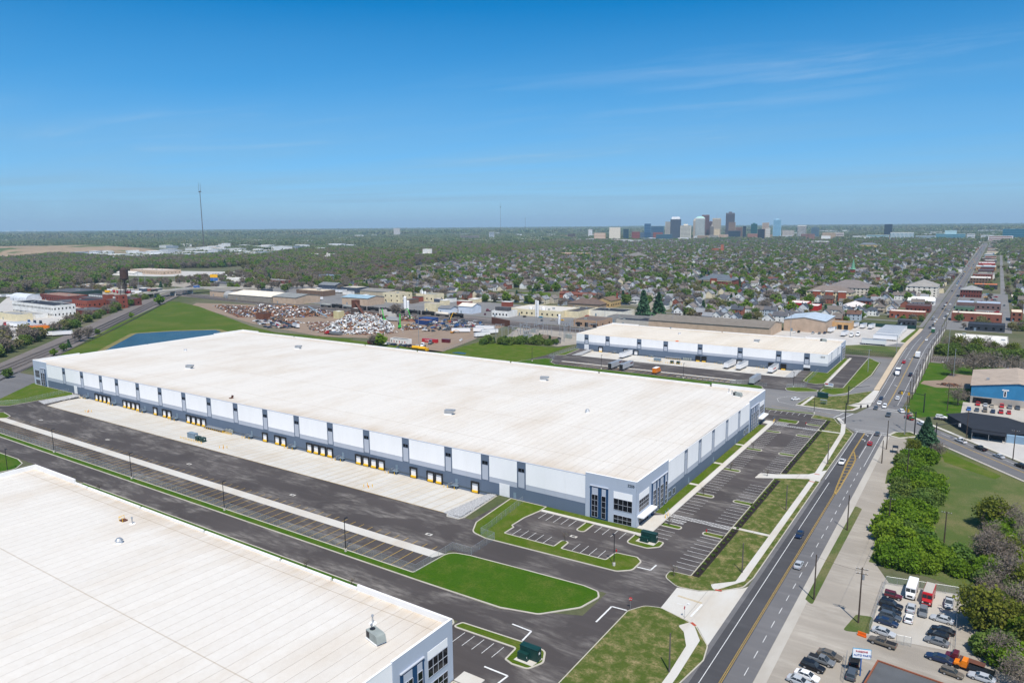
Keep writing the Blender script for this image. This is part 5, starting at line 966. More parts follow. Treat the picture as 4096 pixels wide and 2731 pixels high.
GL2 = 'lamp posts before the northern warehouse'
for x in (-202.8, -148.7, -254.5): lamp_post(x, 406, 9, 'black lamp post on the lawn strip before the northern warehouse', math.pi/2, group=GL2)
for x in (-205.7, -147.4, -263, -315, -97): lamp_post(x, 339.6, 9.5, 'black lamp post just behind the long warehouse roof', math.pi/2, False, group='lamp posts behind the long warehouse')
lamp_post(-306.6, 113.2, 8.5, 'black lamp post on the lawn at the end of the near warehouse', 0, False)
p = Z('l', 2015, 1075); lamp_post(p[0], p[1], 7.0, 'pale lamp post with twin heads standing in the thicket', 2.4, False)
# fences
def fence(pts, h, label, posts=3.0, rail=True, z=0.0, mat='metal', mesh='fence'):
    t = thing('chain_link_fence', label, 'fence', (pts[0][0], pts[0][1], z)); ox, oy = pts[0]
    pm = MB().tube((0, 0, 0), (0, 0, h+.1), .038, n=5).mesh('post', [M[mat]])
    for (a, b) in zip(pts[:-1], pts[1:]):
        a = Vector((a[0]-ox, a[1]-oy, 0)); b = Vector((b[0]-ox, b[1]-oy, 0)); n = max(1, round((b-a).length/posts))
        for i in range(n+1):
            q = a.lerp(b, i/n); put('post', pm, t, q)
        MB().add([(a.x, a.y, .05), (b.x, b.y, .05), (b.x, b.y, h), (a.x, a.y, h)], [(0, 1, 2, 3)]).obj('wire_mesh', M[mesh], t)
        if rail: MB().tube((a.x, a.y, h), (b.x, b.y, h), .032, n=4).obj('top_rail', M[mat], t)
    return t
fence([(-440, 134.9), (-121.2, 134.9)], 2.2, 'long chain-link fence along the striped trailer stalls', 3.05, z=.1)
fence([(-121.2, 134.9), (-121.4, 151), (-115, 151.2)], 2.2, 'chain-link fence turning the corner of the vivid lawn', z=.1); fence([(-115, 151.3), (-115.2, 162.6)], 2.2, 'sliding chain-link gate across the drive', 3.6, z=.05)
fence([(-115.2, 162.8), (-120.5, 163.2), (-120.6, 166.6), (-123.6, 191)], 2.2, 'chain-link fence climbing the lawn to the warehouse wall', z=.1)
fence([(-430, 155), (-421.5, 165), (-427, 192)], 2.2, 'chain-link fence over the lawn at the far end of the long warehouse', z=.1)
fence([(-241, 406.6), (-246, 421), (-252, 424), (-251.8, 466)], 2.2, 'chain-link fence around the small lawn before the far end of the northern warehouse', z=.1)
fence([(-121, 406.8), (-110.4, 411), (-103.5, 408.5), (-101, 408)], 2.2, 'chain-link fence around the lawn tip by the lone silver trailer', z=.1); fence([(-91.2, 412), (-82.4, 419), (-84.2, 433), (-85.2, 466)], 2.2, 'chain-link fence from the sliding gate to the northern warehouse corner', z=.1)
LF = [Z('l', 1020, 1080), Z('l', 1165, 655), Z('l', 1460, 700), Z('l', 1785, 750), Z('l', 1755, 1250)]
fence(LF, 2.2, 'chain-link fence around the lot of parked cars', 2.8); fence([Z('l', 1255, 1165), Z('l', 1380, 1190)], 2.2, 'half open gate leaf of the fenced car lot', 1.6)
fence([Z('l', 800, 1497), Z('l', 830, 1290)], 1.8, 'short fence between the roadside row and the auto parts drive', 1.5)
fence([(-120, 700), (-52, 702)], 3.0, 'dark green screened fence behind the freight yard', 4, True, 0, 'cabinet', 'cabinet')
fence([(-330, 404), (-344, 464), (-358, 494), (-350, 553)], 2.2, 'chain-link fence round the scrap yard side of the substation', 4)
p0 = Z('l', 960, 1098); b_ = thing('water_barrier', 'orange plastic barrier at the corner of the fenced lot', 'barrier', (p0[0], p0[1], 0), -.15); MB().prism([(-.9, -.3), (.9, -.3), (.9, .3), (-.9, .3)], 0, .35).box(-.85, -.12, .35, .85, .12, .95).obj('body', M['orange'], b_)
# signs
def sign(x, y, h, label, w, hh, mat, rz=0.0, text=None, two=False, name='road_sign', pm='metal', tm='white_paint', ts=.5):
    t = thing(name, label, 'sign', (x, y, 0), rz)
    for dx in ((-w*.35, w*.35) if two else (0,)): MB().tube((dx, .06, 0), (dx, .06, h), .05).obj('post', M[pm], t)
    MB().box(-w/2, -.04, h-hh, w/2, .04, h).obj('panel', M[mat] if mat in M else mat, t)
    if text: digits(text, (-w*.42, -.06, h-hh*.5-ts*.35), math.pi/2, 0, ts, t, tm).name = 'lettering'
    return t
def octo(x, y, label, rz):
    t = thing('stop_sign', label, 'sign', (x, y, 0), rz); MB().tube((0, .05, 0), (0, .05, 2.9), .04).obj('post', M['metal'], t)
    MB().tube((0, -.03, 2.5), (0, .03, 2.5), .42, n=8).obj('panel', M['red'], t); digits('STOP', (-.34, -.05, 2.4), math.pi/2, 0, .28, t, 'white_paint').name = 'lettering'
octo(-65.9, 148.9, 'red stop sign on the lawn corner by the junction of drives', .5); octo(-53.7, 152.0, 'stop sign seen edge-on beside the concrete entrance', -math.pi/2)
p = Z('l', 945, 1440); t = thing('shop_sign', 'white auto parts sign with red and blue lettering on a blue post', 'sign', (p[0], p[1], 0), .35)
MB().tube((0, .1, 0), (0, .1, 4.2), .14, n=8).obj('post', PAINT['blue'], t); MB().box(-1.65, -.12, 4.0, 1.65, .12, 5.9).obj('panel', M['door_white'], t); MB().box(-1.72, -.1, 3.93, 1.72, .1, 5.97).obj('frame', PAINT['teal'], t)
digits('PARSONS', (-1.15, -.14, 5.25), math.pi/2, 0, .52, t, 'red').name = 'lettering'; M['sign_blue'] = plain('sign_blue', (.03, .12, .40)); digits('AUTO PARTS', (-1.5, -.14, 4.45), math.pi/2, 0, .56, t, 'sign_blue').name = 'lettering'
sb = Z('P', 3000+.2551*1235, 1250+.2551*1205); t = sign(sb[0], sb[1], 3.6, 'white leasing sign board on two posts by the striped lawn', 4.6, 1.9, 'door_white', -.2, None, True, 'sign_board'); MB().box(-2.2, -.06, 2.6, -.5, -.045, 3.3).obj('print', M['red'], t); MB().box(-.3, -.06, 2.7, 2.0, -.045, 3.2).obj('print', M['sign_blue'], t)
sb = Z('P', 3000+.2551*1150, 1250+.2551*1440); t = thing('bus_shelter', 'small glass shelter on the lawn beside the west street', 'shelter', (sb[0], sb[1], .14)); MB().box(-1.6, -.7, 2.2, 1.6, .7, 2.35).obj('roof', M['metal'], t); MB().box(-1.5, .5, .1, 1.5, .55, 2.1).obj('glass_panel', M['fence'], t); MB().box(-1.2, .0, .45, 1.2, .4, .55).obj('bench', M['darkmetal'], t)
for dx in (-1.5, 1.5): MB().tube((dx, .6, 0), (dx, .6, 2.2), .05).obj('post', M['metal'], t)
p = Z('h', 1245, 878); t = thing('bus_shelter', 'dark bus shelter on the gravel apron beside a low hedge', 'shelter', (p[0], p[1], 0), .1); MB().box(-1.0, -1.6, 2.3, 1.0, 1.6, 2.5).obj('roof', M['darkmetal'], t)
for (dx, dy) in ((-.9, -1.5), (.9, -1.5), (-.9, 1.5), (.9, 1.5)): MB().tube((dx, dy, 0), (dx, dy, 2.3), .06).obj('post', M['darkmetal'], t)
MB().box(.85, -1.4, .2, .9, 1.4, 2.2).obj('glass_panel', M['carglass'], t); MB().box(.2, -1.2, .42, .6, 1.2, .52).obj('bench', M['wood_grey'], t)
# traffic signals
def signal_pole(x, y, h, label, arm=None, heads=(), az=0.0):
    t = thing('signal_pole', label, 'traffic light', (x, y, 0)); MB().tube((0, 0, 0), (0, 0, h), .28, .2, 8).obj('pole', M['darkmetal'], t)
    if arm: MB().tube((0, 0, h-1), (arm[0], arm[1], h-.6), .14, .08, 6).obj('mast_arm', M['darkmetal'], t)
    for (dx, dy, dz, m) in heads:
        hd = MB().box(dx-.35, dy-.25, dz, dx+.35, dy+.25, dz+1.3).obj('signal_head', M[m], t)
        for k in range(3): MB().tube((dx, dy-.26, dz+.22+k*.42), (dx, dy-.30, dz+.22+k*.42), .15, n=8).obj('lens', M['darkmetal'], hd)
    return t
signal_pole(-51.1, 349.3, 10, 'black signal pole on the sidewalk corner by the car park', (10, 8), ((8, 6.6, 7.4, 'darkmetal'), (5.5, 4.4, 7.4, 'darkmetal')))
signal_pole(-23.1, 346.1, 10.5, 'black signal pole with green street signs on the corner island', (-6, 12), ((-3.5, 7.5, 8, 'yellow'), (-4.5, 9.6, 8, 'yellow')))
signal_pole(-23.0, 391.3, 9.5, 'black signal pole on the lawn before the blue hall', (-11, 3), ((-7, 2, 7.2, 'yellow'), (-10, 2.6, 7.2, 'yellow')))
signal_pole(-56.3, 389.6, 9.5, 'black signal pole with a long arm on the roadside lawn', (8.5, 8)); signal_pole(-14.9, 341.2, 8, 'black signal pole with a straight arm over the side street', (9, 7), ((8, 6, 6, 'door_white'),))
p = Z('A', 877, 1345, 8); t = thing('street_sign', 'green street name sign hung at the corner island signal', 'sign', (-23.0, 345.6, 7.2)); MB().box(-2.6, -.05, 0, 0, .05, .8).obj('panel', PAINT['green'], t)
for (x, y, lb) in ((-65.1, 201.0, 'red fire hydrant on the kerbed island opposite the entrance'), (-81.8, 174.5, 'red fire hydrant at the lawn edge of the front car park'), (-66, 340, 'red fire hydrant on the car park island near the west street')):
    h = thing('fire_hydrant', lb, 'hydrant', (x, y, .13)); MB().tube((0, 0, 0), (0, 0, .65), .14, n=8).tube((-.25, 0, .45), (.25, 0, .45), .08).obj('barrel', M['red'], h); MB().tube((0, 0, .65), (0, 0, .85), .15, .05, 8).obj('cap', M['red'], h)
for y in (204.1, 335.2):
    for dx in (0, 2.2): t = thing('bay_sign', 'yellow-sleeved accessible bay sign post by the warehouse entrance walk', 'sign', (-79.2, y+dx, .15), 0, 'accessible bay sign posts'); MB().tube((0, 0, 0), (0, 0, 1.1), .12, n=8).obj('sleeve', M['yellow'], t); MB().tube((0, 0, 1.1), (0, 0, 2.4), .04).obj('post', M['metal'], t); MB().box(-.02, -.18, 1.9, .02, .18, 2.4).obj('panel', PAINT['teal'], t)
for i, (x, y) in enumerate(((-148, 118.5), (-146.8, 118.6), (-145.6, 118.7), (-144.4, 118.8))): bollard(x, y, .1, 'yellow bollard on the grass strip behind the near warehouse', 'yellow bollards behind the near warehouse')
for (a, b_, sag, lb) in (((-30.2, 176.9, 11.2), (-19.5, 171.4, 12.6), .3, 'short cable from the weed patch pole to the double crossarm pole'), ((-19.5, 171.4, 12.9), (-20.0, 281.6, 11.6), 1.6, 'long sagging cable over the hedge from the double crossarm pole'), ((-48.8, 130.2, 8.5), (-48.8, 181.2, 8.1), .7, 'thin cable crossing above the concrete entrance'), ((-48.8, 181.2, 8.1), (-49.3, 230.9, 8.2), .7, 'thin cable along the verge north of the concrete entrance'), ((-49.3, 230.9, 8.2), (-46.9, 285.6, 8.2), .7, 'thin cable along the verge over the curved concrete drive')):
    w = thing('overhead_wire', lb, 'cable', (a[0], a[1], 0)); mb = MB(); A = Vector(a); B = Vector(b_); pr_ = None
    for i in range(13):
        u = i/12; q = A.lerp(B, u)-Vector((a[0], a[1], 4*sag*u*(1-u)))
        if pr_ is not None: mb.tube(pr_, q, .022, n=3, cap=False)
        pr_ = q
    mb.obj('cable', M['black'], w)
# ================================================================== MID-GROUND BUILDINGS
MC = {}
def cm(c, rough=.8, var=.14):
    k = (tuple(c), rough)
    if k not in MC: MC[k] = plain('finish_%d_%d_%d' % tuple(c), lin(*c), rough, var=var, scale=.25)
    return MC[k]
WHITE, CREAM, TAN, BRICK, DBRICK, GREY, DGREY, BLACK, SLATE, BLUEG, BROWN = (236, 234, 228), (228, 214, 178), (196, 172, 148), (142, 74, 58), (112, 58, 50), (150, 150, 148), (88, 88, 92), (48, 50, 56), (72, 82, 98), (120, 140, 160), (120, 98, 82)
WIN = {}
def winmesh(w, h):
    k = (round(w, 2), round(h, 2))
    if k not in WIN: WIN[k] = MB().box(-w/2, -.06, 0, w/2, .02, h).mesh('window', [M['glass']])
    return WIN[k]
FOOT = []     # footprints that keep trees and houses away
def foot(x0, y0, x1, y1, m=3): FOOT.append((min(x0, x1)-m, min(y0, y1)-m, max(x0, x1)+m, max(y0, y1)+m))
def building(name, label, x0, y, x1, dep, h, wall, roof, kind='flat', win=None, cat='building', rz=0.0, group=None, extra=None, wz=1.0, ww=None, z=0.0, door=1):
    w = x1-x0; t = thing(name, label, cat, (x0, y, z), rz, group); wm = wall if not isinstance(wall, tuple) else cm(wall); rm = roof if not isinstance(roof, tuple) else cm(roof)
    foot(x0, y, x1, y+dep)
    b = MB()
    if kind == 'flat':
        b.box(0, 0, -.2, w, dep, h-.25); 
        for q in ((0, 0, w, .35), (0, dep-.35, w, dep), (0, .35, .35, dep-.35), (w-.35, .35, w, dep-.35)): b.box(q[0], q[1], h-.25, q[2], q[3], h+.25)
        b.obj('wall', wm, t); r = MB().box(.36, .36, h-.3, w-.36, dep-.36, h-.1).obj('roof', rm, t)
        rr = random.Random(int(x0*7+y))
        for i in range(min(5, int(w*dep/500))):
            a, c = rr.uniform(2, w-4), rr.uniform(2, max(3, dep-4)); MB().box(a, c, h-.1, a+rr.uniform(1.2, 2.6), c+rr.uniform(1.2, 2.4), h+rr.uniform(.6, 1.5)).obj('roof_unit', M['metal'] if i % 2 else M['hvac'], r)
    elif kind in ('gx', 'gy'):
        e = .5; rise = (min(dep, 60) if kind == 'gx' else min(w, 60))*(.16 if (dep if kind == 'gx' else w) < 22 else .07)
        if kind == 'gx':
            b.add([(0, 0, -.2), (w, 0, -.2), (w, dep, -.2), (0, dep, -.2), (0, 0, h), (w, 0, h), (w, dep, h), (0, dep, h), (0, dep/2, h+rise), (w, dep/2, h+rise)], [(0, 1, 5, 4), (2, 3, 7, 6), (1, 2, 6, 9, 5), (3, 0, 4, 8, 7)])
            rv = [(-e, -e, h-.1), (w+e, -e, h-.1), (w+e, dep/2, h+rise+.15), (-e, dep/2, h+rise+.15), (w+e, dep+e, h-.1), (-e, dep+e, h-.1)]
        else:
            b.add([(0, 0, -.2), (w, 0, -.2), (w, dep, -.2), (0, dep, -.2), (0, 0, h), (w, 0, h), (w, dep, h), (0, dep, h), (w/2, 0, h+rise), (w/2, dep, h+rise)], [(0, 1, 5, 8, 4), (2, 3, 7, 9, 6), (1, 2, 6, 5), (3, 0, 4, 7)])
            rv = [(-e, dep+e, h-.1), (-e, -e, h-.1), (w/2, -e, h+rise+.15), (w/2, dep+e, h+rise+.15), (w+e, -e, h-.1), (w+e, dep+e, h-.1)]
        b.obj('wall', wm, t)
        fs = [(0, 1, 2, 3), (3, 2, 4, 5)]; rv2 = [(a, c, d+.18) for a, c, d in rv]
        MB().add(rv+rv2, [(6, 7, 8, 9), (9, 8, 10, 11), (0, 3, 2, 1), (3, 5, 4, 2), (0, 1, 7, 6), (1, 2, 8, 7), (2, 4, 10, 8), (4, 5, 11, 10), (5, 3, 9, 11), (3, 0, 6, 9)]).obj('roof', rm, t)
    elif kind == 'hip':
        rise = min(w, dep)*.22; e = .6; b.box(0, 0, -.2, w, dep, h); b.obj('wall', wm, t)
        a = min(w, dep)/2; rv = [(-e, -e, h), (w+e, -e, h), (w+e, dep+e, h), (-e, dep+e, h)]
        rd = [(a, dep/2, h+rise), (w-a, dep/2, h+rise)] if w >= dep else [(w/2, a, h+rise), (w/2, dep-a, h+rise)]
        f = [(0, 1, 5, 4), (1, 2, 5), (2, 3, 4, 5), (3, 0, 4), (3, 2, 1, 0)] if w >= dep else [(0, 1, 4), (1, 2, 5, 4), (2, 3, 5), (3, 0, 4, 5), (3, 2, 1, 0)]
        MB().add(rv+rd, f).obj('roof', rm, t)
    elif kind == 'arch':
        n = 10; b.box(0, 0, -.2, w, dep, h*.35)
        prof = [(dep/2-dep/2*math.cos(math.pi*i/n), h*.35+h*.65*math.sin(math.pi*i/n)) for i in range(n+1)]
        b.add([(w, p[0], p[1]) for p in prof], [tuple(range(n+1))]).add([(0, p[0], p[1]) for p in prof], [tuple(range(n, -1, -1))]); b.obj('wall', wm, t)
        vs = []
        for p in prof: vs += [(-.2, p[0], p[1]+.05), (w+.2, p[0], p[1]+.05)]
        MB().add(vs, [(2*i, 2*i+1, 2*i+3, 2*i+2) for i in range(n)]).obj('roof', rm, t)
    if win:
        nf, ns, rows = win; st = h/rows
        for j in range(rows):
            zz_ = j*st+st*.30; hh = min(1.8, st*.45)
            if nf:
                me = winmesh(ww or min(1.7, w/nf*.42), hh)
                for i in range(nf): put('window', me, t, ((i+.5)*w/nf, -.03, zz_))
            if ns:
                me = winmesh(ww or min(1.7, dep/ns*.42), hh); sx = w+.03 if (x0+x1)/2 < -6 else -.03
                for i in range(ns): put('window', me, t, (sx, (i+.5)*dep/ns, zz_), math.pi/2 if sx > 0 else -math.pi/2)
    for i in range(door): MB().box(w*(.2+.5*i)-.8, -.08, 0, w*(.2+.5*i)+.8, .02, min(2.6, h*.6)).obj('door', M['steel_blue'], t)
    return t
def loading(t, w, n, h=3.6, x0=2.0, st=None, mat='black'):
    me = MB().box(-1.7, -.07, .1, 1.7, .02, h).mesh('loading_door', [M[mat]]); st = st or (w-2*x0)/max(1, n-1)
    for i in range(n): put('loading_door', me, t, (x0+i*st, -.02, 0))
B = building
wfx = B('factory', 'long white two-storey factory with rows of windows beside the tracks', -901, 356.9, -808.5, 22, 12.0, WHITE, BLACK, 'flat', (30, 6, 2), 'factory', ww=1.3)
B('warehouse_shed', 'dark green warehouse behind the brick works', -1090, 473, -1020, 42, 7.5, (38, 62, 58), DGREY, 'flat', (0, 0, 1), 'warehouse')
B('brick_works', 'long low red brick works with a flat grey roof', -1033, 442, -960, 24, 7.5, DBRICK, (150, 120, 105), 'flat', (12, 3, 1), 'factory')
B('brick_works', 'red brick works with a pair of white roof monitors beside the tracks', -903, 420, -868, 22, 8.5, BRICK, BLACK, 'flat', (7, 4, 1), 'factory')
b_ = B('brick_works', 'red brick works with a long strip of white clerestory windows', -935, 441, -848, 32, 8.0, DBRICK, DGREY, 'flat', (14, 4, 1), 'factory')
MB().box(4, 12, 7.9, 84, 20, 11).obj('clerestory', cm(DGREY), b_)
me = MB().box(-1.6, -.1, 0, 1.6, 0, 1.6).mesh('clerestory_window', [cm(WHITE)])
for i in range(20): put('clerestory_window', me, b_, (6.5+i*4, 11.95, 8.7))
B('brick_tower', 'narrow red brick stair tower at the end of the works', -840, 438, -831, 9, 15, BRICK, DGREY, 'flat', (1, 1, 3)); B('brick_tower', 'square red brick tower in the middle of the works', -884, 446, -874, 9, 12.5, BRICK, DGREY, 'flat', (0, 0, 1))
B('shed', 'low grey-roofed shed between the white factory and the brick works', -948, 400, -905, 40, 5.2, DBRICK, DGREY, 'flat', (6, 0, 1)); B('garage', 'cream truck garage with two dark bay doors', -846, 322, -806, 14, 6.5, CREAM, GREY, 'flat', None); B('shed', 'low open shed with a rust-red roof edge beside the tracks', -838, 385, -800, 26, 4.2, DBRICK, DGREY, 'flat'); B('shed', 'low cream extension in front of the white factory', -850, 342, -815, 12, 4, WHITE, GREY, 'flat')
B('quonset_hut', 'silver arched hut among the truck trailers', -1060, 418, -1015, 18, 9, (205, 208, 212), (205, 210, 216), 'arch'); B('truck_terminal', 'tan truck terminal in a clearing of the woods', -1478, 806, -1362, 40, 8, TAN, (206, 190, 176), 'flat', (14, 5, 1)); B('storage_garage', 'low white storage garage in the woods clearing', -1451, 764, -1387, 16, 5, WHITE, (220, 214, 204), 'gx')
B('shed', 'tan shed with a grey roof by the road bridge', -879, 585, -842, 22, 7, TAN, (132, 128, 122), 'gx'); B('quonset_hut', 'corrugated arched hut beside the tan shed by the road bridge', -838, 577, -806, 15, 8, GREY, (160, 160, 158), 'arch'); B('workshop', 'grey-roofed workshop below the billboard', -1025, 690, -975, 24, 5, (170, 168, 160), DGREY, 'gx')
B('workshop', 'small white workshop beyond the billboard', -1100, 763, -1061, 22, 5, WHITE, (210, 206, 198), 'flat'); B('workshop', 'long low red workshop behind the sheds', -1014, 772, -960, 20, 5, DBRICK, GREY, 'flat')
B('warehouse_shed', 'long concrete warehouse with a curved white roof beside the spur track', -812, 566, -728, 48, 7, (150, 142, 130), (232, 222, 204), 'gx', None, 'warehouse'); B('warehouse_shed', 'tan gabled warehouse with a grey roof beside the spur track', -727, 568, -686, 38, 8, TAN, (138, 140, 138), 'gx', None, 'warehouse')
B('workshop', 'brown flat workshop behind the tan gabled warehouse', -786, 653, -734, 22, 7, BROWN, (214, 198, 172), 'flat'); B('workshop', 'slate-blue workshop with a double roof behind the sheds', -829, 730, -794, 20, 6.5, SLATE, (120, 124, 128), 'gx'); B('workshop', 'slate-blue workshop with an open bay beside a row of white trailers', -762, 711, -731, 24, 7, SLATE, (206, 196, 176), 'flat'); B('workshop', 'blue-grey workshop in front of the wooded edge', -972, 858, -934, 16, 9, BLUEG, (128, 140, 150), 'flat')
B('plant', 'large tan process building with a pale blue roof beside the tank cars', -642, 600, -600, 28, 8.5, TAN, (150, 176, 190), 'gx', None, 'plant'); B('plant', 'long shed with a grey ridge roof behind the process plant', -703, 690, -652, 30, 6.5, (190, 176, 150), (138, 134, 128), 'gx', None, 'plant'); B('plant', 'cream process block with a flat roof beside white silos', -616, 642, -588, 22, 11, CREAM, (170, 160, 140), 'flat', (3, 2, 2), 'plant'); B('plant', 'cream process block with a penthouse behind the silos', -590, 673, -562, 20, 8.5, CREAM, (150, 150, 140), 'flat', (4, 2, 1), 'plant')
B('shed', 'cream open-fronted shed beside the tank cars', -510, 595, -494, 14, 8, CREAM, (170, 162, 150), 'flat', None); MC_ = B('workshop', 'white and pale blue workshop opposite the tank cars', -466, 598, -448, 16, 7.5, (206, 216, 228), (222, 214, 200), 'gx'); B('shed', 'low white shed with a dark bay between workshop and rails', -487, 590, -470, 12, 5, (214, 222, 232), (120, 122, 126), 'gx')
cw = B('plant', 'white building carrying dark cooling cells on its roof', -419, 592, -399, 17, 6, WHITE, GREY, 'flat', (5, 0, 1), 'plant')
for i in range(4): MB().box(3+i*4, 2, 6.2, 6.6+i*4, 8, 9.6).obj('cooling_cell', cm(DGREY), cw)
B('plant', 'long cream factory with a pale roof behind the rail yard', -412, 614, -352, 40, 6.5, CREAM, (206, 200, 190), 'flat', (10, 0, 1), 'plant'); B('plant', 'factory wing with a broad dark flat roof', -363, 624, -338, 44, 6, CREAM, (78, 76, 76), 'flat', None, 'plant'); B('plant', 'white factory wing with a black roof and rooftop vents', -338, 648, -300, 26, 5.5, (232, 226, 210), BLACK, 'flat', None, 'plant')
rn = B('ruin', 'ruined tan building with a broken roofline and dark openings', -314, 572, -288, 26, 6, (176, 146, 120), (110, 98, 90), 'flat', (5, 2, 1), 'ruin', door=0); loading(rn, 26, 3, 4, 5)
B('warehouse_shed', 'low dark roofed shed behind the northern warehouse', -284, 598, -250, 26, 5, (190, 184, 172), (52, 54, 62), 'flat', None, 'warehouse'); B('shed', 'low grey flat shed beside the ruined building', -300, 612, -266, 18, 5.5, GREY, (118, 114, 110), 'flat')
B('warehouse_shed', 'long tan warehouse with a grey roof right behind the northern warehouse', -250, 592, -147, 42, 7.5, TAN, (128, 120, 110), 'gx', None, 'warehouse'); B('warehouse_shed', 'large tan gabled freight building with a pale blue-grey roof', -146, 637, -113, 42, 10, (190, 166, 144), (176, 190, 202), 'gy', None, 'warehouse'); td = B('freight_dock', 'low tan freight dock with dark bays', -113, 668, -98, 14, 6, (200, 160, 112), (140, 132, 122), 'flat', None); loading(td, 15, 2, 4, 6, 5)
ch = B('church', 'stone church with a brown gable roof and tall windows', -366, 716, -347, 26, 8, (196, 166, 116), BROWN, 'gy', (3, 6, 1), 'church'); MB().box(16, 20, 8, 17.5, 21.5, 15).obj('chimney', cm(BRICK), ch)
B('church_hall', 'low brown-roofed church hall beside the stone church', -392, 700, -352, 22, 5, (150, 130, 110), (108, 92, 84), 'hip')
sc_ = B('school', 'large red brick school with white-framed windows and a grey hipped roof', -349, 995, -300, 34, 13, BRICK, (96, 104, 112), 'hip', (14, 6, 3), 'school'); MB().box(20, -2.5, -.2, 29, -.02, 15.5).obj('entrance_bay', cm(BRICK), sc_); MB().box(22, -2.62, 2, 27, -2.5, 12).obj('entrance_stone', cm(CREAM), sc_); MB().box(-.3, -.3, 11.6, 49.3, .0, 12.4).obj('cornice', cm(CREAM), sc_)
for dx in (8, 18, 31, 42): MB().box(dx, 16, 13, dx+2, 18, 19).obj('chimney', cm(BRICK), sc_)
ap = B('apartment_block', 'brick and cream apartment block with a grey hipped roof', -186, 916, -136, 28, 10, CREAM, (128, 116, 108), 'hip', (12, 5, 3), 'apartments')
for dx in (8, 22, 36): MB().box(dx, -3.5, -.2, dx+8, -.03, 10.5).obj('brick_bay', cm((160, 82, 58)), ap); MB().box(dx-.3, -3.8, 10.5, dx+8.3, 0, 11.3).obj('bay_cornice', cm(WHITE), ap)
ap = B('apartment_block', 'long grey-roofed apartment block behind the brick and cream one', -178, 985, -123, 40, 10, (216, 206, 190), (126, 118, 114), 'hip', (12, 8, 3), 'apartments')
ap = B('apartment_block', 'pale four-storey apartment block with a grey roof beside the avenue', -89, 1012, -56, 46, 12.5, (232, 224, 208), (152, 148, 142), 'hip', (6, 8, 4), 'apartments'); B('motel', 'long low building with a white roof along the avenue', -78, 914, -52, 14, 4.5, WHITE, (236, 234, 230), 'gx', (8, 0, 1), 'motel'); B('motel', 'second low white-roofed building beside the apartments', -76, 935, -54, 12, 4.5, WHITE, (240, 238, 234), 'gx', (8, 0, 1), 'motel')
B('shop', 'brick corner shop with a white flat roof on the avenue', -81, 776, -51, 15, 6.5, (150, 86, 66), (232, 222, 208), 'flat', (6, 3, 1), 'shop'); B('shop', 'dark roofed brick shop terrace behind the corner shop', -73, 836, -51, 22, 6.5, DBRICK, (92, 80, 80), 'flat', (6, 4, 1), 'shop'); B('shop', 'charcoal shop with yellow panels at the top of the ramp', -68, 719, -54, 12, 5, (62, 66, 72), DGREY, 'flat', (4, 0, 1), 'shop'); B('workshop', 'red workshop with a white roof amid houses', -183, 812, -164, 24, 6, (176, 40, 38), (238, 234, 228), 'flat', (4, 2, 1)); B('workshop', 'low red and white workshop adjoining the red one', -166, 800, -150, 20, 5, (176, 40, 38), (240, 236, 230), 'flat'); B('brick_hall', 'brick hall with a pale hipped roof beside the street', -128, 800, -108, 30, 6, (150, 84, 66), (214, 206, 200), 'hip', (5, 6, 1)); B('brick_hall', 'tall brick house with a dark roof behind the brick hall', -122, 838, -106, 16, 9, BRICK, SLATE, 'hip', (4, 4, 2))
# east side of the avenue
B('brick_block', 'long brick block with a white roof beside the avenue', -30, 780, 9, 16, 7.5, (136, 82, 66), (236, 228, 210), 'flat', (6, 3, 1)); bk = B('black_shop', 'long charcoal building with a dark flat roof beyond the white roof', -15, 716, 11, 17, 5.5, (52, 58, 68), (58, 62, 70), 'flat', (5, 2, 1)); B('white_roofed_hall', 'low hall with a patchy white flat roof behind the bare trees', -21.5, 601, 12.5, 56, 4.5, (172, 166, 158), (224, 220, 210), 'flat'); B('brick_house', 'square brick building with orange-red doors', 15.8, 800, 24.5, 26, 8.5, (132, 84, 66), (230, 216, 188), 'flat', (2, 2, 2)); B('brick_block', 'dark brick three-storey block with a grey hipped roof on the avenue', -32.8, 1032, -10.8, 26, 9, DBRICK, GREY, 'hip', (8, 5, 2)); B('shop', 'terrace of shops with a pale blue side wall', -30.8, 890, 8.3, 24, 7, (120, 96, 92), (170, 184, 200), 'flat', (9, 3, 1), 'shop'); B('shop', 'painted shop front with a bright mural panel', -30.5, 855, -14, 14, 5.5, (92, 120, 96), DGREY, 'flat', (4, 2, 1), 'shop'); B('brick_block', 'brown brick block with a white roof farther up the avenue', -29.5, 1272, -3.4, 40, 8, BROWN, (226, 220, 210), 'flat', (7, 6, 2)); B('brick_block', 'red brick block with a low white gable up the avenue', -28, 1360, -2, 30, 8, BRICK, (120, 110, 106), 'flat', (8, 5, 2)); B('shop', 'dark shop with an orange roof band up the avenue', -22, 1170, 5, 24, 6, (60, 62, 70), (214, 128, 76), 'flat', (4, 2, 1), 'shop'); B('freight_shed', 'white-roofed freight shed with dark bays east of the alley', 18.3, 990, 40, 30, 6.5, (196, 170, 140), (238, 236, 230), 'flat', None); B('brick_block', 'red fronted block with white windows far up the avenue', -28, 1720, 0, 40, 9, (160, 60, 56), (236, 232, 228), 'flat', (4, 2, 1)); B('shop', 'tan terrace far up the avenue', -30, 1620, 2, 50, 7, (180, 140, 100), (190, 200, 206), 'flat', (6, 4, 1), 'shop')
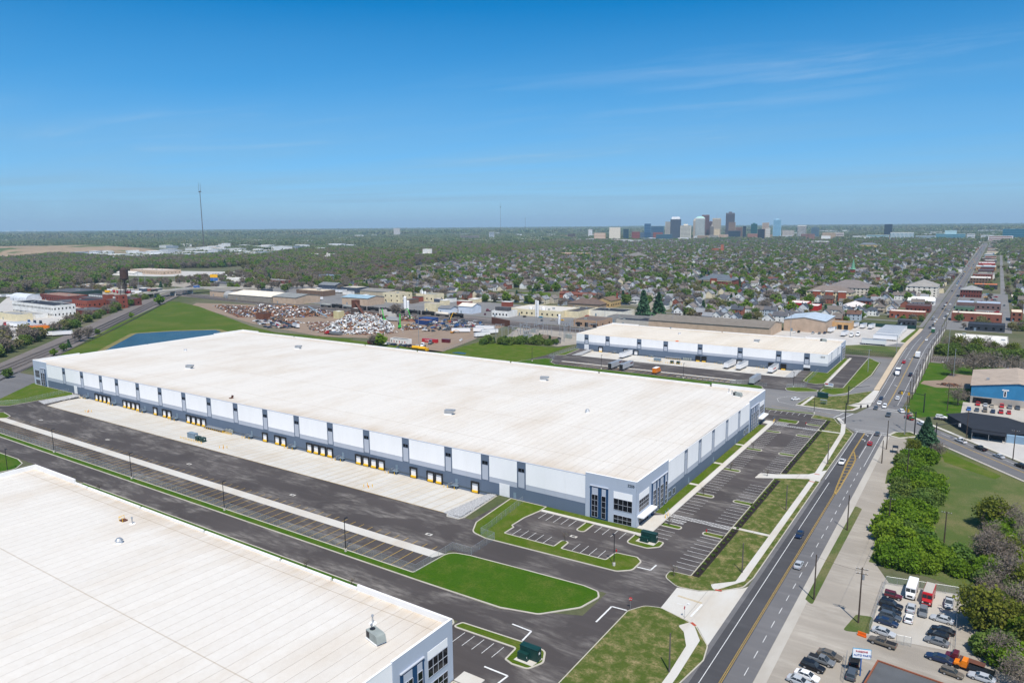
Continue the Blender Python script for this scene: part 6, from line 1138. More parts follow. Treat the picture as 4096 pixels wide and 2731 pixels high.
# blue hall and black bar
gym = B('sports_hall', 'blue metal hall with a block base and a tan ridged roof', -5, 425.5, 34, 46, 9.0, (52, 126, 170), (176, 160, 144), 'gy', None, 'hall', door=0)
MB().box(-.05, -.12, -.2, 39.05, .0, 3.6).obj('block_base', cm((176, 168, 158)), gym); MB().box(1, -.2, .2, 9, -.11, 3.1).obj('glazed_entrance', M['glass'], gym)
MB().box(13.6, -.12, 4.6, 14.9, -.02, 8.0).box(12.9, -.12, 7.8, 15.7, -.02, 8.4).obj('emblem', M['door_white'], gym); MB().box(13.9, -.2, 5.0, 14.6, -.121, 7.4).obj('emblem_figure', M['darkmetal'], gym)
for i in range(3): MB().box(6+i*9, 12+i*3, 9.9+i*.2, 7.4+i*9, 13.2+i*3, 11.2+i*.2).obj('roof_vent', M['metal'], gym)
MB().prism([(-8, 395.5), (40, 395.5), (40, 425.4), (-8, 425.4)], -.04, .02).obj('hall_car_park', M['conc_old'], kind='structure')
bar = thing('bar', 'black single-storey bar with a sloping canopy over its forecourt', 'bar', (0, 0, 0)); foot(-13, 352, 20, 386)
pts = [(-12.5, 379), (-2.3, 357.5), (9.5, 356.4), (18, 360), (18, 376), (10, 385), (-4, 387)]
MB().prism(pts, -.1, 3.2).obj('wall', cm((46, 52, 62)), bar); MB().prism(inset(pts, -.6), 3.2, 3.5).obj('roof', cm((44, 46, 52)), bar); MB().prism([(-2.6, 352.2), (9.6, 351.4), (9.6, 357), (-2.6, 357.8)], 3.0, 3.25).obj('canopy', cm((40, 42, 48)), bar)
for q in ((-2.4, 352.4), (3.5, 352.0), (9.3, 351.7)): MB().tube((*q, 0), (*q, 3.0), .09).obj('canopy_post', M['metal'], bar)
MB().box(9.7, 354.2, 0, 18, 356.3, 3.1).obj('annex', cm((132, 160, 182)), bar)
sheet('bar_forecourt', [(-2.8, 349), (22, 320), (30, 340), (24, 357), (-2, 357.5)], 'gravel2', .03)
b2 = MB().prism([(11, 378), (20, 376), (26, 384), (18, 389), (10, 386)], 0, .4).obj('gravel_heap', M['gravel2'], kind='stuff')
# auto parts shop at the frame edge
p = Z('l', 1010, 1420); ax = p[0]; ay = p[1]
sh = thing('shop', 'low auto parts shop with a dark flat roof and rusty coping', 'shop', (ax, ay-13, 0), -.12); MB().box(0, 0, -.1, 12, 13, 3.4).obj('wall', cm((190, 186, 180)), sh); MB().box(.3, .3, 3.4, 11.7, 12.7, 3.5).obj('roof', cm((92, 94, 96)), sh)
for q in ((0, 12.7, 12, 13), (0, 0, .3, 12.7), (11.7, 0, 12, 12.7)): MB().box(q[0], q[1], 3.4, q[2], q[3], 3.75).obj('coping', cm((140, 84, 60)), sh)
foot(ax, ay-13, ax+12, ay)
# silos and tanks of the plant
def silo(r, x, y, rad, h, label, mat='door_white'):
    p = Z(r, x, y); t = thing('silo', label, 'silo', (p[0], p[1], 0)); MB().tube((0, 0, 0), (0, 0, h), rad, n=18).obj('shell', M[mat], t, smooth=False); MB().tube((0, 0, h), (0, 0, h+rad*.5), rad, rad*.25, 18).obj('roof_cone', M[mat], t)
    MB().box(rad-.02, -.25, 0, rad+.12, .25, h).obj('ladder', M['metal'], t)
for (x, y, rad, h, lb) in ((1328, 925, 1.8, 12.5, 'tallest white silo of the pair beside the cream plant'), (1352, 938, 1.6, 9.5, 'shorter white silo of the pair beside the cream plant'), (1478, 860, 1.4, 11, 'white silo standing against the cream penthouse block'), (1500, 862, 1.4, 11, 'white silo next to the cream penthouse block silo')): silo('b', x, y, rad, h, lb)
for (x, y, rad, h, lb) in ((265, 990, 1.8, 8.5, 'squat white tank between the factory and the tall silo'), (310, 995, 1.0, 16, 'slender twin silo behind the monopole'), (325, 998, 1.0, 15.5, 'slender silo touching the twin silo behind the monopole'), (372, 995, 2.0, 8.5, 'wide white tank beside the open cream shed'), (508, 1060, 1.2, 8.5, 'white upright tank in front of the ruined building')): silo('c', x, y, rad, h, lb)
# houses that stand out: brown terraces, green shelter
for i, (r, x, y, n) in enumerate((('c', 508, 835, 4), ('c', 625, 845, 4), ('c', 715, 850, 4), ('d', 110, 705, 5))):
    p = Z(r, x, y); t = thing('terrace_row', ['brown brick terrace of stepped gables beside the sports field', 'second brown brick terrace of stepped gables', 'third brown brick terrace with stepped gables before white houses', 'brown brick terrace deep in the houses'][i], 'houses', (p[0], p[1], 0)); foot(p[0], p[1], p[0]+6*n, p[1]+9)
    for k in range(n):
        o = 0.8*(k % 2); MB().box(k*5.6, o, -.1, k*5.6+5.5, o+9, 5.6).obj('wall', cm((168, 96, 70)), t); MB().add([(k*5.6-.2, o-.4, 5.5), (k*5.6+5.7, o-.4, 5.5), (k*5.6+5.7, o+4.5, 8.2), (k*5.6-.2, o+4.5, 8.2), (k*5.6+5.7, o+9.4, 5.5), (k*5.6-.2, o+9.4, 5.5)], [(0, 1, 2, 3), (3, 2, 4, 5)]).obj('roof', cm((116, 72, 60)), t)
        for dx in (1.2, 3.8): put('window', winmesh(1, 1.3), t, (k*5.6+dx, o-.02, 3.4))
# water tower
t = thing('water_tower', 'rusty dark water tower on four braced legs above the brick works', 'water tower', (-932.6, 500.1, 0))
MB().tube((0, 0, 27), (0, 0, 38), 5.0, n=20).obj('tank', cm((74, 52, 46)), t); MB().tube((0, 0, 38), (0, 0, 42), 5.3, .3, 20).obj('roof', cm((62, 46, 42)), t); MB().tube((0, 0, 27), (0, 0, 24.6), 5.0, 2.4, 20).obj('bowl', cm((66, 48, 44)), t); MB().tube((0, 0, 0), (0, 0, 25), .8, n=8).obj('riser', cm((56, 46, 44)), t)
for (sx, sy) in ((-1, -1), (1, -1), (1, 1), (-1, 1)): MB().tube((sx*5, sy*5, 0), (sx*3.3, sy*3.3, 27), .35, n=6).obj('leg', cm((52, 42, 40)), t)
br = MB()
for z0, r0 in ((9, 4.45), (18, 3.9)):
    for (a, b_) in (((-1, -1), (1, -1)), ((1, -1), (1, 1)), ((1, 1), (-1, 1)), ((-1, 1), (-1, -1))): br.tube((a[0]*r0, a[1]*r0, z0), (b_[0]*r0, b_[1]*r0, z0), .15); br.tube((a[0]*r0, a[1]*r0, z0), (b_[0]*(r0-.5), b_[1]*(r0-.5), z0+9), .1)
br.obj('brace', cm((52, 42, 40)), t)
# road bridge over the tracks
t = thing('road_bridge', 'concrete road bridge on piers crossing the railway', 'bridge'); dk = MB(); P_ = [(-925, 470, 3.5), (-924, 498, 6), (-925, 531, 7.2), (-929, 570, 7.5), (-933, 608, 7.2), (-925, 640, 5), (-915, 690, 1), (-912, 715, 0)]
vs = []
for (x, y, z) in P_: vs += [(x-6.5, y, z), (x+6.5, y, z), (x+6.5, y, z-1.4), (x-6.5, y, z-1.4)]
fs = []
for i in range(len(P_)-1): a = 4*i; fs += [(a, a+1, a+5, a+4), (a+1, a+2, a+6, a+5), (a+3, a, a+4, a+7), (a+2, a+3, a+7, a+6)]
MB().add(vs, fs).obj('deck', M['conc_old'], t)
for s in (-6.5, 6.2):
    mb = MB(); vs = []
    for (x, y, z) in P_: vs += [(x+s, y, z-.2), (x+s, y, z+1.0), (x+s+.3, y, z+1.0), (x+s+.3, y, z-.2)]
    fs = []
    for i in range(len(P_)-1): a = 4*i; fs += [(a, a+4, a+5, a+1), (a+1, a+5, a+6, a+2), (a+2, a+6, a+7, a+3)]
    mb.add(vs, fs).obj('parapet', M['conc'], t)
for (x, y, z) in ((-926, 538, 6), (-928, 562, 6), (-932, 590, 6)): MB().box(x-5.5, y-.7, -.2, x+5.5, y+.7, z+.4).obj('pier', M['conc'], t)
MB().prism([(-932, 440), (-918, 440), (-917, 500), (-919, 515), (-931, 515), (-931, 500)], -.1, 3.6).obj('abutment', cm((150, 128, 96)), t)
# ================================================================== MID-GROUND LAND, RAILWAY, SCRAP YARD
def sheetp(name, px, mat, z): return sheet(name, [Z(*q) for q in px], mat, z)
# east of the main road
sheet('gravel_lane', [(-33.6, 60), (-33.6, 338), (-27, 340), (-24, 335), (-25.5, 312), (-24, 290), (-21.5, 245), (-20, 205), (-16, 196), (-1, 199), (4, 180), (14, 166), (14, 60)], 'gravel', -.02)
sheet('concrete_shoulder', [(-33.6, 60), (-33.6, 340), (-31.6, 340), (-31.2, 60)], 'conc_old', 0.0)
sheet('rough_field', [(-24, 335), (-18.5, 341), (-12, 334), (14, 302), (34, 278), (34, 200), (4, 200), (-8, 205), (-22, 206), (-21.5, 245), (-24, 290)], 'field', -.01)
sheet('mown_field', [(-13, 331), (8, 305), (6, 300), (-10, 312)], 'lawn', .005); sheet('hall_lawn', [(-31, 392), (-31, 545), (40, 545), (40, 472), (-5.6, 472), (-5.6, 425), (-8, 395), (-2, 388), (-16, 388), (-26, 378)], 'lawn_vivid', -.01)
sheet('bare_ground', [(-30, 463), (-22, 456), (-6, 462), (-6, 503), (-17, 505), (-20, 480), (-29, 472)], 'dirt', .005); sheet('gravel_lot', [(9, 388), (40, 394), (40, 340), (26, 346), (20, 376), (11, 386)], 'gravel2', .01)
for q in ([(-32, 176), (-30.0, 174), (-29.8, 200), (-29.2, 245), (-31.4, 247), (-31.9, 200)], [(-25, 300), (-27, 290), (-26, 274), (-24.6, 276), (-23.8, 296)], [(-22, 166), (-15, 168.5), (-17.2, 176), (-20.5, 175)]): sheet('weed_patch', rnd(q, .8), 'field', .012)
island([(-28, 337), (-20, 345), (-25, 352), (-31, 347), (-33, 340)], 'lawn_dry', 2.0, 1.2)
sheet('fenced_lot', [Z('l', 1150, 650), Z('l', 1780, 740), Z('l', 1730, 1230), Z('l', 1020, 1090)], 'conc_old', .015)
# behind the warehouses
M['bank_grass'] = grass('bank_grass', (.040, .082, .005), (.070, .112, .010), (.20, .17, .05), .5, (.05, 1.1), .03)
sheetp('green_bank', [('a', 480, 1345), ('a', 1000, 1060), ('a', 1440, 868), ('a', 1530, 872), ('a', 1700, 910), ('a', 2150, 1080), ('a', 2352, 1130), ('b', 590, 1165), ('b', 900, 1190)], 'bank_grass', .03)
sheet('green_bank_west', [(-482, 203), (-520, 215), (-561, 247), (-480, 345), (-470, 411), (-330, 405), (-330, 340), (-478, 340)], 'lawn', .02)
POND = rnd([(-552, 276), (-619.2, 338), (-604, 364), (-578, 387.5), (-563, 383), (-547, 359), (-510, 330), (-500, 285)], 4); M['dry_bank'] = grass('dry_bank', (.16, .15, .05), (.22, .19, .08), (.34, .27, .15), .9)
sheet('pond_bank', inset(POND, -5), 'dry_bank', .06)
b = NB('pond_water'); n = b.noise(.8, 4, .6, b.mapping((1, .5, 1))); n3 = b.noise(.05, 4); M['water'] = b.done(b.mix(b.rng(n3, .35, .65), (.008, .030, .045), (.022, .045, .050)), .25, .25, bump=n, bs=.5, bd=.15)
sheet('pond', POND, 'water', .09)
sheet('puddle', rnd([(-323.3, 404), (-309.5, 404), (-312, 409), (-319.7, 409.5)], 2), 'water', .07)
sheet('meadow', [(-330, 402.6), (-333.6, 453), (-295, 461), (-267.7, 462), (-264, 482), (-258.6, 429), (-262, 399), (-262, 396.5), (-330, 396.5)], 'lawn', .05)
sheetp('scrap_yard', [('b', 590, 1165), ('b', 1000, 1180), ('b', 1500, 1300), ('b', 1640, 1300), ('b', 1930, 1190), ('b', 2000, 1140), ('b', 2180, 1080), ('b', 1480, 1020), ('b', 870, 950), ('b', 0, 895), ('a', 1680, 880), ('a', 1640, 900), ('b', 0, 1052)], 'dirt', .02)
sheetp('rail_ballast', [('a', -60, 1420), ('a', 640, 1120), ('a', 1250, 845), ('a', 1480, 782), ('a', 1700, 700), ('a', 1760, 712), ('a', 1560, 800), ('a', 1440, 866), ('a', 1130, 1020), ('a', 470, 1345), ('a', 280, 1420), ('a', 0, 1560)], 'ballast', .01)
sheet('rail_corridor', [(-960, 575), (-905, 596), (-840, 580), (-712, 574), (-613, 584), (-430, 584), (-340, 566), (-100, 562), (60, 572), (60, 545), (-28, 537), (-100, 537), (-300, 537), (-366, 538), (-480, 540), (-620, 543), (-728, 545), (-840, 556), (-900, 560)], 'ballast', .025)
sheet('substation_yard', [(-326, 475), (-351, 536), (-294, 537), (-262, 530), (-262, 486), (-270, 468), (-300, 470)], 'gravel', .03)
sheet('freight_yard', [(-148, 600), (-148, 636), (-112, 640), (-112, 664), (-100, 700), (-77, 700), (-50, 700), (-49.8, 560), (-82, 545), (-100, 560)], 'gravel2', .0)
sheet('grass_bank', [(-80, 590), (-50, 594), (-49.8, 545), (-82, 542), (-100, 556), (-95, 575)], 'field', .03); sheet('grass_bank', [(-56, 620), (-52, 700), (-49.8, 700), (-49.8, 616)], 'lawn', .03)
sheet('plant_yard', [(-660, 585), (-430, 586), (-360, 570), (-250, 566), (-250, 690), (-420, 690), (-560, 712), (-760, 700), (-800, 745), (-900, 760), (-900, 600), (-780, 584)], 'asphalt_old', -.01)
sheet('truck_yard', [(-640, 235), (-700, 262), (-735, 268), (-830, 310), (-960, 360), (-1120, 440), (-1120, 480), (-930, 505), (-880, 440), (-800, 372), (-715, 305)], 'gravel2', -.01); sheet('contractor_yard', [(-1190, 500), (-1020, 520), (-960, 560), (-1000, 610), (-1250, 640)], 'gravel', -.005)
sheet('workshop_yard', [(-1160, 660), (-900, 640), (-830, 700), (-880, 900), (-1250, 1000)], 'gravel', -.015); sheet('sports_field', [Z('c', 80, 840), Z('c', 160, 790), Z('c', 420, 792), Z('c', 470, 830)], 'lawn', .03)
sheet('terminal_yard', [(-1500, 745), (-1330, 770), (-1200, 870), (-1240, 960), (-1500, 880)], 'gravel2', -.01); foot(-1500, 745, -1230, 920, 0)
sheet('avenue_lots', [(-31.4, 712), (16, 712), (16, 1100), (-31.4, 1100)], 'asphalt_old', -.02); sheet('avenue_lots', [(-100, 880), (-51, 880), (-51, 1080), (-110, 1080)], 'asphalt_old', -.02); sheet('alley', [(8.5, 712), (13.5, 712), (13.5, 3700), (8.5, 3700)], 'asphalt_old', .03)
for (a, b_) in (((-120, 716), (-50, 722)), ((-330, 706), (-120, 716)), ((-250, 660), (-120, 700))): MB().strip([a, b_], 7, .0).obj('street', M['asphalt_old'], kind='structure')
foot(-50, 60, -30, 3800, 2); foot(7, 700, 14, 3800, 1)
# --- tracks
def track(pts, label, sleepers=True, group=None):
    t = thing('railway_track', label, 'railway track', (0, 0, 0), 0, group)
    for s in (-.75, .75):
        mb = MB(); vs = []
        P_ = [Vector((*p, 0)) for p in pts]
        for i, p in enumerate(P_):
            d = P_[min(i+1, len(P_)-1)]-P_[max(0, i-1)]; nn = Vector((-d.y, d.x, 0)).normalized()
            for w in (s-.09, s+.09): q = p+nn*w; vs += [(q.x, q.y, .38)]
        mb.add(vs, [(2*i, 2*i+2, 2*i+3, 2*i+1) for i in range(len(P_)-1)]).obj('rail', M['rail'], t)
    if sleepers:
        mb = MB()
        for a, b_ in zip(pts[:-1], pts[1:]):
            A = Vector((*a, 0)); Bq = Vector((*b_, 0)); d = (Bq-A); n = int(d.length/1.3); u = d.normalized(); v = Vector((-u.y, u.x, 0))
            for i in range(n):
                p = A+d*(i/n); e = [p+u*.3+v*1.35, p-u*.3+v*1.35, p-u*.3-v*1.35, p+u*.3-v*1.35]; mb.add([(q.x, q.y, .25) for q in e], [(0, 1, 2, 3)])
        o = mb.obj('sleepers', M['sleeper'], t); o['kind'] = 'stuff'
    return t
M['rail'] = plain('rail_steel', (.16, .14, .13), .4, .4, .6); M['sleeper'] = plain('sleeper', (.055, .042, .035), .9, var=.4)
def smooth(pts, k=2):
    for _ in range(k):
        q = [pts[0]]
        for a, b_ in zip(pts[:-1], pts[1:]): q += [(a[0]*.75+b_[0]*.25, a[1]*.75+b_[1]*.25), (a[0]*.25+b_[0]*.75, a[1]*.25+b_[1]*.75)]
        pts = q+[pts[-1]]
    return pts
base = [(-470, 138), (-535, 199), (-638, 299), (-755, 402), (-874, 505), (-957, 580), (-1092, 706), (-1300, 880)]
for i, o in enumerate((-2.6, 2.4, 7.4, 15.5)): track(smooth([(x+o*.69, y+o*.72) for x, y in base]), ['northernmost of the main line tracks beside the hedge', 'second main line track from the hedge', 'third main line track from the hedge', 'separate siding track nearest the green bank'][i])
for i, o in enumerate((-5, 0, 5, 13)): track(smooth([(-1040, 655+o*.3), (-950, 592+o*.5), (-905, 570+o), (-840, 562+o), (-712, 556+o), (-613, 553+o), (-495, 554+o), (-423, 551+o), (-299, 547+o), (-100, 547+o), (20, 553+o), (80, 560+o)], 1), ['freight track nearest the scrap heaps', 'second freight track from the scrap heaps', 'third freight track from the scrap heaps', 'siding with the standing tank cars'][i])
# --- tank cars
def tank_car(x, y, col, label):
    t = thing('tank_car', label, 'tank car', (x, y, .4), 0, 'tank cars on the siding'); m = M['black'] if col == 'black' else cm(col)
    b = MB(); n = 14; L_ = 7.4; vs = []; st = [(-L_-.5, .5), (-L_-.3, 1.1), (-L_, 1.5), (L_, 1.5), (L_+.3, 1.1), (L_+.5, .5)]
    for (xx, r) in st:
        for k in range(n): a = 2*math.pi*k/n; vs.append((xx, r*math.cos(a), 2.6+r*math.sin(a)))
    fs = [(i*n+k, i*n+(k+1) % n, (i+1)*n+(k+1) % n, (i+1)*n+k) for i in range(5) for k in range(n)]+[tuple(range(n-1, -1, -1)), tuple(5*n+k for k in range(n))]
    b.add(vs, fs).obj('tank', m, t, True); MB().tube((0, 0, 4.0), (0, 0, 4.6), .6, n=8).obj('dome', m, t); MB().box(-8, -1.2, .8, 8, 1.2, 1.1).obj('frame', M['darkmetal'], t)
    for s in (-6, 6): MB().box(s-1.6, -1.0, 0, s+1.6, 1.0, .8).obj('bogie', M['darkmetal'], t)
x = -633
for i, c in enumerate(['grey', 'black', 'grey', 'black', 'black', 'black', 'black', 'black', 'black', 'white', 'black']):
    tank_car(x, 566.5, {'grey': (150, 152, 148), 'white': (222, 212, 196)}.get(c, 'black'), {'grey': 'weathered grey tank car on the siding', 'white': 'off-white tank car streaked with rust on the siding', 'black': 'black tank car on the siding'}[c]); x += 18.6 if i != 6 else 22
# --- scrap heaps
PAL = [(225, 225, 222), (200, 204, 206), (150, 150, 150), (90, 92, 96), (60, 60, 66), (120, 82, 62), (150, 110, 80), (56, 96, 150), (190, 150, 60), (238, 238, 236), (110, 112, 112), (84, 64, 54)]
def heap(name, pts, h, n, size, pal=PAL, wts=None):
    """mound of loose scrap: a ragged core and thousands of plates and pieces"""
    P_ = np.array(pts); c = P_.mean(0); mb = MB(); mats = [cm(p) for p in pal]
    def hz(x, y):
        # distance to polygon edge as height
        d = 1e9
        for i in range(len(P_)):
            a, b_ = P_[i], P_[(i+1) % len(P_)]; e = b_-a; t = max(0, min(1, ((x-a[0])*e[0]+(y-a[1])*e[1])/(e@e))); d = min(d, math.hypot(x-a[0]-t*e[0], y-a[1]-t*e[1]))
        return min(h, d*.75)*(.75+.35*math.sin(x*.21+y*.13)*math.cos(x*.11-y*.19))
    k = 0; lo, hi = P_.min(0), P_.max(0); tries = 0
    while k < n and tries < n*8:
        tries += 1; x, y = random.uniform(lo[0], hi[0]), random.uniform(lo[1], hi[1])
        if not inpoly(x, y, pts): continue
        z = hz(x, y); s = random.uniform(*size); q = Matrix.Rotation(random.random()*6.3, 3, 'Z') @ Matrix.Rotation(random.uniform(-1.2, 1.2), 3, 'X'); dx, dy, dz = s, s*random.uniform(.3, .9), s*random.uniform(.08, .5)
        vs = [q @ Vector((sx*dx, sy*dy, sz*dz))+Vector((x, y, z+.1)) for sx, sy, sz in ((-.5, -.5, -.5), (.5, -.5, -.5), (.5, .5, -.5), (-.5, .5, -.5), (-.5, -.5, .5), (.5, -.5, .5), (.5, .5, .5), (-.5, .5, .5))]
        mb.add(vs, [(4, 5, 6, 7), (0, 1, 5, 4), (1, 2, 6, 5), (2, 3, 7, 6), (3, 0, 4, 7)], random.choices(range(len(pal)), wts)[0]); k += 1
    # core surface
    g = 3.0; xs = np.arange(lo[0], hi[0]+g, g); ys = np.arange(lo[1], hi[1]+g, g); idx = {}; vs = []; fs = []
    for i, x in enumerate(xs):
        for j, y in enumerate(ys):
            idx[i, j] = len(vs); vs.append((x, y, (hz(x, y) if inpoly(x, y, pts) else -.3)-.35))
    for i in range(len(xs)-1):
        for j in range(len(ys)-1): fs.append((idx[i, j], idx[i+1, j], idx[i+1, j+1], idx[i, j+1]))
    mb.add(vs, fs, 5)
    o = mb.obj(name, mats, kind='stuff'); return o
def inpoly(x, y, p):
    r = False; n = len(p)
    for i in range(n):
        a, b_ = p[i], p[i-1]
        if (a[1] > y) != (b_[1] > y) and x < (b_[0]-a[0])*(y-a[1])/(b_[1]-a[1])+a[0]: r = not r
    return r
heap('scrap_heap', [(-489, 432), (-522, 484), (-526, 503), (-500, 508), (-455, 488), (-428, 454), (-460, 426)], 8.5, 4200, (.7, 2.6), wts=[5, 5, 3, 2, 2, 1.5, 1, .6, .5, 5, 3, 1])
heap('scrap_heap', [(-640, 464), (-699, 520), (-640, 530), (-582, 526), (-574, 500), (-600, 470)], 6, 2600, (.8, 2.8), wts=[1, 2, 2, 2, 2, 4, 5, .8, .2, 1, 2, 4]); heap('scrap_heap', [(-430, 470), (-446, 486), (-436, 497), (-418, 490)], 4, 500, (.6, 2), wts=[1, 1, 1, 2, 2, 3, 3, .5, 2, 1, 1, 2])
heap('scrap_heap', [(-600, 532), (-560, 545), (-475, 545), (-445, 522), (-520, 511), (-570, 507)], 2.2, 1100, (.6, 2.2), wts=[1, 1, 2, 3, 3, 4, 4, .4, .3, 1, 2, 5]); heap('scrap_heap', [(-760, 508), (-705, 524), (-640, 462), (-604, 458), (-560, 447), (-545, 462), (-600, 466), (-640, 456)], 1.8, 900, (.6, 2.2), wts=[1, 1, 2, 3, 3, 4, 4, .6, .3, 1, 2, 5]); heap('scrap_heap', [(-545, 462), (-500, 428), (-470, 418), (-430, 440), (-420, 462), (-452, 470), (-520, 500)], .5, 700, (.5, 1.6), wts=[2, 2, 2, 3, 2, 3, 3, .6, .3, 2, 2, 4])
heap('rubble_heap', [(-16, 462), (-22, 466), (-14, 470), (-10, 466)], 1.2, 120, (.5, 1.5), wts=[0, 0, 0, 1, 1, 4, 1, 0, 0, 0, 0, 2]); heap('litter', [(-24, 538), (20, 540), (20, 545), (-24, 543)], .4, 160, (.4, 1.2))
cols = list(PAINT)
WC = 'wrecked cars piled in the scrap yard'
cp = [(-407, 473), (-430, 501), (-438, 525), (-404, 545), (-375, 530), (-362, 512), (-390, 492)]; n = 0; tries = 0
while n < 115 and tries < 2000:
    tries += 1; x, y = random.uniform(-440, -360), random.uniform(472, 546)
    if not inpoly(x, y, cp): continue
    lay = n % 3; c = random.choice(['black', 'navy', 'slate', 'grey', 'silver', 'white', 'maroon', 'black', 'slate', 'white', 'red', 'blue'])
    o = car(random.choice(['sedan', 'suv', 'hatch']), x, y, random.random()*6.3, c, f'{c} wrecked car in the big pile of stacked wrecks', WC, lay*1.25, True); o.rotation_euler.x = random.uniform(-.25, .25); o.scale = (1, 1, .85); n += 1
lp = [(-600, 442), (-586, 460), (-528, 440), (-514, 425), (-550, 421)]; n = 0
while n < 55:
    x, y = random.uniform(-600, -514), random.uniform(421, 460)
    if not inpoly(x, y, lp): continue
    c = random.choice(['black', 'navy', 'slate', 'silver', 'white', 'white', 'maroon', 'red', 'grey']); o = car(random.choice(['sedan', 'suv', 'hatch']), x, y, random.choice([-.3, 1.3])+random.uniform(-.3, .3), c, f'{c} wrecked car in the long row behind the green bank', 'wrecked cars behind the green bank', (n % 3 == 2)*1.2, True); n += 1
def excavator(x, y, rz, label, col, s=1.0, up_=1.0):
    t = thing('excavator', label, 'excavator', (x, y, 0), rz, None, s); m = cm(col)
    for sy in (-1.2, 1.2): MB().box(-2.2, sy-.35, 0, 2.2, sy+.35, .9).obj('crawler_track', M['darkmetal'], t)
    MB().box(-2.6, -1.3, 1.0, 1.2, 1.3, 2.6).obj('body', m, t); MB().box(.2, .3, 2.6, 1.8, 1.3, 5.0*up_).obj('cab', M['carglass'], t)
    MB().tube((1.0, -.3, 2.4), (5.5, -.3, 11*up_), .55, .4, 4).obj('boom', m, t); MB().tube((5.5, -.3, 11*up_), (11, -.3, 9*up_), .42, .3, 4).obj('stick', m, t); MB().tube((11, -.3, 9*up_), (11.4, -.3, 4.5*up_), .25, .2, 4).obj('linkage', M['darkmetal'], t); MB().tube((11.4, -.3, 4.6*up_), (11.4, -.3, 3*up_), .9, .3, 6).obj('grab', M['darkmetal'], t)
GR = (58, 176, 66)
excavator(-441, 480, 2.3, 'bright green scrap crane parked in front of the heap with its grab lowered', GR, 1.1); excavator(-487, 508, 2.6, 'bright green scrap crane behind the crest of the heap', GR, 1.05); excavator(-470, 528, 2.9, 'bright green scrap crane farthest back with a red linkage', GR, 1.0); excavator(-432, 540, 1.2, 'yellow excavator behind the pile of wrecked cars', (214, 164, 36), .75)
p = Z('b', 1730, 1140); excavator(p[0], p[1], .2, 'yellow wheel loader beside the white trailers of the scrap yard', (206, 140, 40), .6, .45)
t = thing('conveyor', 'dark inclined shredder conveyor on a tower behind the heap', 'conveyor', (0, 0, 0)); MB().tube((-545, 528, 14), (-508, 505, 3), 1.3, n=4).obj('belt', M['rust'], t); MB().box(-549, 526, 0, -543, 532, 16).obj('tower', M['rust'], t); MB().tube((-527, 517, 0), (-527, 517, 8), .4).obj('leg', M['darkmetal'], t)
t = thing('conveyor', 'long grey stacking conveyor left of the heap', 'conveyor', (0, 0, 0)); MB().tube((-590, 505, 9), (-552, 495, 2), .8, n=4).obj('belt', M['steel_blue'], t); MB().tube((-575, 500, 0), (-575, 500, 6), .3).obj('leg', M['darkmetal'], t)
for (x, y, w, d, h, c, rc_, lb) in ((-548, 500, 8, 7, 7, (206, 196, 150), (226, 230, 234), 'small yellow and white control cabin by the conveyor'), (-540, 516, 10, 8, 9, (90, 80, 76), (230, 228, 222), 'open-sided shed with a white roof by the conveyor'), (-455, 522, 16, 10, 4, (40, 66, 120), (54, 84, 140), 'dark blue steel bin nearest the cranes'), (-447, 508, 15, 10, 4, (36, 62, 116), (150, 110, 84), 'dark blue steel bin with a rusty load'), (-610, 455, 12, 9, 6, (110, 70, 52), (66, 54, 50), 'rusty open bay holding wrecked cars')):
    building('shed', lb, x, y, x+w, d, h, c, rc_, 'flat', None, 'shed', door=0)
for i, (x, y) in enumerate(((-520, 536), (-508, 530), (-497, 525))): t = thing('block_wall', 'concrete block bunker wall behind the cranes', 'wall', (x, y, 0), .1, 'bunker walls behind the cranes'); MB().box(0, 0, 0, 9, 1.5, 7-i).obj('wall', M['conc'], t); MB().box(0, 1.5, 0, 1.5, 10, 6-i).obj('return_wall', M['conc'], t)
t = thing('rust_wall', 'long rusty steel wall behind the wrecked car pile', 'wall', (0, 0, 0)); MB().add([(-388, 548, 0), (-360, 536, 0), (-360, 536, 6), (-388, 548, 6), (-388, 549, 0), (-360, 537, 0), (-360, 537, 6), (-388, 549, 6)], [(0, 1, 2, 3), (5, 4, 7, 6), (3, 2, 6, 7), (1, 5, 6, 2)]).obj('plate', M['rust'], t)
GS = 'white trailers in the scrap yard'
for (x, y, rz, L_) in ((-384, 483, .53, 16), (-369, 494, .5, 9), (-376, 507, .32, 17), (-350, 470, 1.15, 14), (-355, 486, 1.0, 15)): far_trailer(x, y, rz, 'white box trailer in the scrap yard beside the wrecked cars', GS, L_)
far_trailer(-532, 437, -.4, 'white open trailer beside the row of wrecked cars', None, 13); far_trailer(-487, 512, .1, 'pale trailer under the green crane booms', None, 14, 'silver')
p = Z('b', 1195, 1225); b_ = building('site_office', 'white portable office with red shutters at the scrap yard gate', -391, 414, -373, 5, 3.8, WHITE, (74, 76, 80), 'flat', None, 'office', door=0)
for i in range(6): MB().box(1+i*2.8, -.06, 1.0, 1.7+i*2.8, .0, 2.6).obj('window', M['red'] if i % 2 else M['glass'], b_)
for (x, y, L_, c, lb) in ((-404, 402, 13, 'maroon', 'maroon shipping container beside the scrap yard shrubs'), (-373, 431, 14, 'red', 'red shipping container with white lettering at the scrap yard'), (-358, 437, 7, 'maroon', 'short maroon container beside the red one')):
    t = thing('shipping_container', lb, 'container', (x, y, 0), .1); MB().box(0, 0, .1, L_, 2.4, 2.8).obj('shell', PAINT[c], t); MB().box(L_, .1, .2, L_+.04, 2.3, 2.7).obj('door', PAINT[c], t)
    if c == 'red': digits('K LINE', (3.0, -.03, 1.2), math.pi/2, 0, 1.3, t, 'white_paint').name = 'lettering'
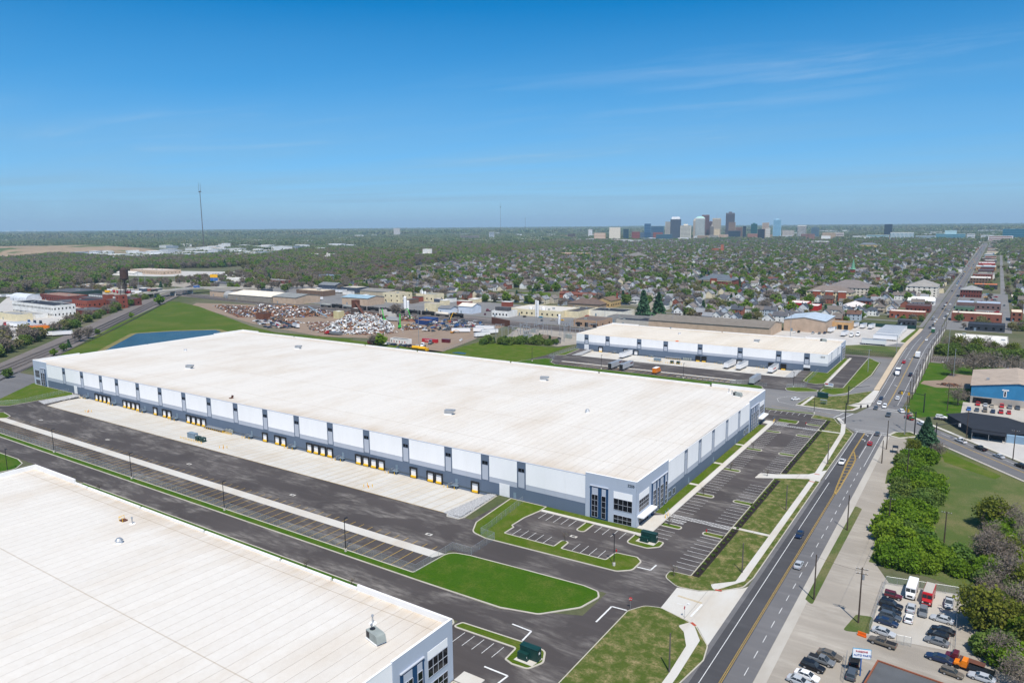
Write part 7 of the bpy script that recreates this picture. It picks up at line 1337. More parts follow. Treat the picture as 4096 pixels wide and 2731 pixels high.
for (x, y, c, lb) in ((-360, 426, 'grey', 'grey road tractor by the portable office'), (-470, 421, 'red', 'red tipper lorry cab below the scrap heap'), (-356, 412, 'white', 'white lorry with a grey box at the scrap yard gate')): tractor(x, y, -1.2 if c != 'red' else math.pi, lb, c)
t = thing('tipper_trailer', 'long grey tipper trailer below the scrap heap', 'trailer', (-466, 421, 0), .1); MB().box(0, -1.3, 1.0, 12, 1.3, 2.8).obj('tub', PAINT['grey'], t); MB().box(1, -1.1, 0, 3, 1.1, 1.0).obj('bogie', M['rubber'], t)
for i, (x, y, c) in enumerate(((1170, 1232, 'white'), (1185, 1236, 'silver'), (1215, 1238, 'navy'), (1240, 1242, 'navy'), (1285, 1247, 'slate'), (1310, 1249, 'slate'), (1335, 1250, 'navy'), (1365, 1253, 'black'), (1395, 1255, 'navy'), (1425, 1257, 'white'), (1460, 1258, 'slate'), (1260, 1272, 'slate'), (1115, 1200, 'white'), (1805, 1205, 'white'))): p = Z('b', x, y); car(['pickup', 'suv', 'sedan'][i % 3], p[0], p[1], -1.2, c, f'{c} vehicle parked before the portable office of the scrap yard', 'staff cars at the scrap yard office', 0, True)
for i in range(2): p = Z('b', 1420+i*55, 1282+i*8); t = thing('mixer_truck', ['yellow truck with a round tank parked by the puddle', 'second yellow tank truck closer to the puddle'][i], 'truck', (p[0], p[1], 0), .1); MB().tube((-3, 0, 2), (3, 0, 2), 1.3, n=10).obj('tank', PAINT['yellow'], t); MB().box(3.2, -1.1, .5, 5, 1.1, 2.6).obj('cab', PAINT['yellow'], t); MB().box(-3, -1, .3, 3, 1, .8).obj('chassis', M['rubber'], t)
# --- substation
rs = random.Random(5)
for i in range(16):
    x, y = rs.uniform(-338, -272), rs.uniform(480, 530); w = rs.uniform(5, 11); h = rs.uniform(6, 11)
    t = thing('switchgear_gantry', 'grey steel gantry with insulators in the electrical substation', 'gantry', (x, y, 0), rs.choice([0, 1.57]), 'gantries of the electrical substation')
    for dx in (0, w): MB().tube((dx, 0, 0), (dx, 0, h+rs.uniform(0, 3)), .22, n=4).obj('column', M['metal'], t)
    MB().box(0, -.2, h-.5, w, .2, h).obj('beam', M['metal'], t)
    for k in range(4): MB().tube((w*(k+.5)/4, 0, h-.5), (w*(k+.5)/4, 0, h-2.2), .16).obj('insulator', cm((96, 70, 60)), t)
for i in range(7): cabinet('transformer', 'pale grey transformer in the electrical substation', (rs.uniform(-330, -280), rs.uniform(484, 522)), 3.2, 2.2, 3.2, 'hvac', 'transformer', 0, 'transformers of the electrical substation')
building('control_house', 'small grey control house of the substation with a brown roof', -290, 472, -275, 9, 4, (140, 138, 136), (112, 98, 86), 'gx', (1, 1, 1)); building('control_house', 'second grey hut of the substation behind the control house', -300, 482, -290, 7, 3.6, (130, 128, 124), (120, 108, 96), 'gx')
for i in range(26): x, y = rs.uniform(-340, -270), rs.uniform(478, 532); MB().tube((x, y, 0), (x, y, rs.uniform(6, 13)), .14, n=4).obj('substation_post', M['metal'], label='thin steel post in the electrical substation', cat='post', group='posts of the electrical substation')
# --- truck yard on the left
GY = 'box trailers in the left truck yard'
for i in range(8): far_trailer(-775+i*7.5, 300+i*1.5-i*1.6, 1.15, 'orange box trailer in the left truck yard' if i in (6, 7) else 'white box trailer in a slanted row of the left truck yard', GY, 14, 'orange' if i in (6, 7) else 'white')
for i in range(9): far_trailer(-700+i*4.2, 272+i*2.4, 1.15, 'white box trailer in the tight row beside the hedge', 'box trailers beside the hedge', 15)
for i in range(4): far_trailer(-745+i*8, 262+i*2, .75, 'white box trailer at the front of the left truck yard', 'box trailers at the front of the left truck yard', 14)
for i, (r, x, y, c) in enumerate((('a', 250, 1055, 'blue'), ('a', 300, 1060, 'navy'), ('a', 350, 1062, 'black'), ('a', 45, 1075, 'red'))): p = Z(r, x, y); tractor(p[0], p[1], -.3, f'{c} road tractor parked in the left truck yard', c)
for i in range(14): far_trailer(-1130+i*6.5, 420+rs.uniform(-6, 6)+i*3, 1.3, 'distant white trailer beside the arched hut', 'trailers beside the arched hut', 13, rs.choice(['white', 'white', 'silver', 'teal']))
for i in range(26): p = Z('a', rs.uniform(0, 240), rs.uniform(960, 985)); car(rs.choice(['sedan', 'suv']), p[0], p[1], rs.uniform(0, 3), rs.choice(['black', 'slate', 'navy', 'grey']), 'dark car in the lot before the white factory', 'dark cars before the white factory', 0, True)
for i in range(12): far_trailer(-1100+i*9, 545+rs.uniform(-8, 8), rs.uniform(0, 3), 'white contractor truck body near the road bridge', 'contractor trucks near the road bridge', 8, rs.choice(['white', 'white', 'red', 'yellow']))
for i in range(8): far_trailer(-742+i*5.6, 604+i*.6, 1.35, 'white trailer lined up behind the tan gabled warehouse', 'trailers behind the tan gabled warehouse', 14)
for i in range(9): far_trailer(-800+i*6, 694+i*.4, 1.4, 'white trailer in the row before the slate-blue workshop', 'trailers before the slate-blue workshop', 13)
p = Z('a', 1835, 740); t = thing('billboard', 'yellow and blue billboard on a post near the road bridge', 'billboard', (p[0], p[1], 0), .5); MB().tube((0, 0, 0), (0, 0, 14), .5).obj('post', M['metal'], t); MB().box(-6, -.4, 14, 6, .4, 19).obj('upper_panel', PAINT['yellow'], t); MB().box(-6, -.4, 9, 6, .4, 13.6).obj('lower_panel', PAINT['blue'], t)
for (x, y, c, lb) in ((-926, 535, 'black', 'dark lorry crossing the road bridge'), (-931, 600, 'blue', 'blue lorry crossing the road bridge')): box_truck(x, y, 1.6, lb, c, c, 9, 7.3)
# ================================================================== VEGETATION
def leafmat(name, c1, c2, c3, tr=.45):
    b = NB(name); r = b.orand(); n = b.noise(.35, 3)
    col = b.mix(r, c1, c2); col = b.mix(b.rng(n, .35, .7, 0, .6), col, c3); 
    b.done(col, .8, .15); t = b.new('ShaderNodeBsdfTranslucent'); mx = b.new('ShaderNodeMixShader'); mx.inputs[0].default_value = tr; b.l.new(col, t.inputs[0])
    o = b.n['Material Output']; b.l.new(b.p.outputs[0], mx.inputs[1]); b.l.new(t.outputs[0], mx.inputs[2]); b.l.new(mx.outputs[0], o.inputs[0]); return b.m
M['leaf_vivid'] = leafmat('leaf_vivid', (.157, .280, .019), (.239, .342, .027), (.082, .164, .017)); M['leaf_green'] = leafmat('leaf_green', (.135, .238, .044), (.222, .286, .064), (.087, .151, .035))
M['leaf_olive'] = leafmat('leaf_olive', (.241, .241, .088), (.293, .256, .118), (.161, .161, .073)); M['leaf_bud'] = leafmat('leaf_bud', (.309, .255, .161), (.255, .234, .128), (.201, .161, .121), .25)
M['leaf_young'] = leafmat('leaf_young', (.180, .222, .026), (.228, .240, .036), (.108, .138, .024)); M['twig'] = leafmat('twig', (.245, .204, .161), (.197, .166, .147), (.133, .109, .095), .1); M['needle'] = leafmat('needle', (.055, .129, .061), (.074, .154, .078), (.032, .078, .042), .15); M['bark'] = plain('bark', (.146, .116, .095), .9, var=.35, scale=2)
M['leaf_far'] = leafmat('leaf_far', (.161, .233, .089), (.268, .251, .144), (.107, .152, .072), .3)
def quads(cent, size, rngn, flat=.0, elong=1.0):
    n = len(cent); a = rngn.normal(size=(n, 3)); a[:, 2] *= (1-flat*.7); a /= np.linalg.norm(a, axis=1)[:, None]; b = rngn.normal(size=(n, 3)); b -= (b*a).sum(1)[:, None]*a; b /= np.linalg.norm(b, axis=1)[:, None]
    s = (size*rngn.uniform(.6, 1.3, n))[:, None]; a = a*s*elong*.5; b = b*s*.5
    v = np.stack([cent-a-b, cent+a-b, cent+a+b, cent-a+b], 1).reshape(-1, 3); f = np.arange(4*n).reshape(n, 4); return v, f
def npmesh(name, parts, mats):
    """parts: list of (verts, quads, mat index)"""
    V = []; Fq = []; mi = []; o = 0
    for v, f, m in parts: V.append(v); Fq.append(f+o); mi += [m]*len(f); o += len(v)
    V = np.concatenate(V); Fq = np.concatenate(Fq); me = bpy.data.meshes.new(name); me.vertices.add(len(V)); me.vertices.foreach_set('co', V.astype(np.float32).ravel())
    me.loops.add(Fq.size); me.loops.foreach_set('vertex_index', Fq.astype(np.int32).ravel()); me.polygons.add(len(Fq)); me.polygons.foreach_set('loop_start', np.arange(0, Fq.size, 4, dtype=np.int32)); me.polygons.foreach_set('loop_total', np.full(len(Fq), 4, dtype=np.int32))
    for m in mats: me.materials.append(m)
    me.polygons.foreach_set('material_index', np.array(mi, dtype=np.int32)); me.update(calc_edges=True); me.validate(); return me
def crown_pts(r, h, z0, ncl, per, rg, clump=.28, fill=.55):
    """leaf positions: clumps spread over an uneven crown volume"""
    u = rg.normal(size=(ncl, 3)); u /= np.linalg.norm(u, axis=1)[:, None]; rad = rg.uniform(fill, 1.0, ncl)**.6
    lob = 1+.22*np.sin(u[:, 0]*4+rg.uniform(0, 6))*np.cos(u[:, 1]*5+rg.uniform(0, 6))+.12*rg.normal(size=ncl)
    c = u*(rad*lob)[:, None]*np.array([r, r, h/2]); c[:, 2] += z0+h/2
    p = c[:, None, :]+rg.normal(size=(ncl, per, 3))*np.array([r*clump, r*clump, r*clump*.75])*.55; return p.reshape(-1, 3)
def trunk_parts(h, r, rg, nb=7, spread=.5, top=None):
    mb = MB(); lean = rg.normal(size=2)*.04*h; tp = Vector((lean[0], lean[1], h*.72)); mb.tube((0, 0, -.2), tp, r, r*.35, 6)
    for i in range(nb):
        t = rg.uniform(.35, .95); a = rg.uniform(0, 6.28); b0 = Vector((0, 0, 0)).lerp(tp, t); ln = h*spread*rg.uniform(.5, 1.0); e = b0+Vector((math.cos(a)*ln*.75, math.sin(a)*ln*.75, ln*.75)); mb.tube(b0, e, r*.38, r*.1, 4)
        for k in range(2): a2 = a+rg.uniform(-1, 1); m = b0.lerp(e, rg.uniform(.5, .9)); mb.tube(m, m+Vector((math.cos(a2), math.sin(a2), .9))*ln*.4, r*.16, r*.05, 3)
    return mb
TREE = {}
def tree_proto(key, kind, h, r, seed, ncl=120, per=26, leaf=.5, mat='leaf_green'):
    rg = np.random.default_rng(seed)
    if kind == 'leafy':
        z0 = h*.22; v, f = quads(crown_pts(r, h-z0, z0, ncl, per, rg), leaf, rg); tb = trunk_parts(h, .035*h, rg); cr = npmesh('crown', [(v, f, 0)], [M[mat]])
    elif kind == 'shrub':
        v, f = quads(crown_pts(r, h*1.15, -h*.15, ncl, per, rg), leaf, rg); v[:, 2] = np.maximum(v[:, 2], .02); tb = trunk_parts(h*.7, .05*h, rg, 5); cr = npmesh('crown', [(v, f, 0)], [M[mat]])
    elif kind == 'bare':
        z0 = h*.25; P_ = crown_pts(r, h-z0, z0, ncl, per, rg, .35, .3); v, f = quads(P_, leaf*.30, rg, 0, 5.5); k = len(P_)//3; v2, f2 = quads(P_[rg.permutation(len(P_))[:k]], leaf*.55, rg)
        tb = trunk_parts(h, .033*h, rg, 12, .6); cr = npmesh('crown', [(v, f, 0), (v2, f2, 1)], [M['twig'], M[mat]])
    else:
        n = ncl*per; t = rg.uniform(0, 1, n)**.75; a = rg.uniform(0, 6.28, n); lay = np.floor(t*14)/14*.35+t*.65; rr = r*(1-lay)*rg.uniform(.55, 1.05, n)*(1+.18*np.sin(a*5+t*30)); P_ = np.stack([rr*np.cos(a), rr*np.sin(a), h*(.06+.94*lay)-rr*.12], 1); v, f = quads(P_, leaf, rg, .5, 1.5); mb = MB().tube((0, 0, -.2), (0, 0, h*.95), .025*h, .02, 6); tb = mb; cr = npmesh('crown', [(v, f, 0)], [M['needle']])
    TREE[key] = (tb.mesh('trunk', [M['bark']]), cr); return TREE[key]
def tree(key, x, y, label, s=1.0, rz=None, group=None, name=None, z=0.0, cat='tree'):
    tb, cr = TREE[key]; t = thing(name or 'tree', label, cat, (x, y, z), random.random()*6.28 if rz is None else rz, group, s); put('trunk', tb, t); put('crown', cr, t); return t
# high detail near shrubs and trees
for i in range(3): tree_proto(f'shrub{i}', 'shrub', 5.2, 3.3, 20+i, 190, 34, .50, 'leaf_vivid')
for i in range(2): tree_proto(f'shrubg{i}', 'shrub', 5.0, 3.0, 30+i, 170, 30, .50, 'leaf_green')
for i in range(2): tree_proto(f'nbare{i}', 'bare', 9, 4.2, 40+i, 95, 15, .42, 'leaf_bud')
tree_proto('nolive', 'leafy', 10, 4.3, 45, 150, 17, .48, 'leaf_young'); tree_proto('nconif', 'conifer', 13, 5.0, 47, 150, 30, .75); tree_proto('sap', 'bare', 3.4, .7, 48, 9, 6, .22, 'leaf_green')
# mid and far prototypes
for i in range(3): tree_proto(f'mg{i}', 'leafy', 12, 5.4, 50+i, 70, 11, 1.25, ['leaf_green', 'leaf_vivid', 'leaf_olive'][i])
for i in range(2): tree_proto(f'mb{i}', 'bare', 13, 5.6, 60+i, 60, 11, 1.2, 'leaf_bud')
tree_proto('mc', 'conifer', 14, 4.2, 66, 45, 12, 1.3)
HG = 'bright green shrubs in the hedge beside the gravel lane'
rh = random.Random(21)
def shrub(k, x, y, s, lab, grp): tree(k, x, y, lab, s, rh.random()*6.3, grp, 'shrub', cat='shrub')
hedge = [(-23, 300), (-21, 307), (-18, 300), (-16, 309), (-21, 293), (-17, 292), (-22, 286), (-18, 283), (-14, 287), (-21, 278), (-16, 276), (-12, 279), (-20, 270), (-15, 268), (-11, 270), (-19, 262), (-14, 260), (-10.5, 262), (-20, 254), (-16, 252), (-12, 254), (-20.5, 246), (-16, 244), (-12, 246), (-20, 238), (-16, 236), (-12, 237), (-19.5, 230), (-15, 229), (-11, 230), (-19.5, 222), (-15, 221), (-10, 222), (-19, 214), (-14, 213), (-9, 215), (-6, 222), (-5, 213), (-17, 208), (-12, 207.5), (-2, 218), (-2, 210), (-8, 208)]
for i, (x, y) in enumerate(hedge):
    v = (y > 262 or y < 250); k = f'shrub{i%3}' if (i % 4 and v) else f'shrubg{i%2}'
    shrub(k, x+rh.uniform(-.8, .8), y+rh.uniform(-1, 1), rh.uniform(.72, 1.08)*(1.0 if x > -20 else .8), 'bright yellow-green shrub in the hedge beside the gravel lane' if k[5] != 'g' else 'deep green shrub in the hedge beside the gravel lane', HG)
WG = 'thicket beside the fenced lot'
rt2 = random.Random(8)
for i in range(56):
    x = rt2.uniform(3.0, 15); y = rt2.uniform(160, 252)
    if x < 3.5+max(0, (y-190))*.02: x += 1.5
    k = ['nbare0', 'nolive', 'shrubg0', 'shrub2', 'shrubg1', 'nbare1', 'shrub1'][i % 7]
    lab = {'nb': 'bare grey-brown tree in the thicket beside the fenced lot', 'no': 'olive green budding tree in the thicket beside the fenced lot', 'sh': 'green shrub in the thicket beside the fenced lot'}[k[:2]]
    tree(k, x, y, lab, rt2.uniform(.62, 1.0)*(1.0 if k[0] == 'n' else 1.0), rt2.random()*6.3, WG, 'tree' if k[0] == 'n' else 'shrub', cat='tree' if k[0] == 'n' else 'shrub')
tree('nconif', -17.5, 330, 'big dark spreading evergreen at the head of the hedge beside the junction', .95, 0, name='evergreen_tree'); tree('nbare1', -12.5, 318, 'bare bushy tree beside the big evergreen by the junction', .62); tree('nolive', -21, 316, 'leafy shrub-like tree below the big evergreen', .6); tree('nbare0', -9.8, 416.5, 'spreading bare tree on the lawn before the blue hall', 1.05)
for (x, y, s, lb) in ((-16, 497, 1.2, 'bare tree on the lawn by the dirt mound'), (-6, 507, 1.5, 'tall bare tree behind the blue hall near the tracks'), (3, 512, 1.5, 'tall bare tree with new leaves behind the blue hall'), (-1, 535, 1.0, 'slim bare tree beside the tracks behind the hall'), (14, 520, 1.3, 'bare tree farthest along the tracks behind the hall')): tree('nbare0' if s < 1.3 else 'nbare1', x, y, lb, s)
for i in range(20): x = -26+i*2.4; shrub(f'shrubg{i%2}', x, 577+rh.uniform(-4, 6), rh.uniform(.8, 1.5), 'green shrub in the thicket below the white-roofed hall', 'thicket below the white-roofed hall')
for i in range(8): tree(['nbare0', 'nolive'][i % 2], -22+i*5.2, 584+rh.uniform(-4, 4), 'half-leafed tree in the thicket below the white-roofed hall', rh.uniform(.9, 1.3), None, 'trees below the white-roofed hall')
for (x, y, lb) in ((-129.1, 119.6, 'sapling on the grass strip beside the raised near parapet'), (-253.5, 120.2, 'sapling near the far end of the near warehouse strip'), (-270, 120, 'sapling just beyond the near warehouse corner'), (-76.1, 199.7, 'staked sapling on the island by the accessible bays'), (-63, 169.8, 'staked sapling in the mulch at the drive corner'), (-75.8, 229.6, 'sapling on the second island along the walk'), (-75.8, 259.8, 'sapling on the third island along the walk'), (-75.8, 289.4, 'sapling on the fourth island along the walk'), (-62.7, 259.9, 'sapling on the mulch side island mid lot'), (-147, 120.3, 'sapling by the yellow bollards behind the near warehouse'), (-97, 172.6, 'sapling on the small island of the front car park')): tree('sap', x, y, lb, 1.0, name='sapling')
# shrubs in the mulch bed
sm = tree_proto('tiny', 'shrub', .8, .5, 71, 14, 10, .28, 'leaf_green')[1]
mx_ = np.arange(174, 350, 3.1); bedo = []
for i, y in enumerate(mx_):
    if 256 < y < 267: continue
    put('bedding_shrub', sm, None, (-58.3+rh.uniform(-.4, .4), y, .18), rh.random()*6, rh.uniform(.55, .85), 'small clipped shrub in the dark mulch bed along the car park', 'shrub', 'clipped shrubs in the mulch bed')
# trackside hedge
for i in range(46):
    t = i/45; x = -575+(-912+575)*t-9*(1+rh.random()*1.2); y = 205+(513-205)*t+8+rh.random()*8
    k = ['mg0', 'shrubg0', 'mb0', 'shrubg1', 'mg2'][i % 5]; tree(k, x, y, 'green shrub in the hedge along the main line' if k[0] == 's' else 'tree in the hedge along the main line', rh.uniform(.9, 1.5) if k[0] == 's' else rh.uniform(.55, .9), None, 'hedge along the main line', 'shrub' if k[0] == 's' else 'tree', cat='shrub' if k[0] == 's' else 'tree')
for i in range(26):
    x, y = rh.uniform(-700, -560), 0; y = 150+(-x-560)*.85+rh.uniform(-10, 40); tree(['mg0', 'mb0', 'mg2', 'mb1'][i % 4], x, y, 'loose half-leafed tree at the trackside corner of the truck yard', rh.uniform(.6, 1.0), None, 'trees at the corner of the truck yard')
for (r, x, y, k, s, lb) in (('a', 1368, 895, 'mg1', .9, 'round bright green tree at the tip of the green bank'), ('a', 1125, 1005, 'mg1', .4, 'small round shrub beside the siding track'), ('a', 680, 1210, 'mb0', .8, 'bare tree between the tracks and the green bank'), ('a', 760, 1185, 'mb1', .75, 'purple-grey bare tree between the tracks and the green bank'), ('a', 590, 1260, 'mc', .45, 'dark conical shrub on the green bank'), ('a', 545, 1290, 'mg0', .45, 'light green shrub on the green bank'), ('a', 460, 1330, 'mg1', .4, 'bright shrub at the corner of the long warehouse'), ('a', 835, 1150, 'mg0', .4, 'low shrub at the top of the green bank'), ('e', 70, 240, 'mg0', .5, 'round shrub beside the west drive'), ('b', 1120, 1250, 'mg1', .75, 'fresh green tree in front of the scrap yard container'), ('b', 1055, 1240, 'mb0', .6, 'thin bare tree in front of the scrap yard container'), ('b', 1250, 985, 'mb1', .9, 'bare tree beside the blue steel bins'), ('b', 300, 785, 'mg0', .9, 'tree behind the trailers of the tan works'), ('c', 1225, 985, 'mc', 1.75, 'tall dark spruce, left of the pair before the houses'), ('c', 1355, 985, 'mc', 1.6, 'tall dark spruce, right of the pair before the houses')):
    p = Z(r, x, y); tree(k, p[0], p[1], lb, s)
for i in range(30): p = Z('c', rh.uniform(-180, 480), rh.uniform(1215, 1245)); tree(['shrubg0', 'mg0', 'shrubg1', 'mc'][i % 4], p[0], p[1]+3, 'shrub in the belt along the meadow by the substation', rh.uniform(.8, 1.3) if i % 4 in (0, 2) else rh.uniform(.3, .5), None, 'shrubs along the meadow', 'shrub', cat='shrub')
# ================================================================== HOUSES AND TREES OF THE NEIGHBOURHOOD
WALLS = [(232, 232, 228), (214, 216, 220), (226, 214, 186), (180, 190, 200), (196, 186, 168), (150, 92, 74), (206, 214, 206), (88, 104, 130)]
ROOFS = [(92, 92, 96), (112, 104, 98), (74, 78, 86), (128, 120, 114), (104, 78, 66), (140, 142, 146), (84, 74, 70)]
def house_mesh(v):
    w, d, h = [(8, 11, 5.6), (7.5, 12, 6.2), (9, 9.5, 5.8), (10, 8, 3.4), (7, 10, 5.0), (8.5, 13, 6.0)][v]; b = MB(); r = MB(); rise = w*.42; hp = v == 2
    if hp:
        b.box(-w/2, -d/2, -.2, w/2, d/2, h); e = .5; r.add([(-w/2-e, -d/2-e, h-.1), (w/2+e, -d/2-e, h-.1), (w/2+e, d/2+e, h-.1), (-w/2-e, d/2+e, h-.1), (0, -.6, h+3), (0, .6, h+3)], [(0, 1, 4), (1, 2, 5, 4), (2, 3, 5), (3, 0, 4, 5)])
    else:
        b.add([(-w/2, -d/2, -.2), (w/2, -d/2, -.2), (w/2, d/2, -.2), (-w/2, d/2, -.2), (-w/2, -d/2, h), (w/2, -d/2, h), (w/2, d/2, h), (-w/2, d/2, h), (0, -d/2, h+rise), (0, d/2, h+rise)], [(0, 1, 5, 8, 4), (2, 3, 7, 9, 6), (1, 2, 6, 5), (3, 0, 4, 7)])
        e = .45; k = rise/(w/2); r.add([(-w/2-e, -d/2-e, h-e*k+.12), (0, -d/2-e, h+rise+.12), (w/2+e, -d/2-e, h-e*k+.12), (-w/2-e, d/2+e, h-e*k+.12), (0, d/2+e, h+rise+.12), (w/2+e, d/2+e, h-e*k+.12)], [(0, 1, 4, 3), (1, 2, 5, 4)])
    pr = MB()
    if v != 3: b.box(-w/2+.6, -d/2-2.2, -.1, w/2-.6, -d/2-.02, .5); r.add([(-w/2+.2, -d/2-2.6, 2.6), (w/2-.2, -d/2-2.6, 2.6), (w/2-.2, -d/2, 3.2), (-w/2+.2, -d/2, 3.2)], [(0, 1, 2, 3)]); [b.box(sx-.12, -d/2-2.3, .4, sx+.12, -d/2-2.1, 2.6) for sx in (-w/2+.8, w/2-.8)]
    if v in (0, 1): r.box(w*.18, 1, h+rise*.4, w*.18+.8, 1.8, h+rise+1.2)
    g = MB(); rows = 2 if h > 5 else 1
    for j in range(rows):
        for sx in (-w*.25, w*.25): g.box(sx-.5, -d/2-.05, 1.2+j*2.7, sx+.5, -d/2+.02, 2.5+j*2.7)
        for k in range(3):
            for s in (-1, 1): g.box(s*(w/2)-.05, -d/2+d*(k+.5)/3-.45, 1.2+j*2.7, s*(w/2)+.05, -d/2+d*(k+.5)/3+.45, 2.5+j*2.7)
    return b, r, g
HM = [house_mesh(v) for v in range(6)]; HMM = [(b.mesh('wall', [cm(WALLS[0])]), r.mesh('roof', [cm(ROOFS[0])]), g.mesh('windows', [M['glass']])) for b, r, g in HM]
def blocked(x, y, m=0):
    for f in FOOT:
        if f[0]-m < x < f[2]+m and f[1]-m < y < f[3]+m: return True
    return False
SUB = [(-105, 722), (-58, 880), (-56, 3900), (-2150, 3900), (-1500, 2200), (-1130, 1500), (-960, 1050), (-800, 760), (-560, 722), (-420, 700), (-340, 760), (-290, 706), (-200, 668), (-150, 690)]
SUBE = [(27, 845), (27, 3900), (180, 3900), (70, 845)]
foot(-262, 695, -50, 712, 0); p = Z('c', 280, 815); foot(p[0]-55, p[1]-30, p[0]+55, p[1]+45, 0)
cand = []
hr = random.Random(99)
yy = 722
while yy < 3850:
    for row in (0, 15):
        x = -2150+hr.uniform(0, 10)
        while x < 180:
            px, py = x+hr.uniform(-2, 2), yy+row+hr.uniform(-2.5, 2.5); x += 12.5
            if not (inpoly(px, py, SUB) or inpoly(px, py, SUBE)) or blocked(px, py, 5): continue
            if (int((px+4000)/12.5) % 11) == 0 or hr.random() < .14: continue
            cand.append((px, py, row))
    yy += 48
# a few houses read off the photograph
HAND = [(-222, 668, 3, 5), (-214, 672, 0, 0), (-205, 676, 0, 3), (-196, 668, 1, 2), (-172, 690, 0, 1), (-162, 694, 0, 0), (-152, 700, 4, 0), (-142, 704, 2, 4), (-132, 706, 2, 3), (-118, 724, 5, 1), (-258, 690, 0, 6), (-246, 700, 0, 2), (-238, 690, 5, 5), (-228, 694, 3, 3), (-270, 716, 3, 1), (-262, 738, 0, 0)]
cand.sort(key=lambda q: q[0]**2+q[1]**2)
WN = ['white', 'pale grey', 'cream', 'blue-grey', 'beige', 'red brick', 'pale green', 'dark blue']; RN = ['charcoal', 'brown-grey', 'slate', 'grey', 'brown', 'light grey', 'dark brown']
nh = 0; far_h = []
def one_house(px, py, v, wi, ri, rot):
    t = thing('house', f'{WN[wi]} house with a {RN[ri]} {"hipped" if v==2 else "gabled"} roof in the neighbourhood', 'house', (px, py, 0), rot, 'houses of the neighbourhood'); a, b, c = HMM[v]
    put('wall', a, t, paint=cm(WALLS[wi])); put('roof', b, t, paint=cm(ROOFS[ri])); put('windows', c, t); foot(px-4, py-5, px+4, py+5, 1)
for (px, py, wi, ri) in HAND: one_house(px, py, hr.randrange(6), wi, ri % 7, hr.choice([0, 0, 1.57])); nh += 1
for (px, py, row) in cand:
    v = hr.choice([0, 0, 1, 1, 2, 3, 4, 5]); wi = hr.choices(range(8), [9, 5, 4, 3, 3, 2, 2, 1])[0]; ri = hr.choices(range(7), [5, 4, 3, 3, 2, 3, 2])[0]; rot = (0 if row == 0 else math.pi) if hr.random() < .8 else hr.choice([1.57, -1.57])
    if nh < 296 and not any(abs(px-q[0]) < 9 and abs(py-q[1]) < 12 for q in HAND): one_house(px, py, v, wi, ri, rot); nh += 1
    elif nh >= 296: far_h.append((px, py, v, wi, ri, rot))
mb = MB(); mats = [cm(c) for c in WALLS]+[cm(c) for c in ROOFS]+[M['glass']]
for (px, py, v, wi, ri, rot) in far_h:
    c, s = math.cos(rot), math.sin(rot); far = py > 1600
    for k, q in enumerate(HM[v]):
        if far and k == 2: continue
        base_ = len(mb.v); mb.v.extend([(px+c*a-s*b, py+s*a+c*b, z) for a, b, z in q.v]); mi = (wi, 8+ri, 15)[k]
        for f in q.f: mb.f.append(tuple(base_+i for i in f)); mb.m.append(mi)
mb.obj('distant_houses', mats, kind='stuff')
# streets between the rows
for i, yy in enumerate(np.arange(722+31, 3600, 48)):
    xs_ = [x for x in range(-2100, -50, 10) if inpoly(x, yy, SUB)]
    if xs_: MB().strip([(min(xs_), yy), (-52, yy)], 6.5, .02).obj('street', M['asphalt_old'], kind='structure')
# ---------- scattered vegetation by geometry nodes
PROTO = bpy.data.collections.new('tree_prototypes')
def proto_obj(name, parts):
    me = parts
    o = bpy.data.objects.new(name, me); PROTO.objects.link(o); return o
def joined(key):
    tb, cr = TREE[key]; bm = bmesh.new(); bm.from_mesh(cr); nm = len(cr.materials); n0 = len(bm.faces); bm.from_mesh(tb); bm.faces.ensure_lookup_table()
    for f in bm.faces[n0:]: f.material_index = nm
    me = bpy.data.meshes.new('tree_'+key); bm.to_mesh(me); bm.free()
    for m in list(cr.materials)+list(tb.materials): me.materials.append(m)
    return me
names = ['mg0', 'mg1', 'mg2', 'mb0', 'mb1', 'mc']
for i, k in enumerate(names): proto_obj(f'p{i}_{k}', joined(k))
for i in range(3):
    rg = np.random.default_rng(200+i); n = 34; c = rg.uniform(-30, 30, (n, 2)); P_ = []
    for q in c:
        r = rg.uniform(3.5, 6.5); h = rg.uniform(6, 12); P_.append(crown_pts(r, h*.8, h*.2, 9, 3, rg)+np.array([q[0], q[1], 0]))
    v, f = quads(np.concatenate(P_), 3.4, rg); me = npmesh('grove', [(v, f, 0)], [M['leaf_far']]); proto_obj(f'p{6+i}_grove', me)
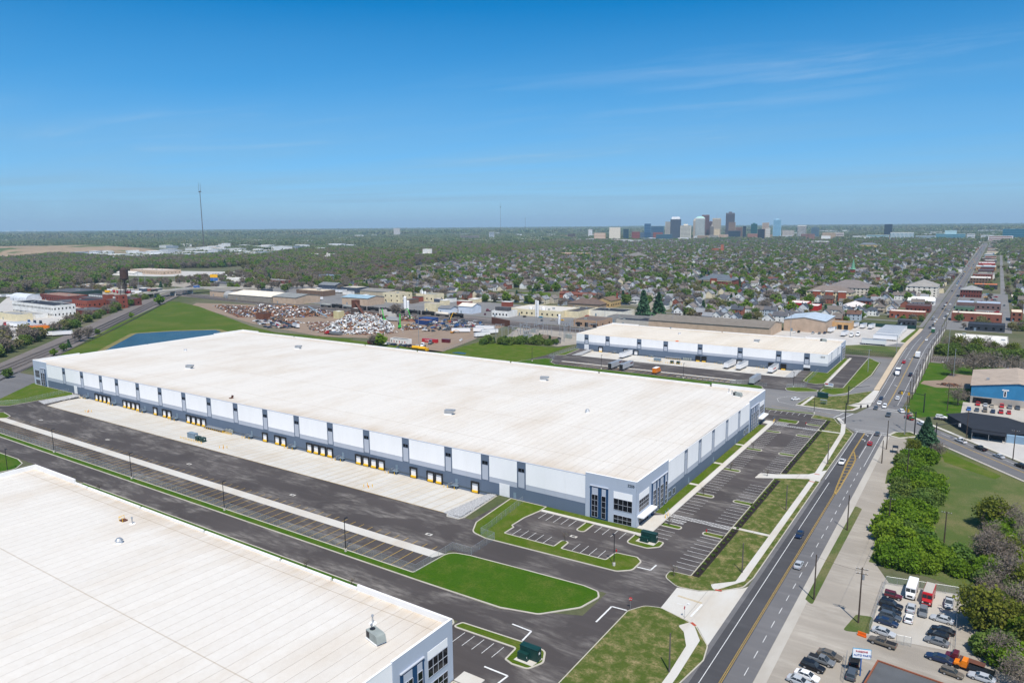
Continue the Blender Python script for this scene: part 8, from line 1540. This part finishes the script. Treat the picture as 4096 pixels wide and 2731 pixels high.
def scatter(name, pts, idx, scl):
    """one object whose points carry plant instances"""
    n = len(pts); me = bpy.data.meshes.new(name); me.vertices.add(n); me.vertices.foreach_set('co', np.array(pts, dtype=np.float32).ravel())
    for nm, tp, val in (('idx', 'INT', np.array(idx, dtype=np.int32)), ('scl', 'FLOAT', np.array(scl, dtype=np.float32)), ('rot', 'FLOAT', rng.uniform(0, 6.28, n).astype(np.float32))): a = me.attributes.new(nm, tp, 'POINT'); a.data.foreach_set('value', val)
    o = put(name, me, kind='stuff'); g = bpy.data.node_groups.new(name, 'GeometryNodeTree'); g.interface.new_socket('Geometry', in_out='INPUT', socket_type='NodeSocketGeometry'); g.interface.new_socket('Geometry', in_out='OUTPUT', socket_type='NodeSocketGeometry')
    nd = g.nodes; gi = nd.new('NodeGroupInput'); go = nd.new('NodeGroupOutput'); ip = nd.new('GeometryNodeInstanceOnPoints'); ci = nd.new('GeometryNodeCollectionInfo'); ci.inputs['Collection'].default_value = PROTO; ci.inputs['Separate Children'].default_value = True; ci.inputs['Reset Children'].default_value = True
    def attr(nm, tp): a = nd.new('GeometryNodeInputNamedAttribute'); a.data_type = tp; a.inputs['Name'].default_value = nm; return a.outputs['Attribute']
    cx = nd.new('ShaderNodeCombineXYZ'); g.links.new(attr('rot', 'FLOAT'), cx.inputs[2]); g.links.new(gi.outputs[0], ip.inputs['Points']); g.links.new(ci.outputs[0], ip.inputs['Instance']); ip.inputs['Pick Instance'].default_value = True
    g.links.new(attr('idx', 'INT'), ip.inputs['Instance Index']); g.links.new(cx.outputs[0], ip.inputs['Rotation']); g.links.new(attr('scl', 'FLOAT'), ip.inputs['Scale']); g.links.new(ip.outputs[0], go.inputs[0]); md = o.modifiers.new('scatter', 'NODES'); md.node_group = g; return o
# neighbourhood trees: the nearest as things, the rest scattered
tp = []
for (px, py, row) in cand:
    if hr.random() < .80: tp.append((px+hr.uniform(-6, 6), py+(9.5 if row else -9.5)+hr.uniform(-6, 6)))
    if hr.random() < .18+.14*min(1, py/2500): tp.append((px+hr.uniform(-6, 6), py+hr.uniform(-8, 8)))
tp = [q for q in tp if not blocked(q[0], q[1], 0)]; tp.sort(key=lambda q: q[0]**2+q[1]**2)
wt = [5, 3.6, 3.4, 2.0, 1.7, .9]; TL = ['deep green', 'bright green', 'olive green', 'bare grey-brown', 'bare purple-grey', 'dark conifer']; P0 = []; I0 = []; S0 = []
for i, (x, y) in enumerate(tp):
    k = hr.choices(range(6), wt)[0]; s = hr.uniform(.48, 1.06)
    if i < 150: tree(names[k], x, y, f'{TL[k]} tree among the nearest houses', s, None, 'trees among the nearest houses')
    else: P0.append((x, y, 0)); I0.append(k); S0.append(s)
scatter('neighbourhood_trees', P0, I0, S0)
WD = [Z(*q) for q in (('a', -60, 530), ('a', 500, 478), ('a', 1200, 520), ('a', 2352, 480), ('b', 300, 455), ('b', 850, 430), ('b', 1350, 450), ('b', 1900, 395), ('c', 0, 400), ('c', 700, 360), ('c', 900, 400), ('c', 300, 440), ('c', 0, 480), ('b', 1700, 505), ('b', 1650, 525), ('b', 1150, 545), ('b', 950, 585), ('b', 760, 640), ('b', 450, 640), ('b', 380, 570), ('b', 0, 560), ('a', 1900, 580), ('a', 1480, 590), ('a', 1000, 612), ('a', 900, 700), ('a', 400, 790), ('a', -60, 800))]
foot(-1440, 1610, -1300, 1650, 6); foot(-1375, 1450, -1285, 1480, 6)
P1 = []; I1 = []; S1 = []; xs_ = [q[0] for q in WD]; ys_ = [q[1] for q in WD]
st = 11.5; gx = min(xs_)
while gx < max(xs_):
    gy = min(ys_)
    while gy < max(ys_):
        x, y = gx+hr.uniform(-5, 5), gy+hr.uniform(-5, 5); gy += st
        if not inpoly(x, y, WD) or blocked(x, y, 2): continue
        P1.append((x, y, 0)); I1.append(hr.choices(range(6), [5.5, 1.6, 4.5, 2.2, 2.2, .1])[0]); S1.append(hr.uniform(.7, 1.25))
    gx += st
scatter('woods', P1, I1, S1)
# loose trees over the industrial belt and beyond the tracks
P2 = []; I2 = []; S2 = []
BELT = [Z(*q) for q in (('a', -60, 800), ('a', 400, 790), ('a', 900, 690), ('a', 1200, 720), ('a', 2352, 600), ('b', 900, 640), ('b', 950, 760), ('b', 0, 780), ('a', 1500, 740), ('a', 1100, 790), ('a', 380, 800), ('a', -60, 830))]
for (poly, n, sc0) in ((BELT, 420, .8), ([(-800, 720), (-560, 705), (-420, 690), (-340, 740), (-560, 760), (-780, 780)], 60, .8), ([(-1300, 880), (-950, 780), (-800, 760), (-960, 1060), (-1130, 1300)], 700, .9), ([(-250, 690), (-120, 720), (-120, 700), (-240, 660)], 14, .7), ([(-1400, 1000), (-1150, 1000), (-1130, 1500), (-1500, 1500)], 500, .95)):
    lo = np.min(np.array(poly), 0); hi = np.max(np.array(poly), 0); k = 0; tr_ = 0
    while k < n and tr_ < n*20:
        tr_ += 1; x, y = hr.uniform(lo[0], hi[0]), hr.uniform(lo[1], hi[1])
        if not inpoly(x, y, poly) or blocked(x, y, 3): continue
        P2.append((x, y, 0)); I2.append(hr.choices(range(6), [3, 1, 3, 4, 4, .2])[0]); S2.append(hr.uniform(.5, 1)*sc0*1.1); k += 1
for i in range(170):
    x, y = hr.choice([hr.uniform(-66, -51), hr.uniform(-31, 8), hr.uniform(15, 30)]), 720+hr.random()**1.5*2400
    if blocked(x, y, 0): continue
    P2.append((x, y, 0)); I2.append(hr.choices(range(6), [3, 2, 3, 3, 2, .4])[0]); S2.append(hr.uniform(.3, .62))
scatter('scattered_trees', P2, I2, S2)
# far groves to the horizon
P3 = []; I3 = []; S3 = []
LF_ = [(-2500, 900), (-2500, 1900), (-4400, 1900), (-4400, 900)]
DTC = [Z(*q) for q in (('c', 700, 345), ('d', 2352, 350))]
for (r0, r1, st, sc0) in ((1900, 3600, 42, .95), (3600, 7500, 56, 1.35), (7500, 20000, 150, 3.4)):
    nr = int((r1-r0)/st)
    for i in range(nr):
        r = r0+i*st; na_ = int(1.36*r/st)
        for j in range(na_):
            a = YAW-.68+1.36*(j+hr.random())/na_; rr_ = r+hr.uniform(-.5, .5)*st; x, y = rr_*math.sin(a), rr_*math.cos(a)
            if inpoly(x, y, SUB) or inpoly(x, y, WD) or inpoly(x, y, LF_): continue
            n_ = math.sin(x*.0021+1.3)*math.cos(y*.0017-.4)+math.sin(x*.0057-y*.0043)*.6+math.sin(x*.0003+y*.013)*.5
            if n_ < -.75 or (n_ < -.2 and hr.random() < .5): continue
            if -62 < x < 20 and y < 4300: continue
            if r > 3800 and r < 5600 and a > YAW+.02 and hr.random() < .75: continue
            P3.append((x, y, -1.5 if r < 7500 else -4)); I3.append(6+hr.randrange(3)); S3.append(sc0*hr.uniform(.8, 1.25))
scatter('far_woods', P3, I3, S3)
# ================================================================== FAR BUILDINGS AND CITY
FG = 'scattered buildings on the far plain'; FMS = {}
def far_block(x, y, w, d, h, c, label, group, name='distant_building', rz=0.0, rf=None):
    k = (tuple(c), rf)
    if k not in FMS: FMS[k] = MB().box(-.5, -.5, -.05, .5, .5, .94).box(-.51, -.51, .94, .51, .51, 1.0, 1).mesh('block', [cm(c), cm(rf or c)])
    return put(name, FMS[k], None, (x, y, 0), rz, (w, d, h), label, 'building', group)
fr_ = random.Random(17); CF = [(238, 238, 236), (228, 226, 220), (206, 208, 212), (170, 150, 130), (150, 160, 172)]
FLn = {CF[0]: 'white', CF[1]: 'off-white', CF[2]: 'pale grey', CF[3]: 'tan', CF[4]: 'blue-grey'}
def specks(n, xr, yr, wr, lab, reg='P'):
    for i in range(n):
        x, y = Z(reg, fr_.uniform(*xr), fr_.uniform(*yr)); r = math.hypot(x, y); c = fr_.choices(CF, [6, 4, 3, 1.5, 1.5])[0]
        far_block(x, y, fr_.uniform(*wr), fr_.uniform(18, 45), fr_.uniform(6, 11)*(1+r/8000), c, f'{FLn[c]} flat-roofed building {lab}', FG+' '+lab, rz=fr_.uniform(-.2, .2))
specks(60, (660, 1400), (985, 1035), (25, 90), 'in the industrial strip beyond the woods'); specks(45, (0, 2400), (938, 975), (30, 110), 'on the far plain'); specks(30, (300, 640), (1008, 1045), (20, 60), 'below the landfill slope'); specks(45, (1900, 2700), (930, 972), (25, 80), 'near the river flats'); specks(40, (2600, 4090), (936, 962), (25, 70), 'at the foot of the city towers'); specks(26, (3300, 4090), (918, 938), (40, 140), 'on the plain behind the hospital'); specks(14, (0, 300), (922, 930), (120, 320), 'near the left horizon')
def tower(reg, xl, xr, yt, yb, dist, wall, glass, style, label, cap=None, depth=None):
    """city building from its outline at a stated distance"""
    a = AT(reg, xl, yt, dist); b = AT(reg, xr, yt, dist); h = (a[2]+b[2])/2; w = math.hypot(b[0]-a[0], b[1]-a[1]); cx, cy = (a[0]+b[0])/2, (a[1]+b[1])/2; rz = math.atan2(b[1]-a[1], b[0]-a[0]); d = depth or min(w, 45)
    t = thing('city_tower' if h > 60 else 'city_block', label, 'building', (cx, cy, 0), rz); wm = cm(wall, .6); gm = gmat(glass)
    MB().box(-w/2, 0, -1, w/2, d, h).obj('wall', wm, t)
    if style == 'h':
        n = max(3, int(h/7)); me = MB().box(-w/2+w*.04, -.6, 0, w/2-w*.04, 0, h/n*.5).box(w/2, d*.04, 0, w/2+.6, d*.96, h/n*.5).mesh('window_band', [gm])
        for i in range(n): put('window_band', me, t, (0, 0, (i+.3)*h/n))
    elif style == 'v':
        n = max(4, int(w/6)); me = MB().box(-w/n*.28, -.6, 0, w/n*.28, 0, h*.9).mesh('window_strip', [gm]); m2 = MB().box(w/2, -d/n*.28, 0, w/2+.6, d/n*.28, h*.9).mesh('window_strip', [gm])
        for i in range(n): put('window_strip', me, t, (-w/2+(i+.5)*w/n, 0, h*.05)); put('window_strip', m2, t, (0, (i+.5)*d/n, h*.05))
    elif style == 'g':
        n = max(3, int(h/9)); me = MB().box(-w/2+1, -.5, 0, w/2-1, 0, h/n*.8).box(w/2, 1, 0, w/2+.5, d-1, h/n*.8).mesh('glass_band', [gm])
        for i in range(n): put('glass_band', me, t, (0, 0, (i+.1)*h/n))
    elif style == 'w':
        n = max(4, int(h/9)); m_ = max(4, int(w/7)); me = MB().box(-w/m_*.25, -.5, 0, w/m_*.25, 0, h/n*.55).mesh('window', [gm])
        for i in range(n):
            for j in range(m_): put('window', me, t, (-w/2+(j+.5)*w/m_, 0, (i+.25)*h/n))
    if cap == 'pyr': MB().add([(-w/2, 0, h), (w/2, 0, h), (w/2, d, h), (-w/2, d, h), (-w*.25, d*.25, h+w*.16), (w*.25, d*.25, h+w*.16), (w*.25, d*.75, h+w*.16), (-w*.25, d*.75, h+w*.16)], [(0, 1, 5, 4), (1, 2, 6, 5), (2, 3, 7, 6), (3, 0, 4, 7), (4, 5, 6, 7)]).obj('mansard', cm((170, 214, 200)), t)
    elif cap == 'slant': MB().add([(-w*.42, 0, h), (w*.42, 0, h), (w*.36, d*.6, h+w*.22), (-w*.36, d*.6, h+w*.22), (-w*.42, d, h), (w*.42, d, h)], [(0, 1, 2, 3), (3, 2, 5, 4), (0, 3, 4), (1, 5, 2)]).obj('sloped_top', cm((196, 198, 200)), t)
    elif cap == 'box': MB().box(-w*.2, d*.2, h, w*.2, d*.7, h+w*.14).obj('penthouse', wm, t)
    elif cap == 'spire': MB().tube((0, d/2, h), (0, d/2, h+w*.8), 1.0, .3).obj('mast', M['metal'], t)
    elif cap == 'crown': MB().tube((0, d/2, h), (0, d/2, h+w*.7), w*.3, w*.06, 8).obj('crown', wm, t)
    return t
GMX = {}
def gmat(c):
    if c not in GMX: GMX[c] = plain('glass_%d_%d_%d' % c, tuple(q*.8 for q in lin(*c)), .4, .25)
    return GMX[c]
TW = [(228, 305, 425, 4500, (120, 150, 170), (40, 90, 130), 'g', 'blue glass residential tower left of the skyline', None), (306, 458, 458, 4600, (110, 140, 160), (50, 90, 120), 'g', 'long blue glass slab beside the blue residential tower', None), (475, 540, 402, 4900, (214, 204, 186), (120, 120, 120), 'h', 'cream office tower behind the slant-topped tower', None), (535, 660, 372, 4600, (92, 100, 112), (40, 54, 76), 'v', 'dark grey tower with a pale sloping top', 'slant'), (652, 778, 447, 4400, (226, 218, 200), (150, 150, 146), 'h', 'cream office block with horizontal bands', 'box'), (803, 838, 385, 4900, (206, 190, 168), (150, 140, 128), 'v', 'slender stone tower with a stepped crown', 'crown'), (830, 942, 358, 4750, (226, 226, 222), (96, 120, 124), 'v', 'white tower with a pale green mansard', 'pyr'), (905, 994, 322, 5000, (128, 92, 92), (70, 50, 56), 'v', 'red granite tower behind the white tower', None), (990, 1028, 400, 4950, (112, 82, 86), (64, 52, 60), 'v', 'stepped dark red tower shoulder', 'box'), (1030, 1131, 362, 5000, (206, 192, 172), (150, 140, 126), 'v', 'tan stone tower with a roof mast', 'spire'), (1002, 1045, 455, 4600, (150, 142, 132), (96, 92, 90), 'v', 'small grey stone tower with a dark pointed cap', 'crown'), (1050, 1116, 490, 4650, (226, 206, 172), (190, 170, 140), 'w', 'cream stepped hotel block', None), (1188, 1293, 300, 5000, (104, 100, 110), (54, 56, 70), 'v', 'tallest dark granite tower of the skyline', 'box'), (1222, 1300, 408, 4700, (168, 140, 120), (110, 92, 84), 'h', 'brown banded tower in front of the tallest one', None), (1215, 1358, 510, 4500, (62, 74, 90), (36, 56, 72), 'g', 'dark glass office block below the tallest tower', None), (1302, 1382, 468, 4900, (150, 112, 92), (90, 80, 80), 'v', 'brown brick tower right of the tallest one', None), (1388, 1425, 455, 4700, (48, 60, 72), (28, 44, 60), 'g', 'thin dark slab tower beside the brown one', None), (1483, 1556, 428, 4800, (40, 110, 112), (20, 86, 92), 'g', 'teal glass tower with a small penthouse', 'box'), (1562, 1645, 490, 4600, (40, 44, 60), (22, 28, 44), 'g', 'black glass cube building', None), (1615, 1697, 415, 4900, (220, 206, 190), (160, 130, 110), 'h', 'cream slab tower with an orange-brown side', None), (1655, 1710, 478, 4700, (226, 220, 210), (170, 160, 150), 'w', 'lower cream block against the cream slab tower', None), (1744, 1842, 380, 4800, (170, 206, 222), (96, 156, 190), 'h', 'pale blue glass tower', 'box'), (2030, 2135, 445, 4700, (236, 234, 230), (26, 28, 40), 'v', 'white tower with bold black vertical stripes', None), (2190, 2285, 472, 4800, (110, 130, 140), (48, 84, 110), 'h', 'blue banded office tower right of the striped one', 'box'), (2075, 2232, 548, 4500, (158, 116, 104), (110, 84, 80), 'w', 'low pink brick block', None), (1440, 1560, 545, 4550, (170, 120, 104), (110, 86, 80), 'w', 'brick block below the teal tower', None), (850, 985, 565, 4350, (190, 166, 140), (120, 104, 92), 'v', 'tan low office block below the white tower', None), (985, 1100, 565, 4350, (200, 192, 180), (96, 92, 92), 'h', 'pale low office block with dark bands', None), (1105, 1215, 555, 4400, (206, 178, 156), (140, 120, 110), 'w', 'pinkish low hotel block', None), (1850, 1990, 505, 4900, (200, 190, 180), (130, 130, 136), 'w', 'pale low hospital block beyond the pale blue tower', None), (330, 445, 530, 4300, (150, 84, 72), (90, 60, 60), 'w', 'red brick office block left of the skyline', None), (365, 555, 552, 4150, (96, 126, 140), (54, 92, 110), 'g', 'low green glass office block', None)]
for (xl, xr, yt, ds, wl, gl, stl, lb, cp_) in TW: tower('D', xl, xr, yt, 600, ds, wl, gl, stl, lb, cp_)
for (r, xl, xr, yt, ds, wl, gl, stl, lb, cp_) in [('c', 935, 1030, 235, 4250, (222, 212, 194), (150, 144, 134), 'n', 'large windowless cream archive tower with a slit', None), ('c', 1055, 1101, 248, 4600, (50, 84, 96), (26, 60, 76), 'g', 'dark teal slab left of the skyline', None), ('c', 805, 902, 283, 4300, (196, 156, 128), (240, 220, 200), 'h', 'brown building with pale horizontal bands', None), ('c', 1127, 1197, 273, 4400, (142, 70, 62), (90, 54, 54), 'w', 'red brick tower block left of the blue apartments', None), ('c', 1200, 1305, 278, 4500, (90, 110, 130), (44, 70, 96), 'w', 'blue-grey apartment blocks beside the brick tower block', None), ('c', 580, 645, 288, 4700, (96, 88, 84), (60, 56, 60), 'w', 'brown mid-rise block on the river flats', None), ('c', 755, 790, 252, 5400, (226, 226, 226), (150, 150, 156), 'w', 'white block near the horizon', None), ('d', 1155, 1223, 208, 5200, (40, 58, 76), (22, 40, 58), 'v', 'solitary black tower right of downtown', None), ('d', 1205, 1408, 280, 4300, (232, 230, 224), (110, 160, 180), 'v', 'white hospital with blue glass strips', None), ('d', 1000, 1195, 302, 4350, (200, 214, 216), (110, 160, 172), 'h', 'long pale glass hospital wing', None), ('d', 1420, 1595, 308, 4400, (180, 190, 196), (140, 164, 178), 'h', 'long grey hospital car park', None), ('d', 1595, 1850, 292, 4450, (170, 200, 206), (90, 146, 164), 'g', 'wide teal glass hospital building', 'box'), ('d', 1863, 1933, 292, 4400, (234, 232, 228), (170, 180, 190), 'h', 'white hospital block beside the avenue', None), ('d', 2172, 2500, 250, 4200, (90, 150, 170), (50, 116, 140), 'g', 'large blue glass hospital at the edge of the city', None), ('d', 2045, 2260, 310, 4050, (232, 228, 224), (170, 120, 110), 'h', 'white car park with pink bands before the blue hospital', None), ('d', 620, 735, 282, 4600, (196, 172, 146), (130, 112, 96), 'w', 'tan institutional block right of downtown', None), ('d', 738, 806, 280, 4600, (236, 228, 220), (120, 90, 86), 'h', 'white and brown banded block right of downtown', None), ('d', 440, 555, 293, 4500, (150, 112, 104), (110, 84, 80), 'w', 'brick dormitory block right of the striped tower', None), ('d', 525, 592, 245, 4900, (120, 136, 144), (60, 96, 120), 'h', 'grey office tower with blue bands', None), ('b', 1228, 1282, 242, 6800, (210, 206, 202), (120, 120, 126), 'w', 'lone apartment tower on the far plain', None), ('b', 2045, 2088, 275, 4800, (226, 226, 226), (40, 90, 120), 'h', 'white building with a blue centre beyond the river', None), ('b', 1800, 1960, 306, 4600, (150, 140, 132), (90, 96, 104), 'h', 'low grey arena beyond the river', None)]:
    tower(r, xl, xr, yt, 600, ds, wl, gl, stl, lb, cp_)
building('old_school', 'yellow stone school with a grey pyramid roof in the tree canopy', -403, 2790, -345, 30, 14, (214, 186, 120), (110, 116, 122), 'hip', (8, 3, 2), 'school'); building('low_hall', 'long white hall among distant trees', -673, 3330, -600, 40, 12, WHITE, (240, 240, 238), 'flat', None); building('motor_lodge', 'tan three-storey lodge with balcony bands in the neighbourhood', -1045, 1822, -960, 24, 11, (206, 160, 130), (220, 206, 190), 'flat', (14, 3, 3)); building('parish_hall', 'brown stone hall with a grey hipped roof in the neighbourhood', -800, 1729, -748, 36, 10, (130, 74, 62), (120, 116, 112), 'hip', (8, 5, 2)); st_ = building('church', 'red sandstone church with a square tower deep in the trees', -740, 2240, -715, 40, 14, (190, 110, 82), (130, 120, 116), 'gy', (3, 5, 1), 'church'); MB().box(26, 4, 0, 33, 11, 26).obj('tower', cm((190, 110, 82)), st_)
p = Z('d', 880, 660); t = thing('church_spire', 'slim green copper spire rising above the trees', 'spire', (p[0], p[1], 0)); MB().box(-3.5, -3.5, 0, 3.5, 3.5, 13).obj('tower', cm(BRICK), t); MB().tube((0, 0, 13), (0, 0, 14), 5, 4.4, 8).obj('eaves', cm((120, 170, 140)), t); MB().tube((0, 0, 14), (0, 0, 32), 3.4, .1, 8).obj('spire', cm((110, 160, 130)), t)
for (x0, y, x1, d, h, wl, rf, lb) in ((-1438, 1626, -1376, 20, 11, WHITE, WHITE, 'white industrial plant at the edge of the woods'), (-1376, 1616, -1315, 20, 10, (226, 208, 150), (226, 210, 160), 'yellow industrial plant at the edge of the woods'), (-1220, 1258, -1125, 50, 7, DGREY, (52, 54, 60), 'long dark-roofed factory beneath the woods'), (-1133, 1120, -1072, 40, 7, DBRICK, (112, 60, 54), 'red brick factory below the dark-roofed one'), (-1372, 1455, -1290, 22, 8, (206, 208, 204), (226, 224, 216), 'long pale warehouse before the white plant'), (-1398, 1630, -1376, 16, 24, WHITE, WHITE, 'tall white block on the white industrial plant')): building('factory', lb, x0, y, x1, d, h, wl, rf, 'flat', (8, 3, 1), 'factory')
for (dx, rad, h, lb) in ((0, 3, 22, 'tallest pale silo of the wooded gravel works'), (8, 3, 20, 'middle-sized pale silo of the wooded gravel works'), (-8, 2.6, 16, 'shortest pale silo of the wooded gravel works')): silo('b', 665+dx*2, 530, rad, h, lb, 'conc')
# straight avenue blocks beyond those named
for i in range(70):
    s = i % 2; y = 1400+i*33; x0 = -77 if s else -30+fr_.uniform(0, 8); c = fr_.choice([BRICK, DBRICK, BROWN, TAN, WHITE, GREY, (150, 110, 90), CREAM, BLUEG, DGREY]); rc_ = fr_.choice([(226, 222, 214), GREY, DGREY, (190, 180, 170)])
    far_block(x0+13, y, fr_.uniform(12, 28), fr_.uniform(14, 34), fr_.uniform(4, 9), c, 'low shop block along the straight avenue towards the city', 'shop blocks along the avenue', 'shop_block', 0, rc_)
for i in range(40):
    y = 1100+i*62+fr_.uniform(0, 30); car(fr_.choice(['sedan', 'suv']), -41+fr_.choice([-3.5, 3.0]), y, '+y', fr_.choice(cols), 'car far along the straight avenue towards the city', 'far cars on the avenue', .05, True)
for (xa, xb) in ((-51.2, -48.0), (-33.8, -31.6)): MB().box(xa, 716, -.1, xb, 3600, .14).obj('sidewalk', M['asphalt_old'], kind='structure')
for i in range(16): c = fr_.choice([BRICK, DBRICK, TAN, WHITE, GREY, CREAM, DGREY]); far_block(-66+fr_.uniform(-3, 3), 1085+i*21, fr_.uniform(14, 24), fr_.uniform(12, 18), fr_.uniform(4, 8), c, 'low shop block along the straight avenue towards the city', 'shop blocks along the avenue', 'shop_block', 0, fr_.choice([(226, 222, 214), GREY, DGREY]))
# small sheds and vehicles filling the works yards
CL = [[(-900, 610), (-740, 620), (-560, 640), (-420, 640), (-420, 685), (-560, 705), (-760, 695), (-880, 740)], [(-1140, 680), (-920, 660), (-850, 710), (-890, 880), (-1200, 960)], [(-300, 585), (-480, 590), (-480, 640), (-330, 650)], [(-1180, 520), (-1010, 540), (-1000, 600), (-1200, 620)], [(-30, 735), (14, 735), (14, 1090), (-30, 1090)], [(-760, 285), (-690, 280), (-800, 360), (-930, 380), (-1100, 460), (-1000, 420)]]
for i in range(230):
    pl_ = CL[i % 6]; q = np.array(pl_); x, y = fr_.uniform(q[:, 0].min(), q[:, 0].max()), fr_.uniform(q[:, 1].min(), q[:, 1].max())
    if not inpoly(x, y, pl_) or blocked(x, y, 0): continue
    if i % 3 == 0: c = fr_.choice([TAN, WHITE, GREY, CREAM, BROWN, SLATE, BRICK]); far_block(x, y, fr_.uniform(6, 18), fr_.uniform(6, 14), fr_.uniform(3, 6), c, 'small shed in the works yards', 'small sheds of the works yards', 'shed', fr_.uniform(-.1, .1), fr_.choice([(214, 206, 194), GREY, DGREY, (232, 230, 226)])); foot(x-6, y-6, x+6, y+6, 0)
    else: car(fr_.choice(['sedan', 'suv', 'pickup']), x, y, fr_.uniform(0, 6), fr_.choice(cols), 'vehicle parked in the works yards', 'vehicles in the works yards', 0, True)
# masts
def mast(x, y, h, label, r0=1.6):
    t = thing('radio_mast', label, 'mast', (x, y, 0)); MB().tube((0, 0, 0), (0, 0, h*.86), r0, r0*.75, 4).obj('shaft', M['mastred'], t); MB().box(-4*r0, -1, h*.855, 4*r0, 1, h*.87).obj('crossbar', M['mastred'], t)
    for s in (-3, 3): MB().tube((s*r0, 0, h*.86), (s*r0, 0, h), r0*.45, r0*.2, 4).obj('antenna', M['mastred'], t)
M['mastred'] = plain('mast_steel', (.10, .085, .09), .6); mast(-3019.5, 1996.8, 292, 'very tall radio mast rising above the left horizon', 2.2); mast(-2888.8, 4203.2, 250, 'thin distant radio mast left of the city', 1.0); q = AT('P', 2101, 866, 6500); mast(q[0], q[1], q[2], 'fainter distant radio mast between the first and the city', 1.1)
# landfill mound
nx, ny = 48, 30; vs = []; fs = []
for i in range(nx+1):
    for j in range(ny+1):
        u, v = i/nx, j/ny; x = -3950+1250*u; y = 1020+760*v; e = min(u, 1-u)*5; g = min(v, 1-v)*4; h = min(1, e)*min(1, g); vs.append((x, y, 24*h*h*(3-2*h)*(.85+.15*math.sin(u*9+v*4))-1))
for i in range(nx):
    for j in range(ny): a = i*(ny+1)+j; fs.append((a, a+ny+1, a+ny+2, a+1))
b = NB('landfill_soil'); n = b.noise(.004, 4); n2 = b.noise(.05, 4); M['landfill'] = b.done(b.mix(b.rng(n, .52, .56), b.mix(b.rng(n2, .3, .7), (.33, .25, .17), (.24, .18, .12)), (.075, .11, .04)), .95, .1)
MB().add(vs, fs).obj('landfill_hill', M['landfill'], kind='structure', smooth=True)
# low hills on the horizon
vs = []; n = 90
for i in range(n+1):
    a = YAW-.75+1.5*i/n; h = 22+16*math.sin(i*.37)+12*math.sin(i*.91+1)+6*math.sin(i*2.3)
    for (r, z) in ((19500, -2), (21500, h), (24000, h*.8), (25500, -2)): vs.append((r*math.sin(a), r*math.cos(a), z))
fs = [(4*i+k, 4*i+k+1, 4*i+k+5, 4*i+k+4) for i in range(n) for k in range(3)]
MB().add(vs, fs).obj('hills', M['leaf_far'], kind='structure')
# ================================================================== AIR
hz = bpy.data.materials.new('haze'); hz.use_nodes = True; hn = hz.node_tree.nodes; hn.clear(); ho = hn.new('ShaderNodeOutputMaterial'); hv = hn.new('ShaderNodeVolumePrincipled'); hv.inputs['Color'].default_value = (.58, .82, 1.0, 1); hv.inputs['Density'].default_value = 5.4e-5; hv.inputs['Anisotropy'].default_value = 0.0; hz.node_tree.links.new(hv.outputs[0], ho.inputs['Volume'])
MB().box(-27000, -400, -9, 27500, 31000, 330).obj('haze', hz, kind='stuff')
